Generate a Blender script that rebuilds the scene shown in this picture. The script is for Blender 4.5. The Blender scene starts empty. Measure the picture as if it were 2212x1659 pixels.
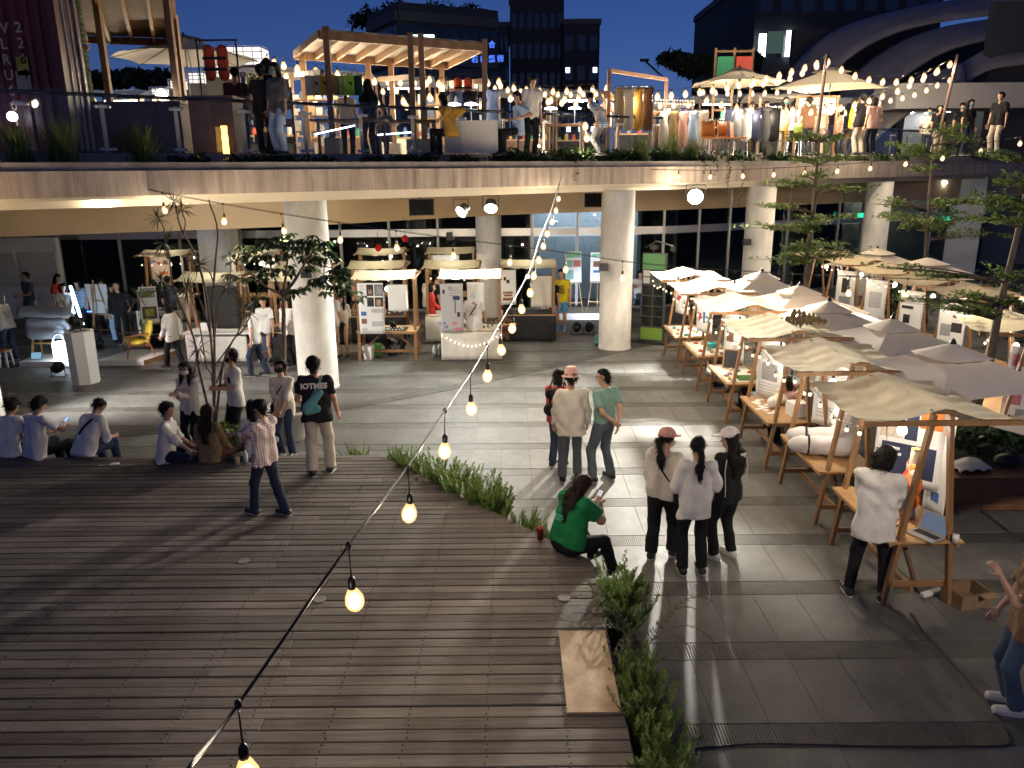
import bpy, math, random
import numpy as np
from mathutils import Vector, Matrix
random.seed(7); np.random.seed(7)
R = math.radians; PI = math.pi
S = bpy.context.scene; COL = S.collection
# ---------------- camera, world, exposure ----------------
CZ = 4.6; PITCH = math.atan((829.5-365)/1680.0); ROLL = R(0.5)
cam = bpy.data.cameras.new('camera'); camo = bpy.data.objects.new('camera', cam); COL.objects.link(camo)
cam.sensor_width = 36.0; cam.lens = 36.0*1680/2212; cam.clip_end = 2000; cam.clip_start = 0.05
_f = Vector((0, math.cos(PITCH), -math.sin(PITCH))); _u = Vector((0, math.sin(PITCH), math.cos(PITCH))); _r = Vector((1, 0, 0))
C_R = _r*math.cos(ROLL) - _u*math.sin(ROLL); C_U = _u*math.cos(ROLL) + _r*math.sin(ROLL); C_F = _f
m3 = Matrix((C_R, C_U, -C_F)).transposed()
camo.matrix_world = Matrix.Translation((0, 0, CZ)) @ m3.to_4x4()
S.camera = camo
W = bpy.data.worlds.new('World'); S.world = W; W.use_nodes = True
nt = W.node_tree; bg = nt.nodes['Background']
sky = nt.nodes.new('ShaderNodeTexSky'); sky.sky_type = 'NISHITA'; sky.sun_disc = False
sky.sun_elevation = R(15); sky.sun_rotation = R(200); sky.altitude = 0; sky.air_density = 1.0; sky.dust_density = 0.1; sky.ozone_density = 10.0
tint = nt.nodes.new('ShaderNodeMix'); tint.data_type = 'RGBA'; tint.blend_type = 'MULTIPLY'; tint.inputs['Factor'].default_value = 1.0; tint.inputs['B'].default_value = (1.7, 1.0, 1.3, 1)
nt.links.new(sky.outputs[0], tint.inputs['A']); nt.links.new(tint.outputs['Result'], bg.inputs[0]); bg.inputs[1].default_value = 0.032
sun = bpy.data.lights.new('dusk_sun', 'SUN'); sun.energy = 0.004; sun.angle = R(20); sun.color = (0.6, 0.75, 1.0)
suno = bpy.data.objects.new('dusk_sun', sun); COL.objects.link(suno); suno.rotation_euler = (R(35), 0, R(20))
S.view_settings.view_transform = 'Standard'; S.view_settings.look = 'None'; S.view_settings.gamma = 1.0
S.view_settings.use_curve_mapping = False; S.view_settings.exposure = -0.08
c = S.cycles
c.use_denoising = True; c.max_bounces = 5; c.diffuse_bounces = 2; c.glossy_bounces = 2; c.transmission_bounces = 3; c.use_adaptive_sampling = True; c.adaptive_threshold = 0.06; c.adaptive_min_samples = 8
c.transparent_max_bounces = 16; c.sample_clamp_indirect = 3.0; c.sample_clamp_direct = 0.0; c.caustics_reflective = False; c.caustics_refractive = False
try:
    c.denoiser = 'OPENIMAGEDENOISE'; c.use_light_tree = True
except Exception: pass

# ---------------- pixel (2212 px wide reading of the photo) to place ----------------
def ray(u, v): return C_F*1680 + C_R*(u-1106) - C_U*(v-829.5)
def G(u, v, z=0.0):
    d = ray(u, v); t = (z-CZ)/d.z; return Vector((d.x*t, d.y*t, z))
def PY(u, v, Y):
    d = ray(u, v); t = Y/d.y; return Vector((d.x*t, Y, CZ+d.z*t))

# ---------------- materials ----------------
MATS = {}
def mat(name, col, rough=0.6, var=0.0, vscale=8.0, bump=0.0, bscale=40.0, metal=0.0, spec=0.5, trans=0.0, rnd=0.0, col2=None, stretch=(1,1,1), coat=0.0, island=False, world=False, big=0.0):
    if name in MATS: return MATS[name]
    m = bpy.data.materials.new(name); m.use_nodes = True; MATS[name] = m
    n = m.node_tree.nodes; l = m.node_tree.links; b = n['Principled BSDF']
    b.inputs['Base Color'].default_value = (*col, 1); b.inputs['Roughness'].default_value = rough; b.inputs['Metallic'].default_value = metal
    b.inputs['Specular IOR Level'].default_value = spec; b.inputs['Coat Weight'].default_value = coat
    tc = n.new('ShaderNodeTexCoord'); mp = n.new('ShaderNodeMapping'); mp.inputs['Scale'].default_value = stretch
    l.new(n.new('ShaderNodeNewGeometry').outputs['Position'] if world else tc.outputs['Object'], mp.inputs[0])
    out = None
    if var > 0:
        no = n.new('ShaderNodeTexNoise'); no.inputs['Scale'].default_value = vscale; no.inputs['Detail'].default_value = 5; no.inputs['Roughness'].default_value = 0.65
        l.new(mp.outputs[0], no.inputs['Vector'])
        mx = n.new('ShaderNodeMix'); mx.data_type = 'RGBA'
        c2 = col2 if col2 else tuple(x*(1-var) for x in col); c1 = col if col2 else tuple(min(1, x*(1+var*0.6)) for x in col)
        mx.inputs['A'].default_value = (*c2, 1); mx.inputs['B'].default_value = (*c1, 1)
        cr = n.new('ShaderNodeMapRange'); cr.inputs['From Min'].default_value = 0.3; cr.inputs['From Max'].default_value = 0.7
        l.new(no.outputs[0], cr.inputs[0]); l.new(cr.outputs[0], mx.inputs['Factor']); out = mx.outputs['Result']
    if rnd > 0:
        if island: src = n.new('ShaderNodeNewGeometry').outputs['Random Per Island']
        else: src = n.new('ShaderNodeObjectInfo').outputs['Random']
        mr = n.new('ShaderNodeMapRange'); mr.inputs['To Min'].default_value = 1-rnd; mr.inputs['To Max'].default_value = 1+rnd*0.6
        l.new(src, mr.inputs[0])
        hv = n.new('ShaderNodeHueSaturation'); l.new(mr.outputs[0], hv.inputs['Value'])
        if out is None: hv.inputs['Color'].default_value = (*col, 1)
        else: l.new(out, hv.inputs['Color'])
        out = hv.outputs[0]
    if big > 0:      # broad uneven wear in world space
        g_ = n.new('ShaderNodeNewGeometry'); nb_ = n.new('ShaderNodeTexNoise'); nb_.inputs['Scale'].default_value = 0.55; nb_.inputs['Detail'].default_value = 7; nb_.inputs['Roughness'].default_value = 0.7; l.new(g_.outputs['Position'], nb_.inputs['Vector'])
        mr = n.new('ShaderNodeMapRange'); mr.inputs['From Min'].default_value = 0.35; mr.inputs['From Max'].default_value = 0.65; mr.inputs['To Min'].default_value = 1-big; mr.inputs['To Max'].default_value = 1+big*0.5; l.new(nb_.outputs[0], mr.inputs[0])
        hv = n.new('ShaderNodeHueSaturation'); l.new(mr.outputs[0], hv.inputs['Value'])
        if out is None: hv.inputs['Color'].default_value = (*col, 1)
        else: l.new(out, hv.inputs['Color'])
        out = hv.outputs[0]
    if out is not None: l.new(out, b.inputs['Base Color'])
    if bump > 0:
        nb = n.new('ShaderNodeTexNoise'); nb.inputs['Scale'].default_value = bscale; nb.inputs['Detail'].default_value = 4
        l.new(mp.outputs[0], nb.inputs['Vector'])
        bu = n.new('ShaderNodeBump'); bu.inputs['Strength'].default_value = bump; bu.inputs['Distance'].default_value = 0.02
        l.new(nb.outputs[0], bu.inputs['Height']); l.new(bu.outputs[0], b.inputs['Normal'])
    if trans > 0:
        tr = n.new('ShaderNodeBsdfTranslucent'); ms = n.new('ShaderNodeMixShader'); ms.inputs[0].default_value = trans
        tr.inputs[0].default_value = (*col, 1)
        if out is not None: l.new(out, tr.inputs[0])
        o = n['Material Output']; l.new(b.outputs[0], ms.inputs[1]); l.new(tr.outputs[0], ms.inputs[2]); l.new(ms.outputs[0], o.inputs[0])
    return m
def emat(name, col, strength):
    if name in MATS: return MATS[name]
    m = bpy.data.materials.new(name); m.use_nodes = True; MATS[name] = m
    n = m.node_tree.nodes; l = m.node_tree.links; n.remove(n['Principled BSDF'])
    e = n.new('ShaderNodeEmission'); e.inputs[0].default_value = (*col, 1); e.inputs[1].default_value = strength
    l.new(e.outputs[0], n['Material Output'].inputs[0]); m.cycles.emission_sampling = 'FRONT' if strength > 4.5 else 'NONE'; return m
def glassmat(name, tint=(1, 1, 1), refl=0.12, rough=0.02, dark=0.0):
    if name in MATS: return MATS[name]
    m = bpy.data.materials.new(name); m.use_nodes = True; MATS[name] = m
    n = m.node_tree.nodes; l = m.node_tree.links; n.remove(n['Principled BSDF'])
    t = n.new('ShaderNodeBsdfTransparent'); t.inputs[0].default_value = (*tint, 1)
    g = n.new('ShaderNodeBsdfGlossy'); g.inputs['Roughness'].default_value = rough; g.inputs[0].default_value = (0.9, 0.95, 1, 1)
    fr = n.new('ShaderNodeFresnel'); fr.inputs[0].default_value = 1.5
    ad = n.new('ShaderNodeMath'); ad.operation = 'MULTIPLY_ADD'; ad.inputs[1].default_value = 0.55; ad.inputs[2].default_value = refl*0.15; ad.use_clamp = True
    l.new(fr.outputs[0], ad.inputs[0])
    ms = n.new('ShaderNodeMixShader'); l.new(ad.outputs[0], ms.inputs[0]); l.new(t.outputs[0], ms.inputs[1]); l.new(g.outputs[0], ms.inputs[2])
    l.new(ms.outputs[0], n['Material Output'].inputs[0]); return m
# ---------------- mesh builder ----------------
MESHC = {}
class MB:
    def __init__(s): s.v = []; s.f = []; s.m = []; s.cur = 0
    def mi(s, i): s.cur = i; return s
    def add(s, vs, fs):
        o = len(s.v); s.v += [tuple(x) for x in vs]; s.f += [tuple(i+o for i in f) for f in fs]; s.m += [s.cur]*len(fs); return s
    def box(s, c, d, rz=0.0, M=None):
        x, y, z = d[0]/2, d[1]/2, d[2]/2
        vs = [Vector((a, b, e)) for a in (-x, x) for b in (-y, y) for e in (-z, z)]
        if M is not None: vs = [M @ q for q in vs]
        elif rz: r = Matrix.Rotation(rz, 3, 'Z'); vs = [r @ q for q in vs]
        vs = [q+Vector(c) for q in vs]
        return s.add(vs, [(0, 1, 3, 2), (4, 6, 7, 5), (0, 4, 5, 1), (2, 3, 7, 6), (0, 2, 6, 4), (1, 5, 7, 3)])
    def b3(s, lo, hi): return s.box([(a+b)/2 for a, b in zip(lo, hi)], [b-a for a, b in zip(lo, hi)])
    def bar(s, a, b, w, h=None, up=(0, 0, 1)):
        a, b = Vector(a), Vector(b); h = h or w; d = (b-a); L = d.length
        if L < 1e-6: return s
        d.normalize(); u = Vector(up)
        if abs(d.dot(u)) > 0.98: u = Vector((0, 1, 0))
        x = d.cross(u).normalized(); z = x.cross(d)
        M = Matrix((x, d, z)).transposed()
        return s.box((a+b)/2, (w, L, h), M=M)
    def tube(s, pts, rad, n=8, cap=True):
        pts = [Vector(p) for p in pts]; k = len(pts); rs = rad if isinstance(rad, (list, tuple)) else [rad]*k
        o = len(s.v); prev = None; vs = []; fs = []
        for i, p in enumerate(pts):
            t = (pts[min(i+1, k-1)]-pts[max(i-1, 0)])
            if t.length < 1e-9: t = Vector((0, 0, 1))
            t.normalize()
            if prev is None: a = Vector((0, 0, 1)) if abs(t.z) < 0.9 else Vector((1, 0, 0)); x = t.cross(a).normalized()
            else:
                x = prev-t*prev.dot(t)
                x = x.normalized() if x.length > 1e-6 else t.orthogonal().normalized()
            prev = x; y = t.cross(x)
            for j in range(n):
                an = 2*PI*j/n; vs.append(p+(x*math.cos(an)+y*math.sin(an))*rs[i])
        for i in range(k-1):
            for j in range(n):
                a, b = i*n+j, i*n+(j+1) % n; fs.append((a, b, b+n, a+n))
        if cap: fs.append(tuple(range(n-1, -1, -1))); fs.append(tuple((k-1)*n+j for j in range(n)))
        return s.add(vs, fs)
    def lathe(s, c, prof, n=16, cap=True):
        c = Vector(c); vs = []; fs = []; k = len(prof)
        for r, z in prof:
            for j in range(n): an = 2*PI*j/n; vs.append(c+Vector((r*math.cos(an), r*math.sin(an), z)))
        for i in range(k-1):
            for j in range(n): a, b = i*n+j, i*n+(j+1) % n; fs.append((a, b, b+n, a+n))
        if cap: fs.append(tuple(range(n-1, -1, -1))); fs.append(tuple((k-1)*n+j for j in range(n)))
        return s.add(vs, fs)
    def ball(s, c, r, n=10, k=6, sc=(1, 1, 1)):
        c = Vector(c); vs = [c+Vector((0, 0, -r*sc[2]))]; fs = []
        for i in range(1, k):
            th = PI*i/k-PI/2
            for j in range(n):
                an = 2*PI*j/n; vs.append(c+Vector((r*sc[0]*math.cos(th)*math.cos(an), r*sc[1]*math.cos(th)*math.sin(an), r*sc[2]*math.sin(th))))
        vs.append(c+Vector((0, 0, r*sc[2])))
        for j in range(n): fs.append((0, 1+(j+1) % n, 1+j))
        for i in range(k-2):
            for j in range(n): a, b = 1+i*n+j, 1+i*n+(j+1) % n; fs.append((a, b, b+n, a+n))
        t = len(vs)-1; o = 1+(k-2)*n
        for j in range(n): fs.append((o+j, o+(j+1) % n, t))
        return s.add(vs, fs)
    def grid(s, fn, nu, nv):
        vs = [fn(i/nu, j/nv) for i in range(nu+1) for j in range(nv+1)]
        fs = [(i*(nv+1)+j, (i+1)*(nv+1)+j, (i+1)*(nv+1)+j+1, i*(nv+1)+j+1) for i in range(nu) for j in range(nv)]
        return s.add(vs, fs)
    def sheet(s, fn, nu, nv, th):                      # a grid with thickness along its normal
        P = [[Vector(fn(i/nu, j/nv)) for j in range(nv+1)] for i in range(nu+1)]
        def nrm(i, j):
            a = P[min(i+1, nu)][j]-P[max(i-1, 0)][j]; b = P[i][min(j+1, nv)]-P[i][max(j-1, 0)]; n = a.cross(b)
            return n.normalized() if n.length > 1e-9 else Vector((0, 0, 1))
        N = (nu+1)*(nv+1); top = [P[i][j]+nrm(i, j)*th/2 for i in range(nu+1) for j in range(nv+1)]; bot = [P[i][j]-nrm(i, j)*th/2 for i in range(nu+1) for j in range(nv+1)]
        id_ = lambda i, j: i*(nv+1)+j
        fs = [(id_(i, j), id_(i+1, j), id_(i+1, j+1), id_(i, j+1)) for i in range(nu) for j in range(nv)]
        fs += [tuple(N+q for q in reversed(f)) for f in fs]
        for i in range(nu): fs += [(id_(i, 0), N+id_(i, 0), N+id_(i+1, 0), id_(i+1, 0)), (id_(i+1, nv), N+id_(i+1, nv), N+id_(i, nv), id_(i, nv))]
        for j in range(nv): fs += [(id_(0, j+1), N+id_(0, j+1), N+id_(0, j), id_(0, j)), (id_(nu, j), N+id_(nu, j), N+id_(nu, j+1), id_(nu, j+1))]
        return s.add(top+bot, fs)
    def prism(s, pts, z0, z1):
        n = len(pts); vs = [(x, y, z0) for x, y in pts]+[(x, y, z1) for x, y in pts]
        fs = [tuple(range(n-1, -1, -1)), tuple(range(n, 2*n))]+[(i, (i+1) % n, (i+1) % n+n, i+n) for i in range(n)]
        return s.add(vs, fs)
    def mesh(s, name, mats, smooth=False):
        me = bpy.data.meshes.new(name); me.from_pydata(s.v, [], s.f)
        for m in (mats if isinstance(mats, (list, tuple)) else [mats]): me.materials.append(m)
        if any(s.m): me.polygons.foreach_set('material_index', s.m)
        if smooth: me.polygons.foreach_set('use_smooth', [True]*len(s.f))
        me.update(); return me
    def build(s, name, mats, parent=None, smooth=False, key=None, loc=None, rz=None):
        if key and key in MESHC: me = MESHC[key]
        else:
            me = s.mesh(name, mats, smooth)
            if key: MESHC[key] = me
        return link(name, me, parent, loc, rz)
def link(name, data, parent=None, loc=None, rz=None):
    o = bpy.data.objects.new(name, data); COL.objects.link(o)
    if parent is not None: o.parent = parent
    if loc is not None: o.location = loc
    if rz is not None: o.rotation_euler = (0, 0, rz)
    return o
def tag(o, label=None, cat=None, group=None, kind=None):
    if label: o['label'] = label
    if cat: o['category'] = cat
    if group: o['group'] = group
    if kind: o['kind'] = kind
    return o
def thing(name, label, cat, loc=(0, 0, 0), rz=0.0, group=None):
    return tag(link(name, None, None, loc, rz), label, cat, group)
def text(body, size, M, m, parent=None, name='lettering', ext=0.002, align='CENTER', bold=0.0):
    cu = bpy.data.curves.new(name, 'FONT'); cu.body = body; cu.size = size; cu.extrude = ext; cu.align_x = align; cu.align_y = 'CENTER'; cu.offset = bold; cu.resolution_u = 2
    tmp = bpy.data.objects.new('tmp', cu); COL.objects.link(tmp); dg = bpy.context.evaluated_depsgraph_get()
    me = bpy.data.meshes.new_from_object(tmp.evaluated_get(dg)); bpy.data.objects.remove(tmp); me.materials.clear(); me.materials.append(m)
    o = link(name, me, parent); o.matrix_local = M; return o
def facing(loc, n, up=(0, 0, 1)):      # matrix whose local +Z looks along n, local +Y is up
    n = Vector(n).normalized(); u = Vector(up); x = u.cross(n).normalized(); y = n.cross(x)
    return Matrix.Translation(loc) @ Matrix((x, y, n)).transposed().to_4x4()
def curve_pts(ctrl, n):                # Catmull-Rom through points
    P = [Vector(p) for p in ctrl]; P = [P[0]*2-P[1]]+P+[P[-1]*2-P[-2]]; out = []; k = len(P)-3
    for i in range(n+1):
        t = i/n*k; j = min(int(t), k-1); u = t-j; a, b, c_, d = P[j:j+4]
        out.append(0.5*((2*b)+(c_-a)*u+(2*a-5*b+4*c_-d)*u*u+(3*b-a-3*c_+d)*u**3))
    return out
# common materials
M_WOOD = mat('stall_wood', (0.27, 0.14, 0.06), 0.5, 0.35, 6, 0.15, 30, rnd=0.2, stretch=(1, 1, 0.15))
M_PINE = mat('pine', (0.45, 0.26, 0.11), 0.5, 0.25, 5, 0.1, 30, rnd=0.15)
M_DWOOD = mat('dark_wood', (0.16, 0.075, 0.035), 0.55, 0.4, 5, 0.2, 25, rnd=0.2)
M_CANVAS = mat('canvas', (0.64, 0.53, 0.34), 0.9, 0.14, 6, 0.25, 90, trans=0.12, rnd=0.12)
M_CREAM = mat('cream_canvas', (0.86, 0.78, 0.54), 0.9, 0.08, 6, 0.15, 90, trans=0.5)
M_WHITE = mat('white_paint', (0.75, 0.73, 0.70), 0.55, 0.06, 3, 0.05, 60)
M_CLOTH = mat('white_cloth', (0.72, 0.69, 0.62), 0.9, 0.08, 8, 0.2, 60)
M_BCLOTH = mat('black_cloth', (0.015, 0.015, 0.017), 0.9, 0.2, 8, 0.2, 60)
M_BLACK = mat('black_plastic', (0.010, 0.010, 0.011), 0.5, spec=0.3)
M_DGREY = mat('dark_grey', (0.03, 0.03, 0.033), 0.5)
M_STEEL = mat('steel', (0.55, 0.55, 0.56), 0.22, 0.15, 12, metal=1.0)
M_ALU = mat('brushed_aluminium', (0.62, 0.61, 0.60), 0.38, 0.1, 12, metal=0.9)
M_PAPER = mat('poster_paper', (0.74, 0.74, 0.73), 0.75)
M_GREY = mat('mid_grey', (0.28, 0.28, 0.29), 0.6)
M_CARD = mat('cardboard', (0.22, 0.14, 0.075), 0.85, 0.15, 6)
M_CABLE = mat('cable_rubber', (0.012, 0.012, 0.012), 0.35)
E_BULB = emat('warm_bulb', (1.0, 0.86, 0.66), 4.4)
def halfglow(name, col, st, mixf):
    m = bpy.data.materials.new(name); m.use_nodes = True; n = m.node_tree.nodes; l = m.node_tree.links; n.remove(n['Principled BSDF']); e = n.new('ShaderNodeEmission'); e.inputs[0].default_value = (*col, 1); e.inputs[1].default_value = st
    t = n.new('ShaderNodeBsdfTransparent'); x = n.new('ShaderNodeMixShader'); x.inputs[0].default_value = mixf; l.new(t.outputs[0], x.inputs[1]); l.new(e.outputs[0], x.inputs[2]); l.new(x.outputs[0], n['Material Output'].inputs[0]); m.cycles.emission_sampling = 'NONE'; return m
G_BULB = halfglow('bulb_globe', (1.0, 0.58, 0.24), 2.1, 0.55)
G_DAY = halfglow('day_globe', (1.0, 0.90, 0.74), 9.0, 0.4)
E_SMALL = emat('small_warm_bulb', (1.0, 0.78, 0.52), 2.2)
E_COOL = emat('cool_lamp', (0.80, 0.90, 1.0), 500)
E_FLOODW = emat('flood_warm', (1.0, 0.92, 0.76), 300)
E_FLOODC = emat('flood_cool', (0.86, 1.0, 0.94), 200)
E_DAYBULB = emat('white_stall_bulb', (1.0, 0.88, 0.70), 4.0)
E_TUBE = emat('blue_white_tube', (0.55, 0.72, 1.0), 60)
G_CLEAR = glassmat('clear_glass', (0.96, 0.98, 0.97), 0.06)
G_DARK = glassmat('shopfront_glass', (0.55, 0.60, 0.60), 0.12)
# ---------------- ground, tiles, deck ----------------
g = MB(); g.prism([(-400, -40), (400, -40), (400, 900), (-400, 900)], -0.6, -0.03)
ground = tag(g.build('ground', mat('ground_joint', (0.095, 0.09, 0.082), 0.9, 0.3, 3)), kind='structure')
def tilemat(name, island):
    m = mat(name, (0.150, 0.146, 0.136), 0.5, 0.28, 1.7, 0.08, 70, rnd=0.06, spec=0.35, world=True, big=0.28, island=island, stretch=(1, 1, 1))
    n = m.node_tree.nodes; l = m.node_tree.links; b = n['Principled BSDF']
    no = n.new('ShaderNodeTexNoise'); no.inputs['Scale'].default_value = 5; no.inputs['Detail'].default_value = 6
    mr = n.new('ShaderNodeMapRange'); mr.inputs['To Min'].default_value = 0.42; mr.inputs['To Max'].default_value = 0.66
    l.new(no.outputs[0], mr.inputs[0]); l.new(mr.outputs[0], b.inputs['Roughness']); return m
M_TILE = tilemat('plaza_tile', False); M_TILEI = tilemat('plaza_tile_far', True)
M_GRATE = mat('ribbed_paving', (0.145, 0.138, 0.125), 0.5, 0.25, 6, spec=0.35, rnd=0.12)
M_GRATEI = mat('ribbed_paving_far', (0.145, 0.138, 0.125), 0.5, 0.25, 6, rnd=0.12, spec=0.35, island=True)
paving = tag(link('plaza_paving', None), kind='structure')
PER, GW, TW, Y0 = 1.187, 0.285, 0.475, 0.612
def deck_right(Y):
    if Y > 11.15: return None
    if Y > 7.75: return 0.88-(Y-7.75)*(2.91/3.4)
    return 0.875
cells = []
for k in range(-2, 27):
    ya = Y0+k*PER
    for kind, y0, y1 in (('grate', ya, ya+GW), ('tile', ya+GW+0.006, ya+PER-0.006)):
        if y1 < 2.5 or y0 > 31: continue
        for i in range(-60, 60):
            x0 = i*TW+G(1084, 944).x
            cx, cy = x0+TW/2, (y0+y1)/2
            dr = deck_right(cy)
            if dr is not None and cx < dr-1.0: continue
            if abs(cx) > 0.72*cy+4.0: continue
            cells.append((kind, x0+0.0015, x0+TW-0.0015, y0, y1))
def vis(cc):
    kind, x0, x1, y0, y1 = cc; cx, cy = (x0+x1)/2, (y0+y1)/2
    d = Vector((cx, cy, -CZ)); w = d.dot(C_F); u = 1106+1680*d.dot(C_R)/w; v = 829.5-1680*d.dot(C_U)/w
    out = (u < -40 or u > 2250 or v > 1690)
    dr = deck_right(cy); hid = dr is not None and cx < dr-0.1
    return (1 if (out or hid) else 0, math.hypot(cx, cy))
cells.sort(key=vis)
nt_, ng_ = 0, 0; farT, farG = MB(), MB()
def ribs(mb, x0, x1, y0, y1, n, base=-0.012):
    mb.b3((x0, y0, -0.03), (x1, y1, base)); p = (x1-x0)/n
    for q in range(n): mb.b3((x0+q*p+p*0.18, y0+0.004, base), (x0+q*p+p*0.76, y1-0.004, 0.0))
for kind, x0, x1, y0, y1 in cells:
    jz = random.uniform(-0.0012, 0.0012)
    if kind == 'tile':
        if nt_ < 285:
            w, h = x1-x0, y1-y0; b = MB(); e = 0.002
            b.add([(-w/2, -h/2, -0.03), (w/2, -h/2, -0.03), (w/2, h/2, -0.03), (-w/2, h/2, -0.03), (-w/2, -h/2, -e), (w/2, -h/2, -e), (w/2, h/2, -e), (-w/2, h/2, -e),
                   (-w/2+e, -h/2+e, 0), (w/2-e, -h/2+e, 0), (w/2-e, h/2-e, 0), (-w/2+e, h/2-e, 0)],
                  [(0, 1, 5, 4), (1, 2, 6, 5), (2, 3, 7, 6), (3, 0, 4, 7), (4, 5, 9, 8), (5, 6, 10, 9), (6, 7, 11, 10), (7, 4, 8, 11), (8, 9, 10, 11)])
            b.build('tile', M_TILE, paving, key='tile', loc=((x0+x1)/2, (y0+y1)/2, jz)); nt_ += 1
        else: farT.b3((x0, y0, -0.03), (x1, y1, jz))
    else:
        if ng_ < 290:
            b = MB(); ribs(b, -(x1-x0)/2, (x1-x0)/2, -(y1-y0)/2, (y1-y0)/2, 18)
            b.build('grate', M_GRATE, paving, key='grate', loc=((x0+x1)/2, (y0+y1)/2, 0)); ng_ += 1
        else: ribs(farG, x0, x1, y0, y1, 12)
tag(farT.build('far_tiles', M_TILEI, paving), kind='stuff'); tag(farG.build('far_grates', M_GRATEI, paving), kind='stuff')
# curved drain strip that follows the terrace edge
dr = curve_pts([(-14, 11.6, 0), (-7.28, 13.36, 0), (-3.5, 14.92, 0), (0.2, 17.6, 0), (3.55, 20.48, 0), (6.2, 22.9, 0)], 44)
for i in range(0, 44):
    a, b_ = dr[i], dr[i+1]; t = (b_-a).normalized(); n_ = Vector((-t.y, t.x, 0))*0.15; q = t*0.004
    MB().add([a+n_+q, a-n_+q, b_-n_-q, b_+n_-q]+[p+Vector((0, 0, 0.006)) for p in (a+n_+q, a-n_+q, b_-n_-q, b_+n_-q)],
             [(0, 1, 2, 3), (4, 7, 6, 5), (0, 4, 5, 1), (1, 5, 6, 2), (2, 6, 7, 3), (3, 7, 4, 0)]).build('drain_cover', mat('drain_stone', (0.075, 0.07, 0.064), 0.5, 0.3, 5, rnd=0.2), paving)
# deck
DZ = 0.42
deck = tag(link('wooden_deck', None), kind='structure')
def plankmat():
    m = mat('weathered_plank', (0.20, 0.172, 0.15), 0.72, 0.5, 3.0, 0.35, 18, rnd=0.36, col2=(0.105, 0.086, 0.073), stretch=(0.35, 9, 9), spec=0.2, world=True, big=0.3)
    return m
M_PLANK = plankmat()
PP = 0.1345; nrows = 58
M_SCREW = mat('screw', (0.02, 0.018, 0.016), 0.5, metal=0.6)
def seg_joints(k):
    # long rows broken at staggered joints
    rr = random.Random(k*13+5); s_ = -2.9+0.55*((k*7) % 5)*0.5+rr.uniform(-0.1, 0.1)
    if 20 < k < 52: s_ = -2.0+(k-30)*0.0-(0.62 if k % 2 else 0.0)+rr.uniform(-0.04, 0.04)
    return [s_-4.2, s_-8.2, s_, s_+9]
screws = MB()
for k in range(nrows):
    y1 = 11.15-k*PP; y0 = y1-PP+0.011; xr0, xr1 = deck_right(y0), deck_right(min(y1, 11.149))
    js = sorted([j for j in seg_joints(k) if -13 < j < min(xr0, xr1)-0.4]); xs = [-13.5]+js
    for i, xa in enumerate(xs):
        last = i == len(xs)-1
        xb0, xb1 = (xr0, xr1) if last else (xs[i+1]-0.004, xs[i+1]-0.004)
        if max(xb0, xb1) < -8.5: continue
        dz = random.uniform(-0.003, 0.003); b = MB(); ox, oy = xa, y0
        P_ = [(0, 0), (xb0-ox, 0), (xb1-ox, y1-y0), (0, y1-y0)]
        e = 0.006; Q = [(e, e), (xb0-ox-e, e), (xb1-ox-e, y1-y0-e), (e, y1-y0-e)]
        b.add([(x, y, -0.045) for x, y in P_]+[(x, y, -0.005) for x, y in P_]+[(x, y, 0) for x, y in Q],
              [(0, 1, 5, 4), (1, 2, 6, 5), (2, 3, 7, 6), (3, 0, 4, 7), (4, 5, 9, 8), (5, 6, 10, 9), (6, 7, 11, 10), (7, 4, 8, 11), (8, 9, 10, 11), (3, 2, 1, 0)])
        o = b.build('plank', M_PLANK, deck, loc=(ox, oy, DZ+dz)); o.rotation_euler = (0, random.uniform(-0.0008, 0.0008), 0)
    j = -12.0+(0.0)
    while j < min(xr0, xr1)-0.06:
        for yy in (y0+0.03, y1-0.03): screws.lathe((j+random.uniform(-0.012, 0.012), yy+random.uniform(-0.004, 0.004), DZ-0.001), [(0.0075, 0), (0.0075, 0.0045)], 6)
        j += 0.62
tag(screws.build('screw_heads', M_SCREW, deck), kind='stuff')
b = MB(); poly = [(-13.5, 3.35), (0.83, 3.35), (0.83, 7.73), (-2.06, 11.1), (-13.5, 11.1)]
b.prism(poly, -0.02, DZ-0.052); b.build('deck_void_block', mat('deck_void_shade', (0.03, 0.024, 0.02), 0.9, 0.3, 4), deck)  # solid block coloured dark for the shaded void beneath the planks
for i in range(1, 5):                                    # edge boards
    pa, pb = Vector((*[(-13.5, 3.35), (0.845, 3.35), (0.845, 7.74), (-2.05, 11.115), (-13.5, 11.115)][i-1], 0)), Vector((*[(-13.5, 3.35), (0.845, 3.35), (0.845, 7.74), (-2.05, 11.115), (-13.5, 11.115)][i], 0))
    for zz in (0.09, 0.21, 0.32): MB().bar(pa+Vector((0, 0, zz)), pb+Vector((0, 0, zz)), 0.024, 0.105).build('edge_board', M_PLANK, deck)
for u, v in ((527, 1213), (691, 1296), (1218, 1293)):    # small recessed deck lights, unlit
    p = G(u, v, DZ); t = MB(); t.lathe((0, 0, 0), [(0.062, 0), (0.062, 0.006), (0.042, 0.008), (0.042, 0.004), (0.0, 0.004)], 18, cap=False)
    t.build('deck_light_ring', mat('ring_steel', (0.24, 0.23, 0.22), 0.6, metal=0.3), deck, loc=p+Vector((0, 0, 0.004)))
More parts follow.
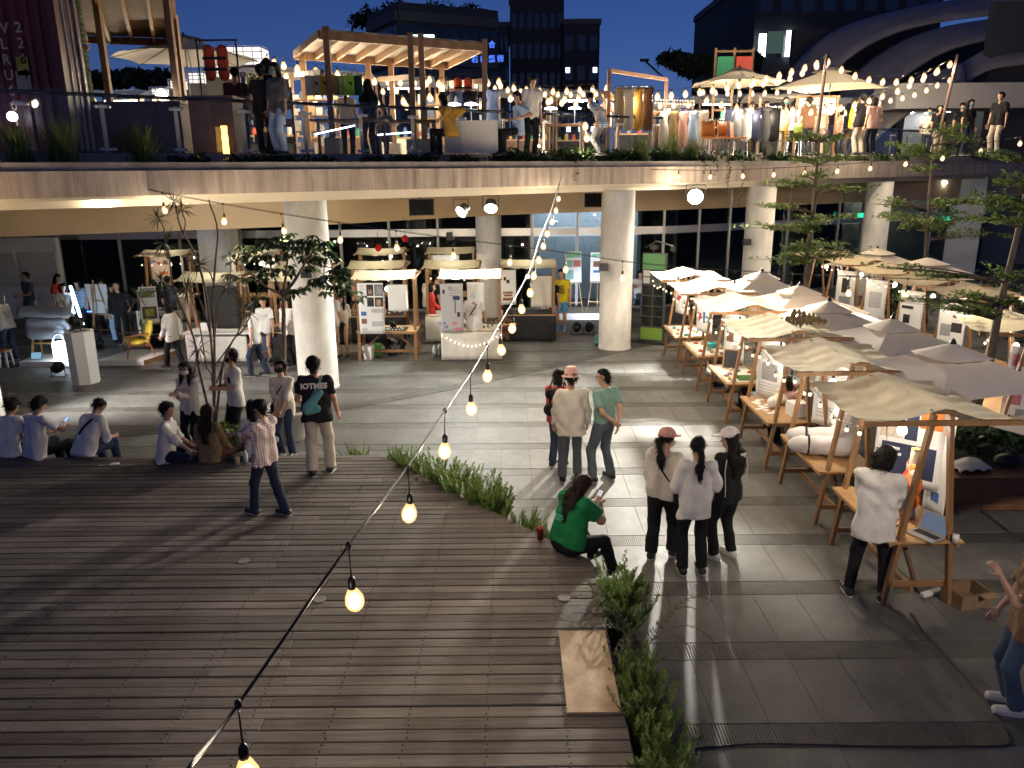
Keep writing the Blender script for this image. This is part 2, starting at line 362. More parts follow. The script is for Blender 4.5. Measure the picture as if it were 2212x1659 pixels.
# plywood sheet on the deck
q = [G(1207, 1362, DZ+0.03), G(1307, 1360, DZ+0.03), G(1343, 1538, DZ+0.03), G(1222, 1537, DZ+0.03)]
M_PLY = mat('stained_plywood', (0.50, 0.38, 0.24), 0.7, 0.5, 3.2, 0.1, 40, col2=(0.26, 0.15, 0.075))
b = MB(); b.add([p+Vector((0, 0, -0.022)) for p in q]+q, [(3, 2, 1, 0), (4, 5, 6, 7), (0, 1, 5, 4), (1, 2, 6, 5), (2, 3, 7, 6), (3, 0, 4, 7)])
b = MB(); x0, x1, y0, y1 = q[3].x, q[2].x, q[3].y, q[0].y
o0 = Vector(((q[0].x+q[2].x)/2, (q[0].y+q[2].y)/2, DZ+0.016)); b.box((0, 0, 0), (abs(q[1].x-q[0].x), abs(q[0].y-q[3].y), 0.022))
tag(b.build('plywood_sheet', M_PLY, loc=o0), 'stained tan plywood sheet lying flat on the deck near its fern edge', 'plywood sheet')

m_ = bpy.data.materials.new('damp_stain'); m_.use_nodes = True; n_ = m_.node_tree.nodes; l_ = m_.node_tree.links; b_ = n_['Principled BSDF']; b_.inputs['Base Color'].default_value = (0.03, 0.024, 0.02, 1); b_.inputs['Roughness'].default_value = 0.6
t_ = n_.new('ShaderNodeBsdfTransparent'); x_ = n_.new('ShaderNodeMixShader'); z_ = n_.new('ShaderNodeTexNoise'); z_.inputs['Scale'].default_value = 6; r_ = n_.new('ShaderNodeMapRange'); r_.inputs['To Max'].default_value = 0.95; l_.new(z_.outputs[0], r_.inputs[0]); l_.new(r_.outputs[0], x_.inputs[0]); l_.new(t_.outputs[0], x_.inputs[1]); l_.new(b_.outputs[0], x_.inputs[2]); l_.new(x_.outputs[0], n_['Material Output'].inputs[0])
MB().lathe((0, 0, 0), [(0.0, 0.001), (0.17, 0.0)], 28, cap=False).build('damp_stain', m_, deck, loc=G(1241, 1324, DZ)+Vector((0, 0, 0.0075)))
# ---------------- terrace building (slab, columns, glass) ----------------
M_CONC = mat('fascia_concrete', (0.52, 0.44, 0.38), 0.85, 0.4, 5.0, 0.15, 30, col2=(0.24, 0.19, 0.16), stretch=(1.2, 1.2, 0.10), world=True, big=0.2)
M_CAP = mat('cap_concrete', (0.26, 0.23, 0.22), 0.85, 0.35, 2.0, 0.15, 30)
M_SOFF = mat('soffit_paint', (0.62, 0.56, 0.47), 0.75, 0.1, 1.0)
M_TAN = mat('tan_bulkhead', (0.50, 0.36, 0.22), 0.7, 0.1, 0.8)
M_COLW = mat('column_paint', (0.74, 0.71, 0.65), 0.6, 0.22, 2.4, 0.05, 30, stretch=(1, 1, 0.4), world=True, big=0.16)
FAS = [(-20, 7.2), (-15, 8.6), (-11.2, 10.2), (-7.75, 12.2), (-5, 14.2), (-0.6, 17.3), (2.7, 19.75), (5.4, 21.5), (10.7, 26), (14.3, 29), (19, 32.5), (26, 37)]
FC = curve_pts([(x, y, 0) for x, y in FAS], 110)
def off(C, d):
    out = []
    for i, p in enumerate(C):
        t = (C[min(i+1, len(C)-1)]-C[max(i-1, 0)]).normalized(); out.append(p+Vector((-t.y, t.x, 0))*d)
    return out
def wallstrip(C, z0, z1, mb=None, d=0.12):
    mb = mb or MB(); D = off(C, d); n = len(C)
    vs = [Vector((p.x, p.y, z)) for p in C for z in (z0, z1)]+[Vector((p.x, p.y, z)) for p in D for z in (z0, z1)]
    fs = []
    for i in range(n-1):
        a = 2*i; o = 2*n
        fs += [(a, a+2, a+3, a+1), (o+a, o+a+1, o+a+3, o+a+2), (a+1, a+3, o+a+3, o+a+1), (a, o+a, o+a+2, a+2)]
    fs += [(0, 1, 2*n+1, 2*n), (2*n-2, 4*n-2, 4*n-1, 2*n-1)]
    return mb.add(vs, fs)
bld = thing('terrace_building', 'concrete terrace building with curved pale fascia, white round columns and glass shopfronts', 'building')
def seg(C, i, j): return C[i:j+1]
# fascia in cast bays
STEP = 11
for i in range(0, 110, STEP):
    ss = seg(FC, i, min(i+STEP, 110)); ss = [p.copy() for p in ss]
    t = (ss[1]-ss[0]).normalized(); ss[0] = ss[0]+t*0.006
    wallstrip(ss, 4.22, 4.625, d=0.15).build('fascia_panel', M_CONC, bld)
wallstrip(off(FC, 0.10), 4.62, 4.76, d=0.25).build('coping', M_CAP, bld)
wallstrip(off(FC, 0.16), 4.17, 4.60, d=0.2).build('fascia_backing', M_SOFF, bld)
wallstrip(off(FC, 0.42), 4.04, 4.22, d=0.5).build('edge_beam', M_SOFF, bld)
# planter soil & inner ledge
wallstrip(off(FC, 0.36), 4.5, 4.70, d=0.75).build('planter_soil', mat('soil', (0.02, 0.016, 0.012), 0.95, 0.4, 20, 0.5, 30), bld)
wallstrip(off(FC, 1.08), 4.5, 4.93, d=0.2).build('inner_ledge', mat('ledge_concrete', (0.42, 0.35, 0.29), 0.85, 0.3, 2), bld)
# slab (soffit underside + terrace floor)
back = [(60, 60), (60, 200), (-90, 200), (-90, 7.2)]
slabp = [(p.x, p.y) for p in off(FC, 0.3)]+back
MB().prism(slabp, 4.20, 4.50).build('soffit_slab', M_SOFF, bld)
flo = [(p.x, p.y) for p in off(FC, 1.2)]+back
MB().prism(flo, 4.55, 4.90).build('terrace_floor', mat('terrace_paving', (0.10, 0.095, 0.088), 0.6, 0.3, 2), bld)
TZ = 4.90
# bulkhead over the shopfronts
BK = curve_pts([(-24, 13.4, 0), (-17, 15.4, 0), (-11, 17.5, 0), (-5.5, 20.0, 0), (-2.6, 22.4, 0), (-0.25, 24.2, 0), (2.0, 25.2, 0), (4.4, 25.9, 0), (6.8, 27.0, 0), (12.9, 30.4, 0), (16.4, 32.2, 0), (24, 36.5, 0)], 60)
wallstrip(BK, 3.25, 4.20, d=0.25).build('bulkhead', M_TAN, bld)
# shopfront line
GLP = [(-19.5, 26.1), (-16.9, 26.05), (-14.9, 26.0), (-12.9, 26.0), (-10.9, 26.0), (-8.9, 26.0), (-7.2, 26.0), (-5.6, 26.0), (-4.0, 26.0), (-2.4, 26.0), (-0.8, 26.05), (0.7, 26.05), (2.2, 26.1), (3.7, 26.2), (5.1, 26.35), (6.4, 26.9), (7.6, 27.5), (8.9, 28.2), (10.1, 28.9), (11.3, 29.6), (12.5, 30.25), (13.7, 30.9), (15.0, 31.7), (17.5, 33.0), (21, 35)]
M_MULL = mat('mullion_steel', (0.42, 0.41, 0.39), 0.35, 0.15, 4, metal=0.25)
for i in range(len(GLP)-1):
    a, b_ = Vector((*GLP[i], 0)), Vector((*GLP[i+1], 0)); t = (b_-a).normalized()
    if i == 0: continue
    pa = MB(); pa.bar(a+t*0.05+Vector((0, 0, 1.25)), b_-t*0.05+Vector((0, 0, 1.25)), 0.012, 2.4, up=(0, 0, 1)); pa.build('pane', G_DARK, bld)
    pb = MB(); pb.bar(a+t*0.05+Vector((0, 0, 3.45)), b_-t*0.05+Vector((0, 0, 3.45)), 0.012, 1.45); pb.build('pane', G_DARK, bld)
    MB().bar(a+Vector((0, 0, 2.6)), b_+Vector((0, 0, 2.6)), 0.09, 0.24).build('transom', M_ALU, bld)
    MB().bar(a+Vector((0, 0, 0.04)), b_+Vector((0, 0, 0.04)), 0.1, 0.08).build('sill', M_ALU, bld)
    MB().box((a.x, a.y-0.02, 2.1), (0.075, 0.12, 4.19)).build('mullion', M_MULL, bld, key=None)
# interior behind the glass
M_INT = mat('shop_interior', (0.16, 0.155, 0.15), 0.8, 0.3, 0.6)
MB().b3((-24, 31.5, 0), (5.5, 31.7, 4.2)).build('back_wall', M_INT, bld)
MB().b3((9, 37.5, 0), (26, 37.7, 4.2)).build('back_wall', M_INT, bld)
for x, y0, y1, c_ in ((-12.95, 26.1, 31.4, 0.25), (-6.4, 26.1, 31.4, 0.16), (0.65, 26.2, 31.4, 0.7), (4.3, 26.4, 31.4, 0.6), (5.6, 26.8, 31.4, 0.30)):
    MB().b3((x-0.06, y0, 0), (x+0.06, y1, 4.19)).build('partition', mat('partition_%d' % int(c_*100), (c_, c_, c_*1.02), 0.7, 0.1, 1), bld)
MB().b3((-12.9, 29.0, 0), (-9.0, 29.1, 4.1)).build('display_wall', mat('navy_display', (0.02, 0.035, 0.075), 0.5, 0.3, 1), bld)
MB().b3((0.72, 28.3, 0), (4.24, 28.4, 4.15)).build('display_wall', mat('pale_display', (0.62, 0.66, 0.72), 0.6, 0.06, 1), bld)
MB().b3((8.9, 31.5, 0), (13.2, 31.6, 3.4)).build('display_wall', mat('green_curtain', (0.055, 0.07, 0.04), 0.9, 0.3, 3, stretch=(6, 6, 0.3)), bld)
MB().b3((13.8, 33.6, 0), (20, 33.7, 4.1)).build('display_wall', mat('lit_lobby', (0.6, 0.6, 0.55), 0.7, 0.1, 1), bld)
# white wall panel at far left
p0 = PY(32, 520, 25.2); p1 = PY(158, 517, 25.2)
MB().b3((-17.4, 25.2, 0), (-14.55, 25.4, 2.62)).build('white_partition', M_WHITE, bld)
for x in (-17.15, -15.8):
    MB().b3((x, 25.15, 1.05), (x+1.2, 25.198, 2.15)).build('partition_panel', mat('panel_grey', (0.55, 0.53, 0.50), 0.6), bld)
# columns: round, white
def column(x, y, r, z1, n=32):
    m = MB(); m.lathe((0, 0, 0), [(r+0.012, 0), (r+0.012, 0.05), (r, 0.055), (r, z1)], n)
    return m.build('column', M_COLW, bld, smooth=False, loc=(x, y, 0))
COLS = [(-10.28, 14.3, 0.43), (-4.23, 16.45, 0.43), (2.72, 20.12, 0.42), (7.45, 23.7, 0.42), (13.2, 28.6, 0.44), (-0.70, 24.9, 0.40)]
for x, y, r in COLS:
    o = column(x, y, r, 4.05); o.data.polygons.foreach_set('use_smooth', [len(p.vertices) == 4 and abs(p.normal.z) < 0.02 for p in o.data.polygons])
MB().b3((-9.75, 24.55, 0), (-8.75, 25.35, 3.24)).build('column', M_COLW, bld)
# conduit ring & small speakers, floodlights on columns
def speaker(name, loc, rz, lab, w=0.62, h=0.40, d=0.38):
    t = thing(name, lab, 'loudspeaker', loc, rz, 'black loudspeakers under the terrace')
    b = MB(); b.prism([(-w/2, -d/2), (w/2, -d/2), (w/2*0.72, d/2), (-w/2*0.72, d/2)], -h/2, h/2); b.build('cabinet', M_BLACK, t, key='spk%.2f' % w)
    b = MB(); b.box((0, -d/2-0.006, 0), (w*0.9, 0.01, h*0.86)); b.build('grille', mat('grille_black', (0.006, 0.006, 0.006), 0.9, spec=0.1), t, key='spg%.2f' % w)
    b = MB(); b.bar((-0.02, 0.05, h/2), (-0.02, 0.05, h/2+0.16), 0.03); b.bar((-0.14, 0.05, h/2+0.16), (0.1, 0.05, h/2+0.16), 0.03); b.build('bracket', M_DGREY, t, key='spb%.2f' % w)
    b = MB(); b.lathe((0, -d/2-0.012, 0), [(0.05, -0.002), (0.05, 0.004)], 12)
    return t
speaker('loudspeaker', PY(910, 447, 20.0)+Vector((0, 0, 0)), R(8), 'black loudspeaker hanging under the soffit beside the twin floodlights')
speaker('loudspeaker', PY(1286, 432, 21.2), R(-10), 'black loudspeaker hanging at the second round column near the green display tower', 0.55, 0.36)
for i, (u, v, Y, lab) in enumerate(((1304, 577, 19.65, 'small black speaker box on the side of the middle round column'), (663, 590, 15.9, 'dark sign box on the front of the nearest white column'), (1613, 523, 23.2, 'small black box on the column behind the tall green tree'))):
    p = PY(u, v, Y); b = MB(); b.box((0, 0, 0), (0.22, 0.16, 0.18)); b.box((0, -0.085, 0), (0.19, 0.012, 0.15)); b.bar((0, 0.06, 0), (0, 0.3, 0), 0.04)
    tag(b.build('speaker_box', M_DGREY, loc=p), lab, 'speaker')
# floodlights
def flood(name, p, aim, lab, em, r=0.13, power=None, colr=(1, 1, 1), spot=True, size=R(130)):
    t = thing(name, lab, 'floodlight', p)
    d = (Vector(aim)-Vector(p)).normalized(); Mq = d.to_track_quat('Z', 'Y').to_matrix()
    b = MB(); b.lathe((0, 0, 0), [(r*0.55, -0.24), (r*0.9, -0.2), (r*1.08, 0.0), (r*1.12, 0.015), (r*1.0, 0.016), (r*0.95, -0.01)], 20)
    b.v = [tuple(Mq @ Vector(q)) for q in b.v]; b.build('housing', M_DGREY, t)
    b = MB(); b.lathe((0, 0, 0), [(r*0.97, 0.003), (r*0.8, 0.012), (0.001, 0.02)], 20); b.v = [tuple(Mq @ Vector(q)) for q in b.v]; b.build('lens', em, t)
    b = MB(); b.bar((-r*1.25, 0, 0), (-r*1.25, 0, 0.3), 0.02); b.bar((r*1.25, 0, 0), (r*1.25, 0, 0.3), 0.02); b.bar((-r*1.25, 0, 0.3), (r*1.25, 0, 0.3), 0.02); b.build('yoke', M_DGREY, t)
    if power:
        li = bpy.data.lights.new('floodlight_beam', 'SPOT' if spot else 'POINT'); li.energy = power; li.color = colr; li.shadow_soft_size = r
        if spot: li.spot_size = size; li.spot_blend = 0.6
        lo = bpy.data.objects.new('floodlight_beam', li); COL.objects.link(lo); lo.parent = t
        lo.location = d*0.06; lo.rotation_euler = d.to_track_quat('-Z', 'Y').to_euler()
    return t
# ---------------- floodlights under the soffit ----------------
pA = PY(1060, 450, 19.2); pB = PY(996, 458, 19.0); pC = PY(1502, 425, 21.2)
flood('floodlight', pA, (-0.6, 15, 0.0), 'warm white floodlight glaring under the soffit, right of the greenish one', E_FLOODW, 0.15, 330, (1, 0.95, 0.85), size=R(172))
flood('floodlight', pB, (-5.5, 14.5, 0.0), 'greenish white floodlight glaring under the soffit beside the black loudspeaker', E_FLOODC, 0.14, 800, (0.95, 1.0, 0.97), size=R(132))
flood('floodlight', pC, (2.0, 7.5, 0.0), 'large yellow floodlight glaring under the fascia above the market stalls', E_FLOODW, 0.2, 10000, (1, 0.96, 0.84), size=R(84))
# floodlight just outside the left edge, washing the fascia
flood('floodlight', Vector((-8.3, 11.0, 4.15)), (-7.6, 12.5, 4.42), 'warm wall washer lamp at the left end of the fascia', emat('washer_lens', (1, 0.7, 0.35), 60), 0.1, 60, (1, 0.72, 0.40), size=R(120))
flood('floodlight', Vector((-10.2, 13.6, 3.05)), (-7.5, 20.5, 0.2), 'floodlight on the left column just outside the picture', E_FLOODC, 0.14, 3000, (1.0, 0.95, 0.88), size=R(120))
# fill lamp added unseen behind the camera to warm umbrellas and stalls
flood('floodlight', Vector((6.5, -2.0, 7.2)), (6.5, 12, 2.0), 'added fill floodlight on the footbridge behind the camera', emat('bridge_fill_lens', (1, 0.85, 0.65), 40), 0.16, 2800, (1, 0.86, 0.68), size=R(54))
# ---------------- bulbs and strings ----------------
def bulb_meshes():
    b = MB()
    b.lathe((0, 0, 0), [(0.004, -0.134), (0.024, -0.128), (0.041, -0.110), (0.049, -0.083), (0.046, -0.055), (0.031, -0.022), (0.018, 0.0)], 14)
    b.mi(1); b.ball((0, 0, -0.078), 0.036, 12, 8, (1, 1, 1.25))
    MESHC['bulbB'] = b.mesh('bulb', [G_BULB, E_BULB], True)
    b = MB(); b.lathe((0, 0, 0), [(0.018, -0.004), (0.02, 0.0), (0.02, 0.045), (0.012, 0.06), (0.006, 0.065)], 10); MESHC['sockB'] = b.mesh('socket', M_CABLE, True)
    b = MB(); b.lathe((0, 0, 0), [(0.003, -0.052), (0.018, -0.044), (0.024, -0.026), (0.014, -0.004), (0.009, 0.0)], 8); MESHC['bulbS'] = b.mesh('bulb', E_SMALL, True)
    b = MB(); b.lathe((0, 0, 0), [(0.01, -0.002), (0.011, 0.02), (0.005, 0.028)], 8); MESHC['sockS'] = b.mesh('socket', M_CABLE, True)
    MESHC['bulbT'] = MESHC['bulbB']
    b = MB(); b.lathe((0, 0, 0), [(0.005, -0.13), (0.03, -0.122), (0.052, -0.095), (0.056, -0.07), (0.046, -0.035), (0.024, -0.005), (0.018, 0.0)], 14); MESHC['bulbD'] = b.mesh('bulb', G_DAY, True)
bulb_meshes()
BL = {}
def bulb_light(kind, parent, e):
    if kind not in BL:
        w, r, col = {'B': (30, 0.045, (1.0, 0.80, 0.55)), 'S': (3.0, 0.022, (1.0, 0.84, 0.62)), 'T': (34, 0.05, (1.0, 0.80, 0.55)), 'D': (40, 0.05, (1.0, 0.89, 0.72)), 'L': (30, 0.05, (1.0, 0.92, 0.76))}[kind]
        BL[kind] = bpy.data.lights.new('bulb_glow', 'POINT'); BL[kind].energy = w; BL[kind].color = col; BL[kind].shadow_soft_size = r*0.6
    z = {'B': -0.165, 'S': -0.068, 'T': -0.235, 'D': -0.075, 'L': -0.075}[kind]
    o = bpy.data.objects.new('bulb_glow', BL[kind]); COL.objects.link(o); o.parent = parent; o.location = Vector(e)+Vector((0, 0, z))
def string_lights(pts, spacing, lab, drop=0.16, kind='B', group=None, sag=0.0, first=0.3, rad=0.006, skip=(), dead=(), unlit=None):
    """a cable through world points with a bulb every `spacing` metres"""
    C = curve_pts(pts, max(30, 12*len(pts))) if len(pts) > 2 else [Vector(pts[0]).lerp(Vector(pts[1]), i/30) - Vector((0, 0, sag*4*(i/30)*(1-i/30))) for i in range(31)]
    t = thing('string_lights', lab, 'string lights', C[0], 0, group); o0 = C[0]
    m = MB(); m.tube([p-o0 for p in C], rad, 6)
    if kind == 'B': m.tube([p-o0+Vector((0.006, 0.006, 0.014)) for p in C], rad*0.5, 5)
    bul = []; acc = first; L = 0.0; k = 0
    for i in range(len(C)-1):
        d = (C[i+1]-C[i]).length
        while acc <= L+d:
            p = C[i].lerp(C[i+1], (acc-L)/d)
            bul.append((k, p)); acc += spacing; k += 1
        L += d
    for k, p in bul:
        if k in skip: continue
        sw = Vector((random.uniform(-0.012, 0.012), random.uniform(-0.012, 0.012), 0))
        e = p-o0+Vector((0, 0, -drop))+sw
        m.tube([p-o0, (p-o0+e)/2+sw*0.4, e+Vector((0, 0, 0.03))], rad*0.55, 5)
        if kind == 'B': m.ball(p-o0, 0.016, 6, 4, (1, 1, 1.5))
        s_ = link('socket', MESHC['sockS' if kind == 'S' else 'sockB'], t, e)
        bo = link('bulb', MESHC['bulb'+kind], t, e)
        bulb_light(kind, t, e)
        if kind == 'T': bo.scale = (1.5, 1.5, 1.5)
        if k in dead:
            bo.data = bo.data.copy(); bo.data.materials.clear(); bo.data.materials.append(G_CLEAR)
        bo.rotation_euler = (random.uniform(-0.15, 0.15), random.uniform(-0.15, 0.15), 0)
    m.build('cable', M_CABLE, t, smooth=True); return t, bul
# 1: the near string running from the photographer to the fascia
near = []
ys = [(505, 1535, 2.95), (747, 1186, 3.80), (879, 1010, 4.75), (963, 885, 5.7), (1018, 805, 6.65), (1055, 742, 7.6), (1083, 693, 8.55), (1108, 651, 9.5), (1129, 613, 10.45), (1145, 581, 11.4), (1166, 514, 13.3), (1188, 460, 15.2), (1204, 410, 17.1), (1216, 372, 18.3)]
def PW(u, v, w):     # point at depth w along the camera axis
    d = ray(u, v)/1680; return Vector((0, 0, CZ))+d*w
pts = [PW(405, 1662, 2.5)]+[PW(*q) for q in ys]
string_lights(pts, 0.985, 'nearest string of warm bulbs sloping from the fascia down over the deck', 0.24, 'B', first=0.49, rad=0.0075)
# 2: string crossing the plaza from left fascia to the right stalls
pts = [PY(-60, 345, 12.6), PY(165, 378, 13.2), PY(410, 428, 13.5), PY(658, 470, 13.6), PY(936, 510, 13.6), PY(1215, 545, 13.5), PY(1390, 570, 13.5), PY(1640, 588, 13.5), PY(1900, 600, 13.4), PY(2212, 612, 13.3), PY(2300, 612, 13.3)]
string_lights(pts, 0.985, 'string of warm bulbs crossing the plaza from the left fascia to the right stalls', 0.22, 'B', first=1.75)
# 3: string along the right fascia
pts = [PY(1380, 366, 20.3), PY(1540, 368, 20.2), PY(1700, 362, 20.3), PY(1860, 352, 20.2), PY(2000, 334, 19.8), PY(2120, 312, 19.4), PY(2240, 288, 19.0)]
string_lights(pts, 0.80, 'string of bulbs rising to the right in front of the tree tops and fascia', 0.09, 'B', first=1.0)
# ---------------- railing of the terrace ----------------
RC = off(FC, 1.3)
rl = thing('glass_railing', 'glass balustrade with steel posts and dark top rail along the terrace edge', 'railing')
L = [0.0]
for i in range(len(RC)-1): L.append(L[-1]+(RC[i+1]-RC[i]).length)
def at_len(C, Ls, s):
    for i in range(len(C)-1):
        if Ls[i+1] >= s: return C[i].lerp(C[i+1], (s-Ls[i])/(Ls[i+1]-Ls[i])), (C[i+1]-C[i]).normalized()
    return C[-1], (C[-1]-C[-2]).normalized()
s = 1.2
M_RAIL = mat('dark_rail', (0.06, 0.055, 0.05), 0.25, metal=0.8)
prev = None
while s < L[-1]-6:
    p, t = at_len(RC, L, s); n = Vector((-t.y, t.x, 0)); rz = math.atan2(t.y, t.x)
    b = MB(); b.box((0, 0.03, 0.42), (0.07, 0.03, 0.86)); b.build('post', mat('post_steel', (0.52, 0.47, 0.42), 0.45, 0.2, 6, metal=0.5), rl, key='rpost', loc=(p.x, p.y, TZ), rz=rz)
    for zz in (0.09, 0.80):
        b = MB(); b.bar((-0.11, -0.01, 0), (0.11, -0.01, 0), 0.045, 0.05); b.lathe((0, 0, 0), [(0.001, 0)], 3, cap=False)
        for xx in (-0.11, 0.11): b.ball((xx, -0.03, 0), 0.034, 8, 6)
        b.build('spider_clamp', M_ALU, rl, key='clamp', loc=(p.x, p.y, TZ+zz), rz=rz)
    if prev is not None:
        a, bq = prev+t*0.02, p-t*0.02
        MB().bar(a+Vector((0, 0, TZ+0.56))-n*0.02, bq+Vector((0, 0, TZ+0.56))-n*0.02, 0.012, 1.0).build('glass_panel', G_CLEAR, rl)
        MB().tube([prev+Vector((0, 0, TZ+0.99)), p+Vector((0, 0, TZ+0.99))], 0.032, 8).build('top_rail', M_RAIL, rl, smooth=True)
    prev = p; s += 1.22 if p.x < 5 else 1.25
# ---------------- far buildings ----------------
M_FAC = mat('dark_facade', (0.035, 0.037, 0.042), 0.6, 0.25, 0.15)
M_FAC2 = mat('dark_facade_b', (0.022, 0.022, 0.024), 0.6, 0.2, 0.15)
M_BAND = mat('facade_band', (0.075, 0.072, 0.072), 0.6, 0.15, 0.2)
M_PANE = mat('unlit_pane', (0.02, 0.024, 0.03), 0.12, spec=0.8)
E_WIN = emat('lit_window', (0.80, 0.95, 1.0), 3.2); E_SIGNG = emat('green_white_sign', (0.62, 1.0, 0.85), 5.0); E_BLUE = emat('blue_sign', (0.08, 0.20, 1.0), 1.5)
E_WINW = emat('lit_window_warm', (1.0, 0.9, 0.7), 2.0)
def rectY(u0, v0, u1, v1, Y): a, b_ = PY(u0, v0, Y), PY(u1, v1, Y); return min(a.x, b_.x), max(a.x, b_.x), min(a.z, b_.z), max(a.z, b_.z)
# office block with roof garden
Y = 70.0; x0, x1, z0, z1 = rectY(766, 4, 1077, 300, Y)
ob = thing('office_building', 'dark office block with planted roof and green lit sign behind the pergola', 'building', ((x0+x1)/2, Y, 0))
w2 = (x1-x0)/2; H = z1
xa = PY(860, 50, Y).x-(x0+x1)/2
foot = [(-w2, 6), (-w2, 26), (w2, 26), (w2, 4.2), (xa, 0.0)]
MB().prism(foot, 0, H).build('walls', M_FAC, ob)
def on_edge(a, b_, t, z, d=0.06):
    a, b_ = Vector((*a, 0)), Vector((*b_, 0)); p = a.lerp(b_, t); e = (b_-a).normalized(); n = Vector((e.y, -e.x, 0)); p = p+n*d; p.z = z; return p, math.atan2(e.y, e.x)
for fl in range(7):
    zz = H-1.0-fl*3.3
    if zz < 4: break
    for (a, b_, nn) in ((( -w2, 6), (xa, 0.0), 6), ((xa, 0.0), (w2, 4.2), 10)):
        Ld = (Vector(b_)-Vector(a)).length
        p, rz = on_edge(a, b_, 0.5, zz-0.05, 0.12); MB().box((0, 0, 0), (Ld*0.995, 0.25, 0.75)).build('floor_band', M_BAND, ob, loc=p, rz=rz)
        for k in range(nn):
            p, rz = on_edge(a, b_, (k+0.5)/nn, zz-1.75, 0.05); MB().box((0, 0, 0), (Ld/nn*0.88, 0.08, 2.1)).build('window', M_PANE, ob, loc=p, rz=rz)
xg0, xg1, zg0, zg1 = rectY(888, 76, 938, 91, 65.0)
pk = MB(); pk.box((0, 0, 0), (xg1-xg0, 0.3, zg1-zg0)); sg = pk.build('sign_box', E_SIGNG, ob, loc=((xg0+xg1)/2-(x0+x1)/2, -5.0, (zg0+zg1)/2))
MB().box((0, 2.5, 0), (0.2, 4.8, 0.2)).build('sign_bracket', M_DGREY, ob, loc=sg.location)
for body, u0, v0 in (('久 慰 紙 聯 合', 1024, 95), ('石 橫 藝 術', 1052, 122)):
    p = PY(u0, v0, 69.0)-Vector(ob.location); text(body, 0.58, facing(p+Vector((0, 0.9 if v0 < 100 else 1.8, 0)), (-0.2, -1, 0)), E_BLUE, ob, ext=0.03, bold=0.012)
# tower block
Yt = 95.0
def tower(name, lab, u0, v0, u1, Yq, dep, m, wins, cols, rows, lit, warm=()):
    x0, x1, z0, z1 = rectY(u0, v0, u1, 300, Yq); t = thing(name, lab, 'building', ((x0+x1)/2, Yq, 0)); w = x1-x0
    MB().b3((-w/2, 0, 0), (w/2, dep, z1)).build('walls', m, t)
    MB().b3((-w/2-0.15, -0.15, z1-0.02), (w/2+0.15, dep, z1+0.5)).build('parapet', M_BAND, t)
    for r in range(rows):
        for q in range(cols):
            cx = -w/2+w*(q+0.5)/cols; cz = z1-1.9-r*3.1
            if cz < 3: continue
            em = E_WIN if (r, q) in lit else (E_WINW if (r, q) in warm else None)
            o = MB().box((0, 0, 0), (w/cols*0.62, 0.12, 1.5)).build('window', M_PANE, t, key='tw%s' % name+lab[:12], loc=(cx, -0.03, cz))
            if em:
                MB().box((0, 0, 0), (w/cols*0.34, 0.05, 0.55)).build('lit_pane', em, t, key='tl%s' % name+lab[:12]+str(em.name), loc=(cx+random.uniform(-.3, .3), -0.11, cz+0.3))
    return t
tower('tower_block', 'tall slab tower rising out of the top of the picture behind the pergola', 1101, -60, 1216, 95, 18, M_FAC2, None, 7, 16, {(6, 3), (9, 4), (9, 3), (9, 5), (10, 4), (7, 4)}, {(7, 4)})
tower('tower_block', 'lower dark wing between the office block and the tall tower', 1066, 58, 1101, 96, 15, M_FAC, None, 3, 10, set())
tower('tower_block', 'dark apartment tower with rows of small white lit windows', 1217, 52, 1291, 92, 15, M_FAC2, None, 3, 9, {(1, 0), (1, 2), (2, 0), (2, 1), (2, 2), (3, 0), (3, 1), (3, 2), (4, 0), (4, 2), (5, 0)})
rt_ = tower('tower_block', 'dark tower at upper right with bright tall panes behind the ribbed vault', 1638, -60, 2000, 62, 20, M_FAC2, None, 9, 9, set())
for (u0, v0, u1, v1, e) in ((1641, 73, 1652, 125, 'a'), (1700, 66, 1716, 122, 'a'), (1660, 68, 1690, 115, 'b'), (1640, 100, 1643, 128, 'a')):
    x0, x1, z0, z1 = rectY(u0, v0, u1, v1, 61.6)
    MB().box((0, 0, 0), (x1-x0, 0.15, z1-z0)).build('lit_pane', emat('tall_pane', (0.82, 0.90, 1.0), 4.5) if e == 'a' else emat('dim_green_pane', (0.25, 0.40, 0.36), 0.22), rt_, loc=((x0+x1)/2-rt_.location.x, -0.4, (z0+z1)/2))
# ---------------- ribbed vault hall at right ----------------
M_VAULT = mat('vault_metal', (0.24, 0.22, 0.22), 0.55, 0.2, 0.8, metal=0.2)
vh = thing('vaulted_hall', 'dark hall with overlapping curved metal roof shells at the right of the terrace', 'building')
def shell(A, B, Y0_, Y1_):
    ca = curve_pts([PY(u, v, Y0_) for u, v in A], 24); cb = curve_pts([PY(u, v, Y1_) for u, v in B], 24)
    return MB().sheet(lambda a, b_: ca[int(round(a*24))].lerp(cb[int(round(a*24))], b_)+Vector((0, 0, 0.25*math.sin(PI*b_))), 24, 6, 0.12)
shell([(1640, 300), (1690, 180), (1790, 75), (1960, 20), (2200, -20)], [(1740, 280), (1790, 170), (1880, 95), (2010, 50), (2240, 20)], 44, 41).build('roof_shell', M_VAULT, vh, smooth=True)
shell([(1775, 290), (1830, 180), (1920, 105), (2040, 60), (2240, 30)], [(1850, 300), (1905, 210), (1990, 140), (2090, 95), (2260, 70)], 41, 38).build('roof_shell', M_VAULT, vh, smooth=True)
shell([(1795, 330), (1880, 250), (1960, 185), (2070, 140)], [(1862, 330), (1930, 270), (2010, 215), (2085, 178)], 35, 33.5).build('roof_shell', M_VAULT, vh, smooth=True)
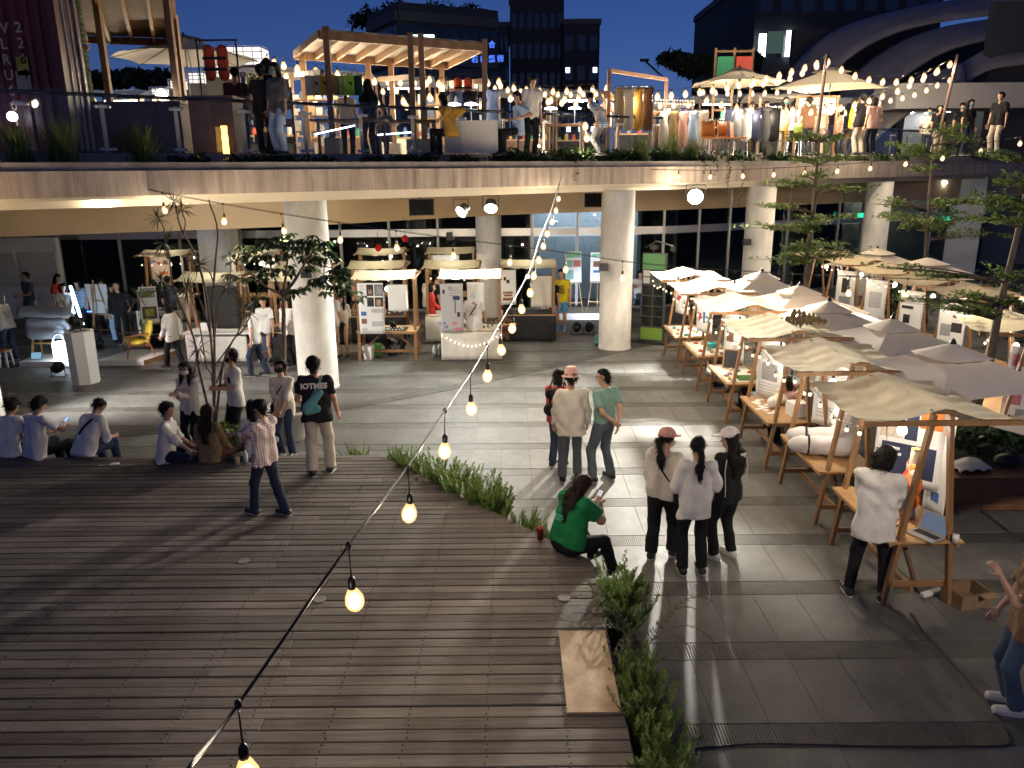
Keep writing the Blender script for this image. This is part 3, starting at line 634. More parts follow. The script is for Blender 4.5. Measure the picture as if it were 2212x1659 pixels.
shell([(2060, 150), (2130, 110), (2190, 95), (2260, 90)], [(2085, 178), (2140, 150), (2200, 140), (2260, 135)], 36, 34).build('roof_shell', M_VAULT, vh, smooth=True)
MB().b3((PY(1700, 250, 46).x, 46, TZ), (PY(2260, 200, 46).x, 46.4, PY(1900, 40, 46).z-0.5)).build('rear_wall', M_FAC2, vh)
x0, x1, z0, z1 = rectY(1940, 180, 2250, 232, 31.5); MB().b3((x0, 31.5, z0), (x1, 33.5, z1)).build('canopy_beam', mat('pale_beam', (0.30, 0.29, 0.29), 0.7, 0.1, 1), vh)
x0, x1, z0, z1 = rectY(1960, 232, 2105, 305, 34.0)
MB().b3((x0, 36.5, TZ), (x1+1, 36.6, z1)).build('lit_room_wall', mat('lit_room', (0.62, 0.62, 0.62), 0.7), vh)
MB().b3((x0-0.4, 33.9, TZ), (x0-0.1, 36.5, z1+0.4)).build('door_jamb', M_FAC2, vh); MB().b3((x1, 33.6, TZ), (x1+0.35, 36.5, z1+0.4)).build('door_jamb', M_FAC2, vh)
MB().b3((x0, 33.9, z1-0.08), (x1, 36.5, z1)).build('room_ceiling', M_WHITE, vh)
MB().b3((x1+0.4, 34.5, TZ), (x1+14, 35, 11)).build('side_wall', M_FAC, vh)
for k, (du, dv) in enumerate(((0.2, 0.5), (0.5, 0.35), (0.75, 0.8), (0.35, 1.6), (0.65, 1.9))):
    b = MB(); b.lathe((0, 0, 0), [(0.11, 0), (0.11, 0.04)], 14); b.build('downlight', emat('downlight', (0.95, 0.97, 1), 40), vh, loc=(x0+(x1-x0)*du, 34.2+dv, z1-0.13))
# ---------------- distant trees beyond the terrace ----------------
M_FARLEAF = mat('far_leaf', (0.035, 0.05, 0.022), 0.8, rnd=0.4, island=True); M_BARK = mat('bark', (0.10, 0.075, 0.055), 0.85, 0.35, 12, 0.4, 30, stretch=(1, 1, 0.3))
def leaf_cloud(centers, n, size, rng, flat=0.5, shape='q'):
    """n small leaf faces spread through blobs (center, rx, ry, rz)"""
    tot = sum(c_[1]*c_[2]*c_[3] for c_ in centers); V = []; F = []
    for c_, rx, ry, rz in centers:
        k = max(6, int(n*rx*ry*rz/tot))
        u = rng.normal(size=(k, 3)); u /= np.linalg.norm(u, axis=1)[:, None]; r = rng.random(k)**0.45
        P = np.array(c_)[None]+u*r[:, None]*np.array([rx, ry, rz])
        a = rng.random(k)*2*PI; tl = rng.normal(size=(k, 2))*flat
        X = np.stack([np.cos(a), np.sin(a), tl[:, 0]], 1); Yv = np.stack([-np.sin(a), np.cos(a), tl[:, 1]], 1)
        s_ = size*(0.6+0.8*rng.random(k))[:, None]
        o = len(V)*4; q = np.stack([P-X*s_, P+Yv*s_*0.45, P+X*s_, P-Yv*s_*0.45], 1)
        V.append(q.reshape(-1, 3))
    V = np.concatenate(V); n4 = len(V)//4
    return V, np.arange(n4*4).reshape(-1, 4)
def np_mesh(name, V, F, m, smooth=False):
    me = bpy.data.meshes.new(name); me.vertices.add(len(V)); me.vertices.foreach_set('co', np.ascontiguousarray(V, dtype=np.float32).ravel())
    nf = len(F); k = F.shape[1]; me.loops.add(nf*k); me.loops.foreach_set('vertex_index', np.ascontiguousarray(F, dtype=np.int32).ravel())
    me.polygons.add(nf); me.polygons.foreach_set('loop_start', np.arange(0, nf*k, k, dtype=np.int32))
    for q in (m if isinstance(m, (list, tuple)) else [m]): me.materials.append(q)
    if smooth: me.polygons.foreach_set('use_smooth', np.ones(nf, dtype=bool))
    me.update(calc_edges=True); return me
RG = np.random.default_rng(3)
def far_tree(u, v0, v1, wpx, Yq, lab, n=1500):
    top = PY(u, v0, Yq); bot = PY(u, v1, Yq); h = top.z-bot.z; wd = wpx/1680*Yq
    t = thing('distant_tree', lab, 'tree', (top.x, Yq, 0), 0, 'dark trees beyond the terrace')
    b = MB(); b.tube([(0, 0, 0), (0.1, 0, bot.z*0.6), (0, 0, bot.z+h*0.5)], [0.3, 0.22, 0.08], 7); b.build('trunk', M_BARK, t)
    cs = [((RG.uniform(-wd*0.42, wd*0.42), RG.uniform(-1.5, 1.5), bot.z+h*(0.25+0.5*RG.random()*(1-0.4*abs(i-4)/4))), wd*0.2, 1.6, h*0.26) for i in range(9)]
    V, F = leaf_cloud(cs, n, 0.28, RG, 0.6); link('crown', np_mesh('crown', V, F, M_FARLEAF), t)
far_tree(300, 140, 200, 130, 60, 'dark tree seen under the left timber canopy'); far_tree(215, 150, 200, 110, 64, 'dark tree seen right behind the green cactus pole')
far_tree(1530, 104, 170, 170, 60, 'dark rounded tree against the sky left of the upper right tower', 2600); far_tree(1640, 118, 170, 90, 66, 'small dark tree at the foot of the upper right tower')
# ---------------- people: one implicit surface for the body, others for clothes and hair ----------------
def surf(prims, h, wr=0.0, seed=0, k=0.03):
    lo = np.min([np.minimum(p['a'], p['b'])-max(p['ra'], p['rb'])*1.3 for p in prims], axis=0)-3*h
    hi = np.max([np.maximum(p['a'], p['b'])+max(p['ra'], p['rb'])*1.3 for p in prims], axis=0)+3*h
    n = np.ceil((hi-lo)/h).astype(int)+1
    ax = [lo[i]+h*np.arange(n[i]) for i in range(3)]
    D = np.full(n, 0.12, dtype=np.float32)
    for p in prims:
        mg = max(p['ra'], p['rb'])*1.3+0.09
        i0 = np.maximum(((np.minimum(p['a'], p['b'])-mg-lo)/h).astype(int), 0); i1 = np.minimum(np.ceil((np.maximum(p['a'], p['b'])+mg-lo)/h).astype(int)+1, n)
        X = ax[0][i0[0]:i1[0], None, None]; Y = ax[1][None, i0[1]:i1[1], None]; Z = ax[2][None, None, i0[2]:i1[2]]
        a, b = p['a'], p['b']; dx, dy, dz = X-a[0], Y-a[1], Z-a[2]; e = b-a
        if p.get('fl') is not None:
            fa, ff = p['fl']; q = (dx*fa[0]+dy*fa[1]+dz*fa[2])*(1/ff-1); dx, dy, dz = dx+q*fa[0], dy+q*fa[1], dz+q*fa[2]
            e = e+fa*(e.dot(fa))*(1/ff-1)
        ee = max(float(e.dot(e)), 1e-9); t = np.clip((dx*e[0]+dy*e[1]+dz*e[2])/ee, 0, 1)
        d = np.sqrt((dx-t*e[0])**2+(dy-t*e[1])**2+(dz-t*e[2])**2)-(p['ra']+(p['rb']-p['ra'])*t)
        for c_ in p.get('clip', ()):
            cp, cn = c_; d = np.maximum(d, (X-cp[0])*cn[0]+(Y-cp[1])*cn[1]+(Z-cp[2])*cn[2])
        s_ = D[i0[0]:i1[0], i0[1]:i1[1], i0[2]:i1[2]]
        kk = p.get('k', k); hh = np.clip(0.5+0.5*(s_-d)/kk, 0, 1); D[i0[0]:i1[0], i0[1]:i1[1], i0[2]:i1[2]] = s_+(d-s_)*hh-kk*hh*(1-hh)
        if p.get('sub'): D[i0[0]:i1[0], i0[1]:i1[1], i0[2]:i1[2]] = np.maximum(s_, -d)
    if wr > 0:
        r = np.random.default_rng(seed); X, Y, Z = np.meshgrid(*ax, indexing='ij', sparse=True)
        for _ in range(5):
            v = r.normal(size=3)*np.array([20, 20, 11]); D += wr*0.42*np.sin(v[0]*X+v[1]*Y+v[2]*Z+r.random()*6.28+2.2*np.sin(9*Z+5*X+r.random()*6)).astype(np.float32)
    sg = D < 0
    s8 = np.zeros(np.array(n)-1, dtype=np.int8)
    for i in (0, 1):
        for j in (0, 1):
            for l_ in (0, 1): s8 += sg[i:n[0]-1+i, j:n[1]-1+j, l_:n[2]-1+l_]
    act = (s8 > 0) & (s8 < 8); idx = np.full(act.shape, -1, dtype=np.int32); I = np.argwhere(act)
    if len(I) == 0: return np.zeros((0, 3)), np.zeros((0, 4), int)
    idx[act] = np.arange(len(I)); acc = np.zeros((len(I), 3)); cnt = np.zeros(len(I))
    cor = [(0, 0, 0), (1, 0, 0), (0, 1, 0), (1, 1, 0), (0, 0, 1), (1, 0, 1), (0, 1, 1), (1, 1, 1)]
    val = [D[I[:, 0]+c_[0], I[:, 1]+c_[1], I[:, 2]+c_[2]] for c_ in cor]
    for i, j in ((0, 1), (2, 3), (4, 5), (6, 7), (0, 2), (1, 3), (4, 6), (5, 7), (0, 4), (1, 5), (2, 6), (3, 7)):
        m = (val[i] < 0) != (val[j] < 0); t = np.where(m, val[i]/np.where(m, val[i]-val[j], 1), 0)[:, None]
        acc += m[:, None]*(np.array(cor[i])+t*(np.array(cor[j])-np.array(cor[i]))); cnt += m
    V = lo+h*(I+acc/cnt[:, None]); F = []
    for axn in range(3):
        A = [slice(None)]*3; B = [slice(None)]*3; A[axn] = slice(0, -1); B[axn] = slice(1, None)
        ch = np.argwhere(sg[tuple(A)] != sg[tuple(B)]); u, v = [(1, 2), (2, 0), (0, 1)][axn]
        ok = (ch[:, u] > 0) & (ch[:, v] > 0) & (ch[:, u] < n[u]-1) & (ch[:, v] < n[v]-1); ch = ch[ok]
        def cell(du, dv): q = ch.copy(); q[:, u] -= du; q[:, v] -= dv; return idx[q[:, 0], q[:, 1], q[:, 2]]
        qd = np.stack([cell(1, 1), cell(0, 1), cell(0, 0), cell(1, 0)], 1)
        fl = ~sg[tuple(ch.T)]; qd[fl] = qd[fl][:, ::-1]; F.append(qd)
    return V, np.concatenate(F)
def A3(*x): return np.array(x, dtype=float)
def cap(a, b, ra, rb=None, **kw): return dict(a=np.array(a, float), b=np.array(b, float), ra=ra, rb=rb if rb is not None else ra, **kw)
def ik(a, c_, l1, l2, pole):
    d = c_-a; L = np.linalg.norm(d)
    if L > (l1+l2)*0.995: c_ = a+d/L*(l1+l2)*0.995; d = c_-a; L = np.linalg.norm(d)
    x = (l1*l1-l2*l2+L*L)/(2*L); hgt = math.sqrt(max(l1*l1-x*x, 1e-6)); n = d/L; p = np.array(pole, float); p = p-n*p.dot(n); p /= max(np.linalg.norm(p), 1e-6)
    return a+n*x+p*hgt, c_
def rot(v, ax, an):
    return np.array(Matrix.Rotation(an, 3, Vector(ax)) @ Vector(v))
SKIN = mat('skin', (0.46, 0.26, 0.17), 0.5, 0.1, 10); SKIN2 = mat('skin_b', (0.38, 0.20, 0.13), 0.5, 0.1, 10)
HAIR = mat('black_hair', (0.007, 0.006, 0.006), 0.65, 0.4, 50, 0.4, 90, spec=0.18, stretch=(3, 3, 0.4)); HAIRB = mat('brown_hair', (0.022, 0.012, 0.008), 0.6, 0.4, 50, 0.4, 120, spec=0.2, stretch=(3, 3, 0.4))
EYEM = mat('eye_dark', (0.01, 0.008, 0.008), 0.3); LIPM = mat('lip', (0.32, 0.12, 0.10), 0.5)
def fab(name, col, **k): return mat('fabric_'+name, col, 0.9, 0.14, 9, 0.55, 15, spec=0.25, stretch=(1, 1, 0.6), **k)
F_ = dict(white=fab('white', (0.66, 0.63, 0.59)), cream=fab('cream', (0.62, 0.56, 0.47)), black=fab('black', (0.012, 0.012, 0.014)), jeans=fab('jeans', (0.045, 0.06, 0.11)), grey=fab('grey', (0.10, 0.105, 0.12)),
          green=fab('green', (0.01, 0.17, 0.05)), sage=fab('sage', (0.20, 0.33, 0.27)), red=fab('red', (0.55, 0.05, 0.045)), coral=fab('coral', (0.62, 0.09, 0.10)), beige=fab('beige', (0.50, 0.44, 0.36)), khaki=fab('khaki', (0.22, 0.155, 0.075)),
          yellow=fab('yellow', (0.72, 0.56, 0.03)), navy=fab('navy', (0.02, 0.025, 0.05)), slate=fab('slate', (0.09, 0.11, 0.13)), lblue=fab('lblue', (0.33, 0.45, 0.62)), pink=fab('pink', (0.62, 0.36, 0.30)), brown=fab('brown', (0.10, 0.05, 0.03)), teal=fab('teal', (0.10, 0.27, 0.29)), ochre=fab('ochre', (0.40, 0.22, 0.04)))
def plaidmat():
    m = mat('plaid', (0.5, 0.4, 0.38), 0.9); n = m.node_tree.nodes; l = m.node_tree.links; b = n['Principled BSDF']
    tc = n.new('ShaderNodeTexCoord'); outs = []
    for dirn, sc in (('X', 9.0), ('Z', 9.0)):
        w = n.new('ShaderNodeTexWave'); w.bands_direction = dirn; w.inputs['Scale'].default_value = sc; w.inputs['Distortion'].default_value = 0.6; l.new(tc.outputs['Object'], w.inputs[0]); outs.append(w.outputs['Fac'])
    ad = n.new('ShaderNodeMath'); ad.operation = 'ADD'; l.new(outs[0], ad.inputs[0]); l.new(outs[1], ad.inputs[1])
    cr = n.new('ShaderNodeValToRGB'); l.new(ad.outputs[0], cr.inputs[0]); cr.color_ramp.interpolation = 'CONSTANT'
    cr.color_ramp.elements[0].color = (0.02, 0.02, 0.06, 1); cr.color_ramp.elements[1].position = 0.35; cr.color_ramp.elements[1].color = (0.42, 0.06, 0.06, 1)
    e = cr.color_ramp.elements.new(0.62); e.color = (0.62, 0.55, 0.52, 1)
    l.new(cr.outputs[0], b.inputs['Base Color']); return m
F_['plaid'] = plaidmat()
def stripemat():
    m = mat('stripe_blue', (0.2, 0.3, 0.4), 0.9); n = m.node_tree.nodes; l = m.node_tree.links; b = n['Principled BSDF']; tc = n.new('ShaderNodeTexCoord')
    w = n.new('ShaderNodeTexWave'); w.bands_direction = 'Z'; w.inputs['Scale'].default_value = 7; l.new(tc.outputs['Object'], w.inputs[0])
    cr = n.new('ShaderNodeValToRGB'); l.new(w.outputs['Fac'], cr.inputs[0]); cr.color_ramp.elements[0].color = (0.10, 0.14, 0.2, 1); cr.color_ramp.elements[1].color = (0.4, 0.5, 0.6, 1); l.new(cr.outputs[0], b.inputs['Base Color']); return m
F_['stripe'] = stripemat()
M_SHOEB = mat('shoe_black', (0.015, 0.015, 0.016), 0.5); M_SHOEW = mat('shoe_white', (0.62, 0.58, 0.54), 0.6); M_SOLE = mat('sole', (0.55, 0.52, 0.48), 0.7); M_SHOEBL = mat('shoe_blue', (0.10, 0.30, 0.75), 0.5)
def person(label, loc, yaw, H=1.70, top='white', bottom='black', hair='short', hairm=None, shoes='black', sex='m', sleeve='short', tuck=0.0, bl='long', hz=None, lean=0.0, side=0.0, twist=0.0, head=(0, 0), handL=None, handR=None, footL=None, footR=None, poleA=None, poleK=None,
           mask=None, cap_m=None, res=0.017, fat=1.0, skirt=None, group=None, seed=1, skin=None, extras=None, glasses=False, hem=None, kneeL=None, kneeR=None, ftL=0, ftR=0, bareleg=False, armw=1.0, wr=0.012):
    """yaw 0 faces +Y; local +x is the person's right. hands/feet are local targets in metres for H=1.70"""
    s = H/1.70; t = thing('person', label, 'person', loc, R(yaw), group); skin = skin or SKIN; hairm = hairm or HAIR
    sx = 0.175 if sex == 'm' else 0.158; hipw = 0.085 if sex == 'm' else 0.09
    hz = hz if hz is not None else 0.905
    pel = A3(0, 0, hz); ly, lx = R(lean), R(side)
    up = A3(math.sin(lx), math.sin(ly), math.cos(ly)*math.cos(lx)); up /= np.linalg.norm(up)
    rt = rot((1, 0, 0), (0, 0, 1), R(twist)); rt = rt-up*rt.dot(up); rt /= np.linalg.norm(rt); fw = np.cross(up, rt)
    chest = pel+up*0.36; neck = pel+up*0.53-fw*0.005; hu = up*0.55+A3(0, 0, 1)*0.45+fw*0.10; hu /= np.linalg.norm(hu)
    hf = fw-hu*fw.dot(hu); hf /= np.linalg.norm(hf); hr = np.cross(hf, hu)
    hf = rot(hf, hu, R(head[0])); hr = np.cross(hf, hu); hu2 = rot(hu, hr, -R(head[1])); hf = rot(hf, hr, -R(head[1])); hu = hu2
    hc = neck+(up*0.35+hu*0.65)*0.175+hf*0.02
    shL, shR = neck-up*0.055-rt*sx, neck-up*0.055+rt*sx
    hL = A3(*(handL or (-0.25, 0.05, 0.80))); hR = A3(*(handR or (0.25, 0.05, 0.80)))
    pa = poleA or ((-0.5, -1, -0.2), (0.5, -1, -0.2))
    eL, hL = ik(shL, hL, 0.285, 0.255, pa[0]); eR, hR = ik(shR, hR, 0.285, 0.255, pa[1])
    fl = A3(*(footL or (-0.10, 0.0, 0.085))); fr = A3(*(footR or (0.10, 0.0, 0.085)))
    hpL, hpR = pel-rt*hipw-A3(0, 0, 0.02), pel+rt*hipw-A3(0, 0, 0.02); pk = poleK or ((-0.1, 1, 0.1), (0.1, 1, 0.1))
    kL, fl = ik(hpL, fl, 0.415, 0.415, pk[0]); kR, fr = ik(hpR, fr, 0.415, 0.415, pk[1])
    F = fat; FL = (fw, 0.66)
    def toe(f, k_, an): d = rot(A3(0, 1, 0), (0, 0, 1), R(an)); return d
    tL, tR = toe(fl, kL, ftL), toe(fr, kR, ftR)
    # body
    P = [cap(hc+hu*0.025-hf*0.012, hc+hu*0.02+hf*0.012, 0.083, 0.08), cap(hc-hu*0.05+hf*0.025, hc-hu*0.075+hf*0.045, 0.055, 0.04), cap(neck-up*0.03, hc-hu*0.05, 0.052, 0.05),
         cap(hc-hu*0.02+hf*0.088, hc-hu*0.032+hf*0.102, 0.012, 0.014, k=0.012), cap(hc-hr*0.083-hf*0.005, hc-hr*0.083-hu*0.02, 0.016, 0.012, k=0.01), cap(hc+hr*0.083-hf*0.005, hc+hr*0.083-hu*0.02, 0.016, 0.012, k=0.01),
         cap(neck-up*0.055-rt*sx*0.75, neck-up*0.055+rt*sx*0.75, 0.052), cap(pel-rt*0.055, pel+rt*0.055, 0.098*F, fl=(fw, 0.8))]
    for q in (-1, 1): P += [cap(neck-up*0.14+rt*q*0.062, pel+up*0.12+rt*q*0.045, 0.098*F, 0.088*F, fl=(fw, 0.72))]
    for sh, e, h_ in ((shL, eL, hL), (shR, eR, hR)):
        P += [cap(sh, e, 0.047*armw, 0.037*armw), cap(e, h_, 0.037*armw, 0.025*armw)]
    for hp, k_, f in ((hpL, kL, fl), (hpR, kR, fr)): P += [cap(hp, k_, 0.082*F, 0.052), cap(k_, k_+(f-k_)*0.35, 0.05, 0.052), cap(k_+(f-k_)*0.35, f, 0.052, 0.034)]
    for f, d in ((fl, tL), (fr, tR)): P += [cap(f-A3(0, 0, 0.03), f+d*0.13-A3(0, 0, 0.055), 0.036, 0.028)]
    V, Q = surf(P, res)
    mb = MB(); mb.v = [tuple(q) for q in V]; mb.f = [tuple(q) for q in Q]; mb.m = [0]*len(Q)
    # hands: palm, four fingers and a thumb
    for sgn, e, h_ in ((-1, eL, hL), (1, eR, hR)):
        d = h_-e; d /= np.linalg.norm(d); inn = -rt*sgn*0.7+fw*0.5; inn = inn-d*inn.dot(d); inn /= np.linalg.norm(inn); lat = np.cross(d, inn)*sgn   # lat points to the thumb side
        lat = lat if lat.dot(fw+up*0.3) > 0 else -lat
        pc = h_+d*0.045
        Mh = np.stack([lat, d, inn], 1)
        ball = MB(); ball.ball((0, 0, 0), 1.0, 8, 6, (0.043, 0.055, 0.018)); mb.add([tuple(pc+Mh @ np.array(q)) for q in ball.v], ball.f)
        for qn, (o, ln) in enumerate(((0.030, 0.072), (0.010, 0.08), (-0.010, 0.076), (-0.029, 0.06))):
            b0 = h_+d*0.085+lat*o; b1 = b0+(d*0.9+inn*0.35)*ln*0.5; b2 = b1+(d*0.55+inn*0.8)*ln*0.5
            mb.tube([tuple(b0-d*0.02), tuple(b0), tuple(b1), tuple(b2)], [0.0095, 0.0095, 0.0085, 0.0065], 5)
        b0 = h_+d*0.03+lat*0.034; b1 = b0+(lat*0.75+d*0.6+inn*0.2)*0.038; b2 = b1+(d*0.85+inn*0.45+lat*0.2)*0.03
        mb.tube([tuple(b0-lat*0.015), tuple(b0), tuple(b1), tuple(b2)], [0.012, 0.0115, 0.0095, 0.0075], 5)
    mb.mi(1)
    for sg in (-1, 1):
        mb.ball(tuple(hc+hf*0.083+hr*sg*0.032+hu*0.008), 0.0095, 6, 4)
        mb.bar(tuple(hc+hf*0.088+hr*sg*0.018+hu*0.03), tuple(hc+hf*0.080+hr*sg*0.048+hu*0.031), 0.012, 0.007)
    mb.mi(2); mb.ball(tuple(hc+hf*0.087-hu*0.058), 0.02, 6, 4, (1, 0.6, 0.32))
    b = mb.build('body', [skin, EYEM, LIPM], t, smooth=True); b.scale = (s, s, s)
    def layer(name, prims, m, wr_=0.0, k=0.03, rr=None):
        V, Q = surf(prims, rr or res, wr_, seed, k)
        if len(Q) == 0: return None
        o = link(name, np_mesh(name, V, Q, m, True), t); o.scale = (s, s, s); return o
    # top
    tm = F_[top] if isinstance(top, str) else top
    hemz = hem if hem is not None else (-0.11 if not tuck else 0.03); hp_ = pel+up*hemz
    cl = ((hp_, -up),)
    w1 = 0.128*F if sex == 'm' else 0.116*F
    T = [cap(neck-up*0.055-rt*sx*0.78, neck-up*0.055+rt*sx*0.78, 0.062)]
    for q in (-1, 1): T += [cap(neck-up*0.15+rt*q*0.066, hp_+up*0.02+rt*q*0.066, w1*0.93, w1*(1.13 if not tuck else 0.9), fl=(fw, 0.80), clip=cl)]
    T += [cap(chest+up*0.04-rt*0.05+fw*(0.03 if sex == 'f' else 0.01), chest+up*0.04+rt*0.05+fw*(0.03 if sex == 'f' else 0.01), 0.095*F, fl=(fw, 0.8))]
    for sh, e, h_ in ((shL, eL, hL), (shR, eR, hR)):
        if sleeve == 'none': continue
        ue = e-sh; ue /= np.linalg.norm(ue); ff = h_-e; ff /= np.linalg.norm(ff)
        if sleeve == 'short': T += [cap(sh, sh+(e-sh)*0.8, 0.068*armw, 0.066*armw, clip=((sh+(e-sh)*0.72, ue),))]
        elif sleeve == 'elbow': T += [cap(sh, e, 0.068*armw, 0.062*armw), cap(e, e+(h_-e)*0.4, 0.058*armw, 0.052*armw, clip=((e+(h_-e)*0.25, ff),))]
        else: T += [cap(sh, e, 0.066*armw, 0.058*armw), cap(e, h_, 0.056*armw, 0.044*armw, clip=((h_-ff*0.015, ff),))]
    T += [cap(neck-up*0.02, neck+up*0.012, 0.062, 0.056, k=0.02, clip=((neck+up*0.014, up),))]
    tobj = layer('top', T, tm, wr)
    # bottom
    bm = F_[bottom] if isinstance(bottom, str) else bottom
    wz = 0.09 if tuck else min(0.09, hemz+0.04) if hemz < 0 else 0.05
    B = [cap(pel-rt*0.05, pel+rt*0.05, 0.108*F, fl=(fw, 0.82), clip=((pel+up*wz, up),)), cap(pel+up*0.05-rt*0.045, pel+up*0.05+rt*0.045, 0.098*F, fl=(fw, 0.76), clip=((pel+up*wz, up),))]
    if skirt:
        kz = skirt; mid = (kL+kR)/2; ce = pel+(mid-pel)*0.9; low = A3((fl[0]+fr[0])/2, (fl[1]+fr[1])/2, kz)
        B += [cap(pel, low, 0.12*F, 0.19, clip=((low, A3(0, 0, -1)),), fl=(fw, 0.8))]
    else:
        lw = 1.12 if bl != 'wide' else 1.3
        for hp, k_, f in ((hpL, kL, fl), (hpR, kR, fr)):
            ks = (f-k_); kn = ks/np.linalg.norm(ks)
            if bl == 'shorts': B += [cap(hp, k_, 0.09*F*lw, 0.078*lw, clip=((hp+(k_-hp)*0.62, (k_-hp)/np.linalg.norm(k_-hp)),))]
            elif bl == 'knee': B += [cap(hp, k_, 0.09*F*lw, 0.07*lw, clip=((hp+(k_-hp)*0.95, (k_-hp)/np.linalg.norm(k_-hp)),))]
            else: B += [cap(hp, k_, 0.094*F, 0.062*lw), cap(k_, f, 0.062*lw, (0.05 if bl == 'slim' else 0.062)*lw, clip=((f+kn*0.01, kn),))]
    layer('skirt' if skirt else ('shorts' if bl in ('shorts', 'knee') else 'trousers'), B, bm, 0.005)
    # shoes
    sm = {'black': M_SHOEB, 'white': M_SHOEW, 'blue': M_SHOEBL}.get(shoes, M_SHOEB)
    for f, d in ((fl, tL), (fr, tR)):
        zb = f[2]-0.085
        base = A3(f[0], f[1], zb)
        so = layer('shoe', [cap(base-d*0.045+A3(0, 0, 0.045), base+d*0.155+A3(0, 0, 0.037), 0.047, 0.042, clip=((base+A3(0, 0, 0.002), A3(0, 0, -1)),)), cap(base-d*0.03+A3(0, 0, 0.06), base+A3(0, 0, 0.1), 0.043, 0.042, clip=((base+A3(0, 0, 0.105), A3(0, 0, 1)),))], sm, rr=0.0125)
        if so is not None:
            mo = MB(); mo.tube([tuple(base-d*0.085+A3(0, 0, 0.012)), tuple(base-d*0.05+A3(0, 0, 0.012)), tuple(base+d*0.1+A3(0, 0, 0.012)), tuple(base+d*0.185+A3(0, 0, 0.012))], [0.02, 0.044, 0.048, 0.024], 8)
            mo.v = [(q[0], q[1], min(zb+0.022, max(zb, q[2]))) for q in mo.v]
            mo.build('sole', M_SOLE if shoes != 'plain' else M_SHOEB, so)
    # hair
    fc = (hc+hf*0.045+hu*0.02, hf*0.8-hu*0.35); fc = (fc[0], fc[1]/np.linalg.norm(fc[1]))
    Hh = [cap(hc+hu*0.032-hf*0.014, hc+hu*0.034+hf*0.008, 0.098, 0.092, clip=(fc,)), cap(hc+hu*0.062-hf*0.01, hc+hu*0.062+hf*0.045, 0.066, 0.05, k=0.02)]
    if hair in ('short', 'under'): Hh += [cap(hc-hf*0.05-hu*0.02, hc-hf*0.05-hu*0.055, 0.06, 0.04, k=0.02)]
    if hair == 'bob': Hh += [cap(hc-hf*0.03+hr*q, hc-hf*0.025+hr*q*1.15-hu*0.10, 0.06, 0.052, k=0.03) for q in (-0.05, 0.05)]+[cap(hc-hf*0.05, hc-hf*0.05-hu*0.1, 0.07, 0.06)]
    if hair == 'long': Hh += [cap(hc-hf*0.035+hr*q, neck-up*0.10-fw*0.09+rt*q*1.5, 0.06, 0.05, k=0.03) for q in (-0.045, 0.045)]+[cap(neck-up*0.1-fw*0.09, neck-up*0.26-fw*0.115, 0.085, 0.05, fl=(fw, 0.55))]
    if hair == 'pony': Hh += [cap(hc-hf*0.09, hc-hf*0.135-hu*0.03, 0.035, 0.035, k=0.02), cap(hc-hf*0.135-hu*0.03, neck-fw*0.12-up*0.03, 0.038, 0.042, k=0.02), cap(neck-fw*0.12-up*0.03, neck-fw*0.125-up*0.17, 0.045, 0.02, k=0.02)]
    if hair == 'bun': Hh += [cap(hc-hf*0.085+hu*0.06, hc-hf*0.11+hu*0.075, 0.045, 0.045, k=0.012)]
    if hair == 'topbun': Hh += [cap(hc-hf*0.02+hu*0.13, hc-hf*0.025+hu*0.15, 0.04, 0.04, k=0.012)]
    if hair == 'side': Hh += [cap(hc-hf*0.03+hr*q, neck-up*0.12+fw*0.07+rt*q*1.6, 0.055, 0.04, k=0.03) for q in (-0.055, 0.055)]+[cap(hc-hf*0.05, neck-up*0.1-fw*0.07, 0.07, 0.06)]
    ho = layer('hair', Hh, hairm, 0.011, k=0.02, rr=min(res, 0.0145))
    if res < 0.018 and ho is not None:      # loose strands over the hair mass
        r = np.random.default_rng(seed+50); HV = np.empty(len(ho.data.vertices)*3, dtype=np.float32); ho.data.vertices.foreach_get('co', HV); HV = HV.reshape(-1, 3).astype(float); sel = HV[r.integers(0, len(HV), 260)]; nn = sel-hc; nn /= np.linalg.norm(nn, axis=1)[:, None]
        low = (sel-hc).dot(hu) < -0.05; dr = -hu*0.75-hf*0.35+nn*np.where(low, 0.1, 0.35)[:, None]+r.normal(size=sel.shape)*0.28; dr -= hf*0.5*((sel-hc).dot(hf) > 0.03)[:, None]; dr /= np.linalg.norm(dr, axis=1)[:, None]; L_ = (0.035+0.04*r.random(len(sel)))[:, None]; sd = np.cross(dr, nn); sd /= np.maximum(np.linalg.norm(sd, axis=1), 1e-6)[:, None]; b0 = sel+nn*0.002; md = b0+dr*L_*0.5+nn*0.006
        Qv = np.stack([b0-sd*0.004, b0+sd*0.004, md+sd*0.003, md-sd*0.003, md-sd*0.003, md+sd*0.003, b0+dr*L_+sd*0.0008, b0+dr*L_-sd*0.0008], 1).reshape(-1, 3)
        so_ = link('hair_strands', quads4(Qv, hairm), t); so_.scale = (s, s, s); so_['kind'] = 'stuff'
    if mask:
        mc = hc-hu*0.045+hf*0.05
        layer('face_mask', [cap(mc-hr*0.02, mc+hr*0.02, 0.056, clip=((mc+hu*0.036, hu), (mc-hf*0.012, -hf)))], F_[mask], rr=0.0125)
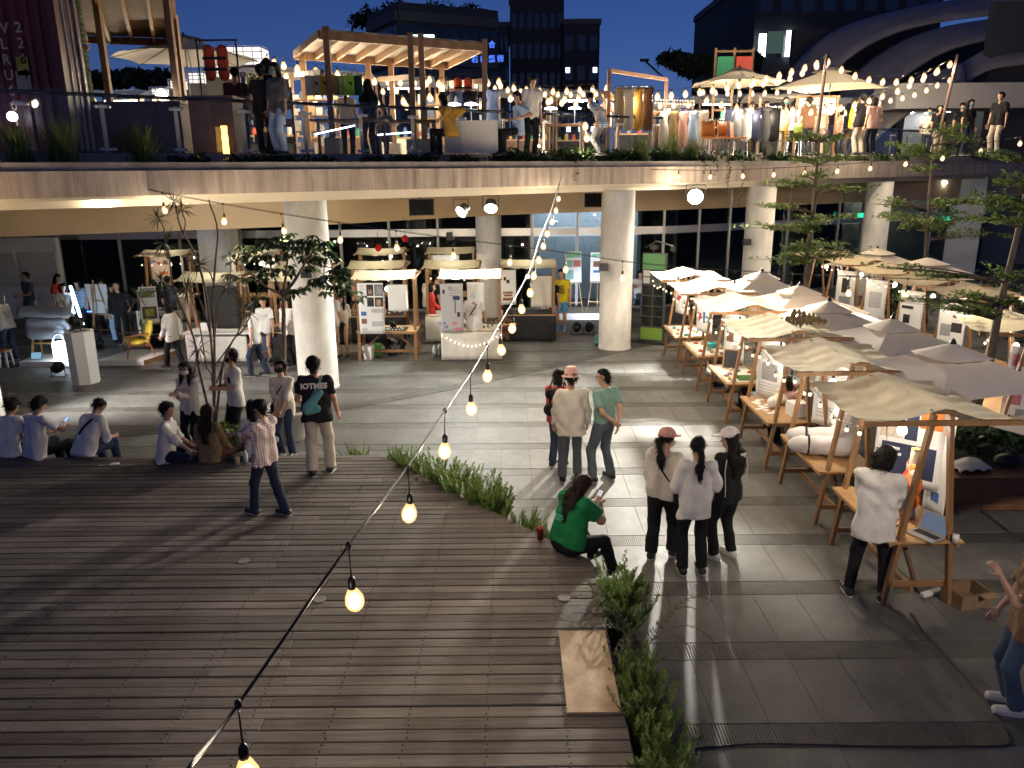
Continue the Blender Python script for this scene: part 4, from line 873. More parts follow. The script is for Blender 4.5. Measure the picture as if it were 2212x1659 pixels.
    if cap_m:
        cm = F_.get(cap_m) if isinstance(cap_m, str) else cap_m
        cc = hc+hu*0.045
        if hair_is_bucket(cap_m):
            layer('bucket_hat', [cap(cc+hu*0.02, cc+hu*0.075, 0.104, 0.085, clip=((cc+hu*0.13, hu), (cc-hu*0.01, -hu))), cap(cc-hu*0.015, cc+hu*0.01, 0.145, 0.10, clip=((cc-hu*0.02, -hu), (cc+hu*0.012, hu)), k=0.01)], F_['pink'], 0.004, rr=0.0125)
        else:
            layer('cap', [cap(cc-hf*0.012, cc+hf*0.008, 0.108, 0.104, clip=((cc-hu*0.012, -hu),)), cap(cc+hf*0.09, cc+hf*0.165-hu*0.01, 0.075, 0.06, fl=(hu, 0.16), k=0.006)], cm, 0.0, rr=0.0125)
    if glasses:
        g_ = MB()
        for sg in (-1, 1):
            c0 = hc+hf*0.10+hr*sg*0.034+hu*0.008
            ring = [tuple(c0+hr*0.026*math.cos(q*PI/4)+hu*0.02*math.sin(q*PI/4)) for q in range(9)]; g_.tube(ring, 0.0028, 4)
            g_.tube([tuple(c0+hr*sg*0.026), tuple(hc+hr*sg*0.088+hu*0.012)], 0.0025, 4)
        o = g_.build('glasses', M_BLACK, t); o.scale = (s, s, s)
    info = dict(t=t, s=s, hL=hL, hR=hR, eL=eL, eR=eR, neck=neck, pel=pel, up=up, fw=fw, rt=rt, hc=hc, hf=hf, hu=hu, hr=hr, chest=chest, sx=sx, w1=w1, shL=shL, shR=shR)
    return info
def quads4(Q, m): return np_mesh('hair_strands', Q, np.arange(len(Q)).reshape(-1, 4), m)
def hair_is_bucket(x): return x == 'bucket'
def strap(info, sgn, m, bag=None, wdt=0.03, front=False, lowz=0.0, bagpos=None):
    """a cross-body strap as part of the person; sgn: shoulder side"""
    n, u, f, r = info['neck'], info['up'], info['fw'], info['rt']; w = info['w1']
    a = n-u*0.0+r*sgn*0.10; b = info['pel']-r*sgn*(w+0.05)+u*(0.03+lowz)
    pts_b = [a, n-u*0.12+r*sgn*0.05-f*(w*0.72+0.012), info['chest']-u*0.12-r*sgn*0.06-f*(w*0.76+0.012), b]
    pts_f = [a, n-u*0.12+r*sgn*0.05+f*(w*0.70+0.012), info['chest']-u*0.12-r*sgn*0.06+f*(w*0.74+0.012), b]
    mb = MB()
    for pp in (pts_b, pts_f):
        C = curve_pts([tuple(q) for q in pp], 14); mb.tube(C, wdt*0.35, 6)
    o = mb.build('strap', m, info['t'], smooth=True); o.scale = (info['s'],)*3
    if bag:
        V, Q = surf([cap(b-f*0.06+A3(0, 0, -0.02), b+f*0.07+A3(0, 0, -0.02), 0.075, 0.07, fl=(r, 0.5)), cap(b-f*0.06-A3(0, 0, 0.09), b+f*0.07-A3(0, 0, 0.09), 0.07, fl=(r, 0.5))], 0.014)
        o = link('bag', np_mesh('bag', V, Q, bag, True), info['t']); o.scale = (info['s'],)*3
def held(info, which, name, label, cat, kind='phone', emit=None):
    """something in the hand: a thing of its own"""
    h_ = info['hR'] if which == 'R' else info['hL']; e = info['eR'] if which == 'R' else info['eL']; d = h_-e; d /= np.linalg.norm(d)
    p = (h_+d*0.1)*info['s']; t = info['t']; Mz = Matrix.Rotation(t.rotation_euler[2], 3, 'Z')
    wp = Vector(t.location)+Mz @ Vector(p); hcw = Vector(t.location)+Mz @ Vector(info['hc']*info['s']); n = (hcw-wp).normalized()
    o = thing(name, label, cat, wp)
    M = facing((0, 0, 0), n)
    b = MB(); b.box((0, 0, 0), (0.072, 0.148, 0.009)); q = b.build('phone_body', M_BLACK, o); q.matrix_local = M
    b = MB(); b.box((0, 0, 0.0055), (0.066, 0.138, 0.002)); q = b.build('phone_screen', emit or emat('phone_screen', (0.55, 0.70, 1.0), 1.2), o); q.matrix_local = M
    return o
# ---------------- market stalls ----------------
SL, SWD = 0.70, 0.78          # half distance between A-frames, half width of the canopy
def canopy_fn(seed, sag=0.05, ridge=0.12, wr=0.006):
    r = random.Random(seed); ph = [r.uniform(0, 6) for _ in range(6)]; s1 = r.uniform(0.6, 1.4)
    def fn(a, b_):
        x = -SL-0.05+(2*SL+0.1)*a; y = -SWD+2*SWD*b_; e = abs(y)/SWD
        z = 2.115+ridge*(1-e)**1.35
        z -= sag*s1*(1-(x/(SL+0.05))**2)*(0.55+0.45*e*e)
        z -= 0.035*math.sin(PI*e)**2
        z += wr*math.sin(9*a*PI+ph[0]+3*b_)*math.sin(2.0*b_*PI+ph[1])*(0.4+e)+wr*0.8*math.sin(23*b_+ph[2]+5*a)*(0.3+0.7*math.sin(PI*a))+wr*0.7*math.sin(47*b_+9*a+ph[3])*(0.3+e)+wr*0.5*math.sin(38*a+4*b_+ph[4])*e
        return (x, y, z)
    return fn
def stall(loc, rz, label, seed, cloth=None, m=None, canvas=None, posters=(), lamp=True, drape=None, group='wooden market stalls with canvas roofs'):
    t = thing('market_stall', label, 'market stall', loc, rz, group); W_ = m or M_WOOD; cv = canvas or M_CANVAS
    for sx in (-1, 1):
        for sy in (-1, 1):
            MB().bar((0, sy*0.36, 0), (0, sy*0.085, 2.16), 0.045, 0.07, up=(1, 0, 0)).build('leg', W_, t, key='sleg%d%s' % (sy, W_.name), loc=(sx*SL, 0, 0))
        MB().bar((0, -0.335, 0.22), (0, 0.335, 0.22), 0.04, 0.06).build('crossbar', W_, t, key='scb'+W_.name, loc=(sx*(SL-0.045), 0, 0))
        MB().bar((0, -0.27, 0.70), (0, 0.27, 0.70), 0.04, 0.06).build('crossbar', W_, t, key='scc'+W_.name, loc=(sx*(SL-0.045), 0, 0))
        MB().bar((0, -SWD-0.02, 2.085), (0, SWD+0.02, 2.085), 0.05, 0.05).build('roof_beam', W_, t, key='sbe'+W_.name, loc=(sx*(SL+0.05), 0, 0))
        MB().bar((0, -0.12, 2.19), (0, 0.12, 2.19), 0.06, 0.035).build('ridge_block', W_, t, key='srb'+W_.name, loc=(sx*SL, 0, 0))
    MB().bar((-SL, 0.06, 0.165), (SL, 0.06, 0.165), 0.04, 0.07).build('stretcher', W_, t, key='sst'+W_.name)
    MB().bar((-SL+0.06, 0, 0.22), (-0.12, 0, 0.7), 0.035, 0.05).build('brace', M_DWOOD, t, key='sb1'); MB().bar((SL-0.06, 0, 0.22), (0.12, 0, 0.7), 0.035, 0.05).build('brace', M_DWOOD, t, key='sb2')
    b = MB(); b.b3((-0.75, -0.40, 0.735), (0.75, 0.40, 0.76)); b.b3((-0.72, -0.37, 0.69), (0.72, -0.34, 0.735)); b.b3((-0.72, 0.34, 0.69), (0.72, 0.37, 0.735)); b.build('table_top', M_PINE, t, key='stt')
    MB().grid(canopy_fn(seed), 26, 30).build('canopy', cv, t, smooth=True)
    if cloth:
        def cf(a, b_):      # cloth over the table and down its front (local -y)
            x = -0.755+1.51*a; q = b_*1.55
            w = 0.012*math.sin(a*38+seed)*max(0, q-0.8)
            if q < 0.82: return (x, 0.41-q, 0.768+0.002*math.sin(20*a))
            return (x, -0.415-w-0.01, 0.768-(q-0.82)*1.0)
        MB().sheet(cf, 40, 12, 0.004).build('tablecloth', cloth, t, smooth=True)
    if lamp:
        b = MB(); b.tube([(0, 0.02, 2.2), (0.01, 0.02, 1.9), (0, 0.02, 1.86)], 0.005, 5); b.build('lamp_cord', M_CABLE, t, key='lcord')
        link('lamp_socket', MESHC['sockB'], t, (0, 0.02, 1.82)); link('lamp_bulb', MESHC['bulbD'], t, (0, 0.02, 1.82)); bulb_light('L' if cv is M_CREAM and rz == 0 else 'D', t, (0, 0.02, 1.82))
    return t
PRN = 0
def poster(loc, rz, w, h, blocks, label, tilt=0.0, cat='poster', paper=None, curl=0.03, group=None):
    """a hanging printed sheet: blocks are (x0,y0,x1,y1,colour) in 0..1 from the top left; faces local -y"""
    global PRN; PRN += 1
    t = thing('poster', label, cat, loc, rz, group); t.rotation_euler = (tilt, 0, rz)
    def surf_(u, v, d): return (w*(u-0.5), curl*math.sin(u*PI*1.3+PRN)*(v)*0.6+curl*0.5*v*v-d, h*(0.5-v))
    MB().sheet(lambda a, b_: surf_(a, b_, 0), 8, 10, 0.003).build('sheet', paper or M_PAPER, t, smooth=True)
    cols = []; pm = MB()
    for x0, y0, x1, y1, c_ in blocks:
        if c_ not in cols: cols.append(c_)
        pm.mi(cols.index(c_)); k = 2+int((y1-y0)*8)
        pm.grid(lambda a, b_: surf_(x0+(x1-x0)*a, y0+(y1-y0)*b_, 0.004), 3, k)
    if cols: pm.build('print', [mat('ink_%d_%d_%d' % tuple(int(q*99) for q in c_), c_, 0.7, 0.35, 25) for c_ in cols], t)
    pb = MB(); pb.tube([(-w/2, 0, h/2+0.01), (w/2, 0, h/2+0.01)], 0.006, 5); pb.tube([(-w*0.4, 0, h/2), (-w*0.4, 0, h/2+0.1)], 0.002, 4); pb.tube([(w*0.4, 0, h/2), (w*0.4, 0, h/2+0.1)], 0.002, 4); pb.build('hanger', M_DGREY, t)
    return t
K = (0.02, 0.02, 0.02); GR = (0.3, 0.3, 0.31); LG = (0.5, 0.5, 0.51); BLU = (0.06, 0.13, 0.4); BR = (0.22, 0.10, 0.05); OR = (0.7, 0.2, 0.03); SK = (0.5, 0.3, 0.22); RD = (0.5, 0.04, 0.04); NV = (0.02, 0.03, 0.08); PK = (0.6, 0.2, 0.25); TQ = (0.05, 0.35, 0.4); WH = (0.75, 0.75, 0.74); BG = (0.55, 0.5, 0.42)
def textlines(x0, x1, y0, n, dy, c_=LG):
    return [(x0, y0+i*dy, x0+(x1-x0)*random.uniform(0.6, 1.0), y0+i*dy+dy*0.35, c_) for i in range(n)]
# right row, seen end-on: long axis along Y
RY = [(7.47, 4.37), (9.46, 4.39), (11.48, 4.36), (13.74, 4.34), (15.92, 4.30), (17.85, 4.24)]
RLAB = ['nearest tan canvas stall with a laptop and orange waistcoat bust on its table', 'second tan canvas stall from the front holding the big white plush legs', 'third stall from the front, tan canvas with crumpled plastic on its roof', 'fourth stall from the front with a small chalkboard on its table', 'fifth stall from the front with a teal bowl on its table', 'farthest stall of the front row, beside the green display tower']
RST = []
for i, (yf, xc) in enumerate(RY):
    RST.append(stall((xc, yf+SL+0.05, 0), R(90), RLAB[i], 20+i, canvas=M_CANVAS if i < 4 else M_CREAM, group='stalls along the right row'))
def rs(i, x, y, z): return Vector((RY[i][1]+x, RY[i][0]+0.75+y, z))          # x right, y away, from the stall centre
# small bulbs slung along the left side of the row
pts = []
for i in (5, 4, 3, 2, 1, 0):
    for yy, dz in ((0.74, 0), (0.0, -0.13), (-0.74, 0), (-1.05, -0.16)):
        pts.append(rs(i, -0.76, yy, 2.03+dz+(0.0 if abs(yy) > 0.5 else 0)))
string_lights(pts[:-1], 0.36, 'string of small bulbs slung along the left eaves of the right stall row', 0.05, 'S', first=0.2, rad=0.004)
for i in range(5):
    p = rs(i, 0.0, -0.55, 1.9)
# left rows, seen broadside: long axis along X
LST = []
lrows = [(-7.30, 19.25, 'cream roofed stall with a white table behind the spiky bare plant'), (-5.25, 19.25, 'cream roofed stall hidden behind the small leafy tree and round column'), (-3.09, 19.25, 'cream roofed stall with a wooden table and black mat, crouching girl behind it'), (-0.99, 19.25, 'cream roofed stall with white tablecloth and tiny lights, man in cap before it'),
         (-5.6, 21.35, 'cream roofed stall in the middle row, left of the round column'), (-3.62, 21.35, 'cream roofed stall in the middle row behind the black mat table'), (-1.60, 21.35, 'cream roofed stall in the middle row with the group round the red shirt'), (0.46, 21.35, 'cream roofed stall at the right end of the middle row, by the yellow shirt man'),
         (-10.9, 25.0, 'cream roofed stall at the back left in front of the navy display glass'), (-8.0, 25.0, 'cream roofed stall at the back beside the square white pillar'), (-4.1, 25.0, 'cream roofed stall at the back with two red lamps above it'), (-1.9, 25.0, 'cream roofed stall at the back just left of the rear round column')]
for i, (x, y, lab) in enumerate(lrows):
    LST.append(stall((x, y, 0), 0, lab, 60+i, canvas=M_CREAM, cloth={0: M_CLOTH, 1: M_BCLOTH, 3: M_CLOTH, 5: M_BCLOTH, 6: M_CLOTH, 7: M_BCLOTH, 8: M_CLOTH}.get(i), lamp=True, group='cream roofed stalls under the terrace'))
    if i in (4, 5, 6, 8, 9, 10, 11):
        string_lights([(x-0.8, y-0.78, 2.0), (x-0.4, y-0.8, 1.88), (x, y-0.8, 1.92), (x+0.4, y-0.8, 1.86), (x+0.85, y-0.78, 2.0)], 0.3, 'string of small bulbs under the stall eave at %s' % ['', '', '', '', 'the middle row left end', 'the middle row behind the black mat', 'the middle row by the red shirt', '', 'the back left', 'the square pillar', 'the back with red lamps', 'the rear round column'][i], 0.05, 'S', rad=0.004)
# second right row, further away
r2 = [(9.55, 15.2, 'stall in the rear right row partly behind tree leaves, nearest the camera'), (9.5, 17.0, 'stall in the rear right row with the long haired girl beside it'), (9.55, 18.9, 'stall in the rear right row with a plain tan roof'), (9.55, 20.8, 'stall in the rear right row, second farthest'), (9.3, 22.6, 'farthest stall in the rear right row under the tall tree')]
for i, (x, y, lab) in enumerate(r2): stall((x, y+0.35, 0), R(90), lab, 90+i, canvas=M_CANVAS, group='stalls along the rear right row')
stall((8.2, 12.3, 0), R(75), 'stall at the right edge with a pinkish printed banner', 97, canvas=M_CANVAS, group='stalls along the rear right row')
pts = [(8.78, 22.3, 2.0), (8.78, 21.6, 1.9), (8.78, 20.9, 2.0), (8.78, 20.2, 1.85), (8.78, 19.2, 2.0), (8.78, 18.6, 1.88), (8.75, 17.7, 2.0), (8.75, 17.0, 1.86), (8.75, 16.0, 2.0), (8.7, 15.3, 1.85), (8.6, 14.4, 1.9), (8.3, 13.2, 1.85), (7.6, 12.2, 1.9)]
string_lights(pts, 0.36, 'string of small bulbs slung along the rear right stall row', 0.05, 'S', rad=0.004)
# posters on the right row
poster(rs(4, 0.05, 0.62, 1.42), R(-62), 0.55, 0.85, [(0.1, 0.05, 0.6, 0.12, LG), (0.12, 0.5, 0.3, 0.72, RD), (0.4, 0.45, 0.55, 0.75, BLU), (0.62, 0.55, 0.9, 0.72, TQ), (0.15, 0.2, 0.85, 0.4, WH)], 'white poster of toy figures hanging in the fifth stall from the front')
poster(rs(5, 0.0, 0.6, 1.45), R(-60), 0.5, 0.75, [(0.15, 0.1, 0.8, 0.25, GR), (0.2, 0.4, 0.5, 0.6, RD), (0.55, 0.5, 0.85, 0.8, LG)], 'white poster hanging in the farthest stall of the front row')
poster(rs(3, 0.05, 0.55, 1.35), R(-62), 0.55, 0.95, textlines(0.1, 0.9, 0.08, 5, 0.05)+[(0.15, 0.4, 0.5, 0.6, BR), (0.5, 0.65, 0.85, 0.85, LG)], 'pale poster hanging in the fourth stall from the front')
poster(rs(2, 0.0, 0.5, 1.3), R(-62), 0.55, 1.0, [(0.1, 0.05, 0.9, 0.35, LG), (0.2, 0.4, 0.8, 0.7, GR)]+textlines(0.1, 0.9, 0.75, 4, 0.05), 'grey printed poster hanging in the third stall from the front')
poster(rs(1, 0.25, 0.62, 1.4), R(-60), 0.6, 1.0, [(0.1, 0.08, 0.9, 0.6, LG), (0.42, 0.22, 0.6, 0.52, K), (0.15, 0.15, 0.3, 0.4, GR)]+textlines(0.1, 0.9, 0.7, 4, 0.05), 'poster with a dark dress figure hanging above the white plush legs')
poster(rs(0, 0.35, 0.5, 1.45), R(-40), 0.75, 1.15, [(0.05, 0.05, 0.4, 0.3, OR), (0.42, 0.05, 0.6, 0.5, NV), (0.62, 0.08, 0.95, 0.35, OR), (0.1, 0.55, 0.9, 0.9, NV), (0.15, 0.6, 0.8, 0.63, WH), (0.15, 0.66, 0.7, 0.69, WH), (0.2, 0.76, 0.35, 0.84, PK), (0.5, 0.76, 0.65, 0.84, PK), (0.05, 0.32, 0.4, 0.5, BG)], 'orange and navy poster hanging behind the waistcoat bust')
poster(rs(0, 0.62, 0.3, 1.2), R(-75), 0.35, 1.3, [(0.1, 0.1, 0.9, 0.2, OR), (0.2, 0.6, 0.5, 0.65, RD), (0.3, 0.75, 0.7, 0.85, BLU)], 'narrow white fabric banner with small prints at the back of the nearest stall')
# posters on the left rows
def lp(i, x, y, z): return Vector((lrows[i][0]+x, lrows[i][1]+y, z))
poster(lp(2, -0.32, -0.5, 1.35), 0, 0.62, 1.25, [(0.35, 0.03, 0.62, 0.25, K), (0.66, 0.03, 0.98, 0.25, (0.15, 0.15, 0.15)), (0.35, 0.28, 0.62, 0.46, K), (0.66, 0.28, 0.98, 0.46, (0.03, 0.02, 0.02)), (0.42, 0.12, 0.55, 0.22, SK), (0.72, 0.32, 0.9, 0.44, SK), (0.72, 0.07, 0.94, 0.22, GR), (0.08, 0.56, 0.3, 0.64, BLU), (0.08, 0.70, 0.3, 0.80, BR), (0.5, 0.5, 0.95, 0.58, LG), (0.5, 0.75, 0.95, 0.85, LG), (0.1, 0.88, 0.3, 0.94, LG)]+textlines(0.05, 0.3, 0.05, 4, 0.06), 'tall poster with dark photos of hands beside the hanging glass bulb sheet')
poster(lp(2, 0.33, -0.45, 1.6), 0, 0.48, 0.65, [], 'blank cream sheet hanging beside the dark hand photo poster')
poster(lp(3, -0.45, -0.55, 1.35), 0, 0.55, 1.2, [(0.1, 0.12, 0.2, 0.2, K), (0.35, 0.05, 0.5, 0.13, GR), (0.55, 0.25, 0.85, 0.33, NV), (0.62, 0.34, 0.66, 0.6, K), (0.72, 0.58, 0.84, 0.68, NV), (0.1, 0.78, 0.2, 0.83, BLU), (0.22, 0.78, 0.3, 0.83, LG), (0.1, 0.85, 0.2, 0.9, GR), (0.22, 0.85, 0.3, 0.9, BLU), (0.5, 0.78, 0.72, 0.84, PK), (0.6, 0.9, 0.95, 0.96, PK)]+textlines(0.4, 0.95, 0.08, 4, 0.05, GR), 'grey product poster at the left of the white tablecloth stall', paper=mat('grey_paper', (0.42, 0.42, 0.43), 0.75))
poster(lp(3, 0.12, -0.35, 1.6), 0, 0.42, 0.7, [], 'blank cream sheet hanging beside the grey product poster')
poster(lp(7, -0.55, -0.3, 1.5), R(8), 0.45, 0.95, [(0.25, 0.2, 0.4, 0.3, K), (0.42, 0.28, 0.6, 0.38, K), (0.2, 0.62, 0.8, 0.68, BR), (0.25, 0.7, 0.75, 0.76, BR), (0.2, 0.8, 0.85, 0.88, BR)], 'poster with black hexagons and brown stacked boxes')
poster(lp(7, 0.35, -0.6, 1.42), 0, 0.55, 0.85, [(0.8, 0.35, 0.86, 0.39, LG)], 'large plain greyish cream sheet hanging before the yellow shirt man', paper=mat('kraft_sheet', (0.50, 0.46, 0.38), 0.8))
poster(lp(0, 0.25, -0.35, 1.38), 0, 0.75, 1.05, [], 'large black sheet hanging in the stall behind the spiky plant', paper=mat('black_sheet', (0.02, 0.018, 0.017), 0.8))
poster(lp(0, -0.25, 0.35, 1.2), 0, 0.3, 0.9, [(0.1, 0.05, 0.9, 0.3, PK), (0.1, 0.4, 0.9, 0.6, BG)], 'narrow poster half hidden behind the large black sheet')
poster(lp(1, 0.30, -0.45, 1.42), 0, 0.75, 1.3, [(0.05, 0.03, 0.95, 0.3, K), (0.2, 0.1, 0.4, 0.28, SK), (0.05, 0.36, 0.45, 0.6, K), (0.5, 0.36, 0.95, 0.6, (0.05, 0.05, 0.06)), (0.05, 0.66, 0.45, 0.92, (0.04, 0.03, 0.03)), (0.5, 0.66, 0.95, 0.92, K), (0.2, 0.72, 0.35, 0.85, SK)], 'poster grid of black photos beside the nearest round column')
poster(lp(8, -0.22, -0.2, 1.6), 0, 0.6, 1.0, [(0.12, 0.2, 0.3, 0.26, BLU), (0.35, 0.25, 0.5, 0.33, RD), (0.65, 0.2, 0.9, 0.33, BR), (0.4, 0.55, 0.85, 0.65, OR), (0.1, 0.05, 0.8, 0.1, BG)], 'cream poster with small coloured prints at the back left stall', paper=mat('peach_paper', (0.68, 0.56, 0.46), 0.75))
poster(lp(11, -0.2, 0.0, 1.75), 0, 0.9, 0.45, [(0.5, 0.4, 0.8, 0.75, K), (0.08, 0.45, 0.4, 0.6, GR), (0.1, 0.85, 0.15, 0.95, K)], 'white landscape banner with a black figure at the back stall')
poster(lp(9, 0.45, -0.6, 1.9), 0, 0.4, 0.5, [(0.2, 0.3, 0.8, 0.6, PK)], 'small poster with a pink print at the back stall beside the square pillar')
for i, (yy, bl) in enumerate(((15.9, [(0.1, 0.45, 0.5, 0.7, GR), (0.5, 0.4, 0.9, 0.6, K), (0.1, 0.05, 0.9, 0.15, LG)]), (17.6, [(0.1, 0.35, 0.6, 0.42, K), (0.2, 0.55, 0.5, 0.75, K), (0.1, 0.1, 0.9, 0.3, LG)]), (19.4, [(0.2, 0.3, 0.8, 0.7, LG)]), (21.2, [(0.3, 0.2, 0.7, 0.6, K), (0.2, 0.7, 0.8, 0.9, GR)]))):
    poster((9.15, yy, 1.35), R(-55), 0.55, 1.0, bl, ['poster with grey shoe prints in the rear right row', 'poster with small black figures in the rear right row', 'pale blank looking poster by the long haired girl', 'poster with black marks at the far end of the rear right row'][i])
poster((8.0, 11.7, 1.25), R(-40), 0.5, 1.25, [(0.1, 0.1, 0.5, 0.25, PK), (0.5, 0.35, 0.9, 0.5, BR), (0.1, 0.6, 0.5, 0.75, PK), (0.4, 0.8, 0.9, 0.92, GR)], 'pinkish printed banner at the right edge of the picture')
# ---------------- umbrellas ----------------
M_UMB = mat('umbrella_cloth', (0.74, 0.65, 0.55), 0.9, 0.08, 4, 0.1, 80, trans=0.15, rnd=0.08)
def umbrella(x, y, rz, lab, side=1.9, ze=1.98, rise=0.42, z0=0.0, n=4, m=None, group='grey white market umbrellas', pole=True):
    t = thing('market_umbrella', lab, 'umbrella', (x, y, z0), rz, group); m = m or M_UMB
    r = side/2/math.cos(PI/n) if n == 4 else side/2; V = [(0, 0)]
    cs = [(r*math.cos(PI/4+2*PI*i/n if n == 4 else 2*PI*i/n), r*math.sin(PI/4+2*PI*i/n if n == 4 else 2*PI*i/n)) for i in range(n)]
    for i in range(n):
        a, b_ = cs[i], cs[(i+1) % n]
        def fn(q, w):
            px, py = (a[0]*(1-w)+b_[0]*w)*q, (a[1]*(1-w)+b_[1]*w)*q
            z = ze+rise*(1-q)**1.12-0.05*math.sin(PI*w)*q*(1-q)*2+0.035*math.sin(PI*w)*q*q
            return (px, py, z)
        MB().grid(lambda q, w: fn(0.05+0.95*q, w), 10, 8).build('panel', m, t, smooth=True)
        MB().tube([(a[0]*0.04, a[1]*0.04, ze+rise-0.03), (a[0]*0.5, a[1]*0.5, ze+rise*(0.5)**1.12-0.03), (a[0]*0.98, a[1]*0.98, ze-0.015)], 0.009, 5).build('rib', M_DGREY, t)
    def vent(q, w): an = 2*PI*w; rr = 0.30*q*r*(1+0.12*math.cos(n*an)); return (rr*math.cos(an+PI/4), rr*math.sin(an+PI/4), ze+rise+0.05-0.16*q)
    MB().grid(vent, 4, 16).build('vent_cap', m, t, smooth=True)
    b = MB(); b.lathe((0, 0, ze+rise+0.02), [(0.035, 0), (0.04, 0.03), (0.02, 0.07), (0.004, 0.085)], 10); b.build('finial', M_BLACK, t)
    if pole:
        MB().tube([(0, 0, 0), (0, 0, ze+rise+0.02)], 0.02, 8).build('pole', M_DGREY, t)
        MB().lathe((0, 0, 0), [(0.24, 0), (0.24, 0.05), (0.05, 0.08), (0.04, 0.25)], 16).build('base', M_DGREY, t)
    return t
umbrella(5.55, 9.55, R(14), 'largest pale umbrella, nearest, behind the two front stalls', 1.95, 2.0, 0.40)
umbrella(5.75, 11.55, R(10), 'second nearest grey umbrella behind the third stall', 1.75, 1.98, 0.36)
umbrella(5.45, 13.2, R(-6), 'third grey umbrella behind the fourth stall', 1.9, 1.98, 0.36)
umbrella(5.55, 14.9, R(8), 'fourth grey umbrella, half hidden behind the fourth stall roof', 1.9, 1.98, 0.38)
umbrella(5.45, 16.9, R(0), 'pale umbrella farthest along the front stall row', 1.8, 1.98, 0.40)
umbrella(6.45, 7.9, R(20), 'white umbrella cut by the right edge beside the nearest stall', 1.7, 1.75, 0.34)
umbrella(10.0, 21.4, R(30), 'tan lit umbrella at the far end of the rear right row', 2.0, 1.95, 0.45)
umbrella(10.3, 19.3, R(15), 'tan lit umbrella in front of the white rear columns', 2.1, 1.95, 0.42)
umbrella(12.6, 16.0, R(10), 'dim umbrella at the far right behind the leaning trunk', 2.1, 1.9, 0.42)
# ---------------- things on the right tables ----------------
def lapt(p, rz):
    t = thing('laptop', 'open silver laptop on the nearest stall table', 'laptop', p, rz)
    b = MB(); b.box((0, 0, 0.008), (0.31, 0.22, 0.014)); b.build('base', M_ALU, t); b = MB(); b.box((0, 0.03, 0.0165), (0.26, 0.1, 0.002)); b.build('keyboard', M_BLACK, t)
    Mx = Matrix.Rotation(R(-18), 3, 'X'); c0 = Vector((0, 0.115, 0.016)); b = MB(); b.box(c0+Mx @ Vector((0, 0, 0.105)), (0.31, 0.008, 0.21), M=Mx); b.build('lid', M_ALU, t)
    b = MB(); b.box(c0+Mx @ Vector((0, -0.0055, 0.107)), (0.29, 0.002, 0.185), M=Mx); b.build('screen', emat('laptop_screen', (0.35, 0.42, 0.6), 0.35), t)
lapt(G(1998, 1158, 0.765), R(-62))
def bust():
    p = rs(0, 0.14, -0.05, 0.762); t = thing('dress_form', 'cream dress form bust wearing an orange and red waistcoat on the nearest table', 'mannequin', p, R(70))
    P = [cap((0, 0, 0.62), (0, 0, 0.74), 0.055, 0.05), cap((-0.14, 0, 0.55), (0.14, 0, 0.55), 0.055), cap((-0.06, 0, 0.38), (0.06, 0, 0.38), 0.125, fl=(A3(0, 1, 0), 0.7)), cap((-0.05, 0, 0.2), (0.05, 0, 0.2), 0.11, fl=(A3(0, 1, 0), 0.7)), cap((-0.06, 0, 0.04), (0.06, 0, 0.04), 0.12, fl=(A3(0, 1, 0), 0.75), clip=((A3(0, 0, 0.004), A3(0, 0, -1)),)), cap((-0.19, 0, 0.53), (-0.2, 0, 0.42), 0.05, 0.045), cap((0.19, 0, 0.53), (0.2, 0, 0.42), 0.05, 0.045)]
    V, Q = surf(P, 0.015); link('torso', np_mesh('torso', V, Q, mat('dress_form_cloth', (0.55, 0.45, 0.33), 0.8), True), t)
    b = MB(); b.lathe((0, 0, 0.77), [(0.05, 0), (0.05, 0.02)], 14); b.build('neck_cap', M_PINE, t)
    for sg, nm, m in ((-1, 'left', 'vest_orange'), (1, 'right', 'vest_red')):
        c_ = (0.75, 0.14, 0.01) if sg < 0 else (0.7, 0.03, 0.03)
        P = [cap((0.05*sg, 0, 0.57), (0.12*sg, 0, 0.57), 0.055), cap((0.03*sg, 0, 0.38), (0.065*sg, 0, 0.38), 0.137, fl=(A3(0, 1, 0), 0.72), clip=((A3(0, 0, 0), A3(-sg, 0, 0)),)), cap((0.03*sg, 0, 0.2), (0.06*sg, 0, 0.2), 0.125, fl=(A3(0, 1, 0), 0.74), clip=((A3(0, 0, 0.12), A3(0, 0, -1)), (A3(0, 0, 0), A3(-sg, 0, 0))))]
        V, Q = surf(P, 0.014, 0.004); link('waistcoat_half', np_mesh('waistcoat', V, Q, mat(m, c_, 0.8, 0.2, 8), True), t)
bust()
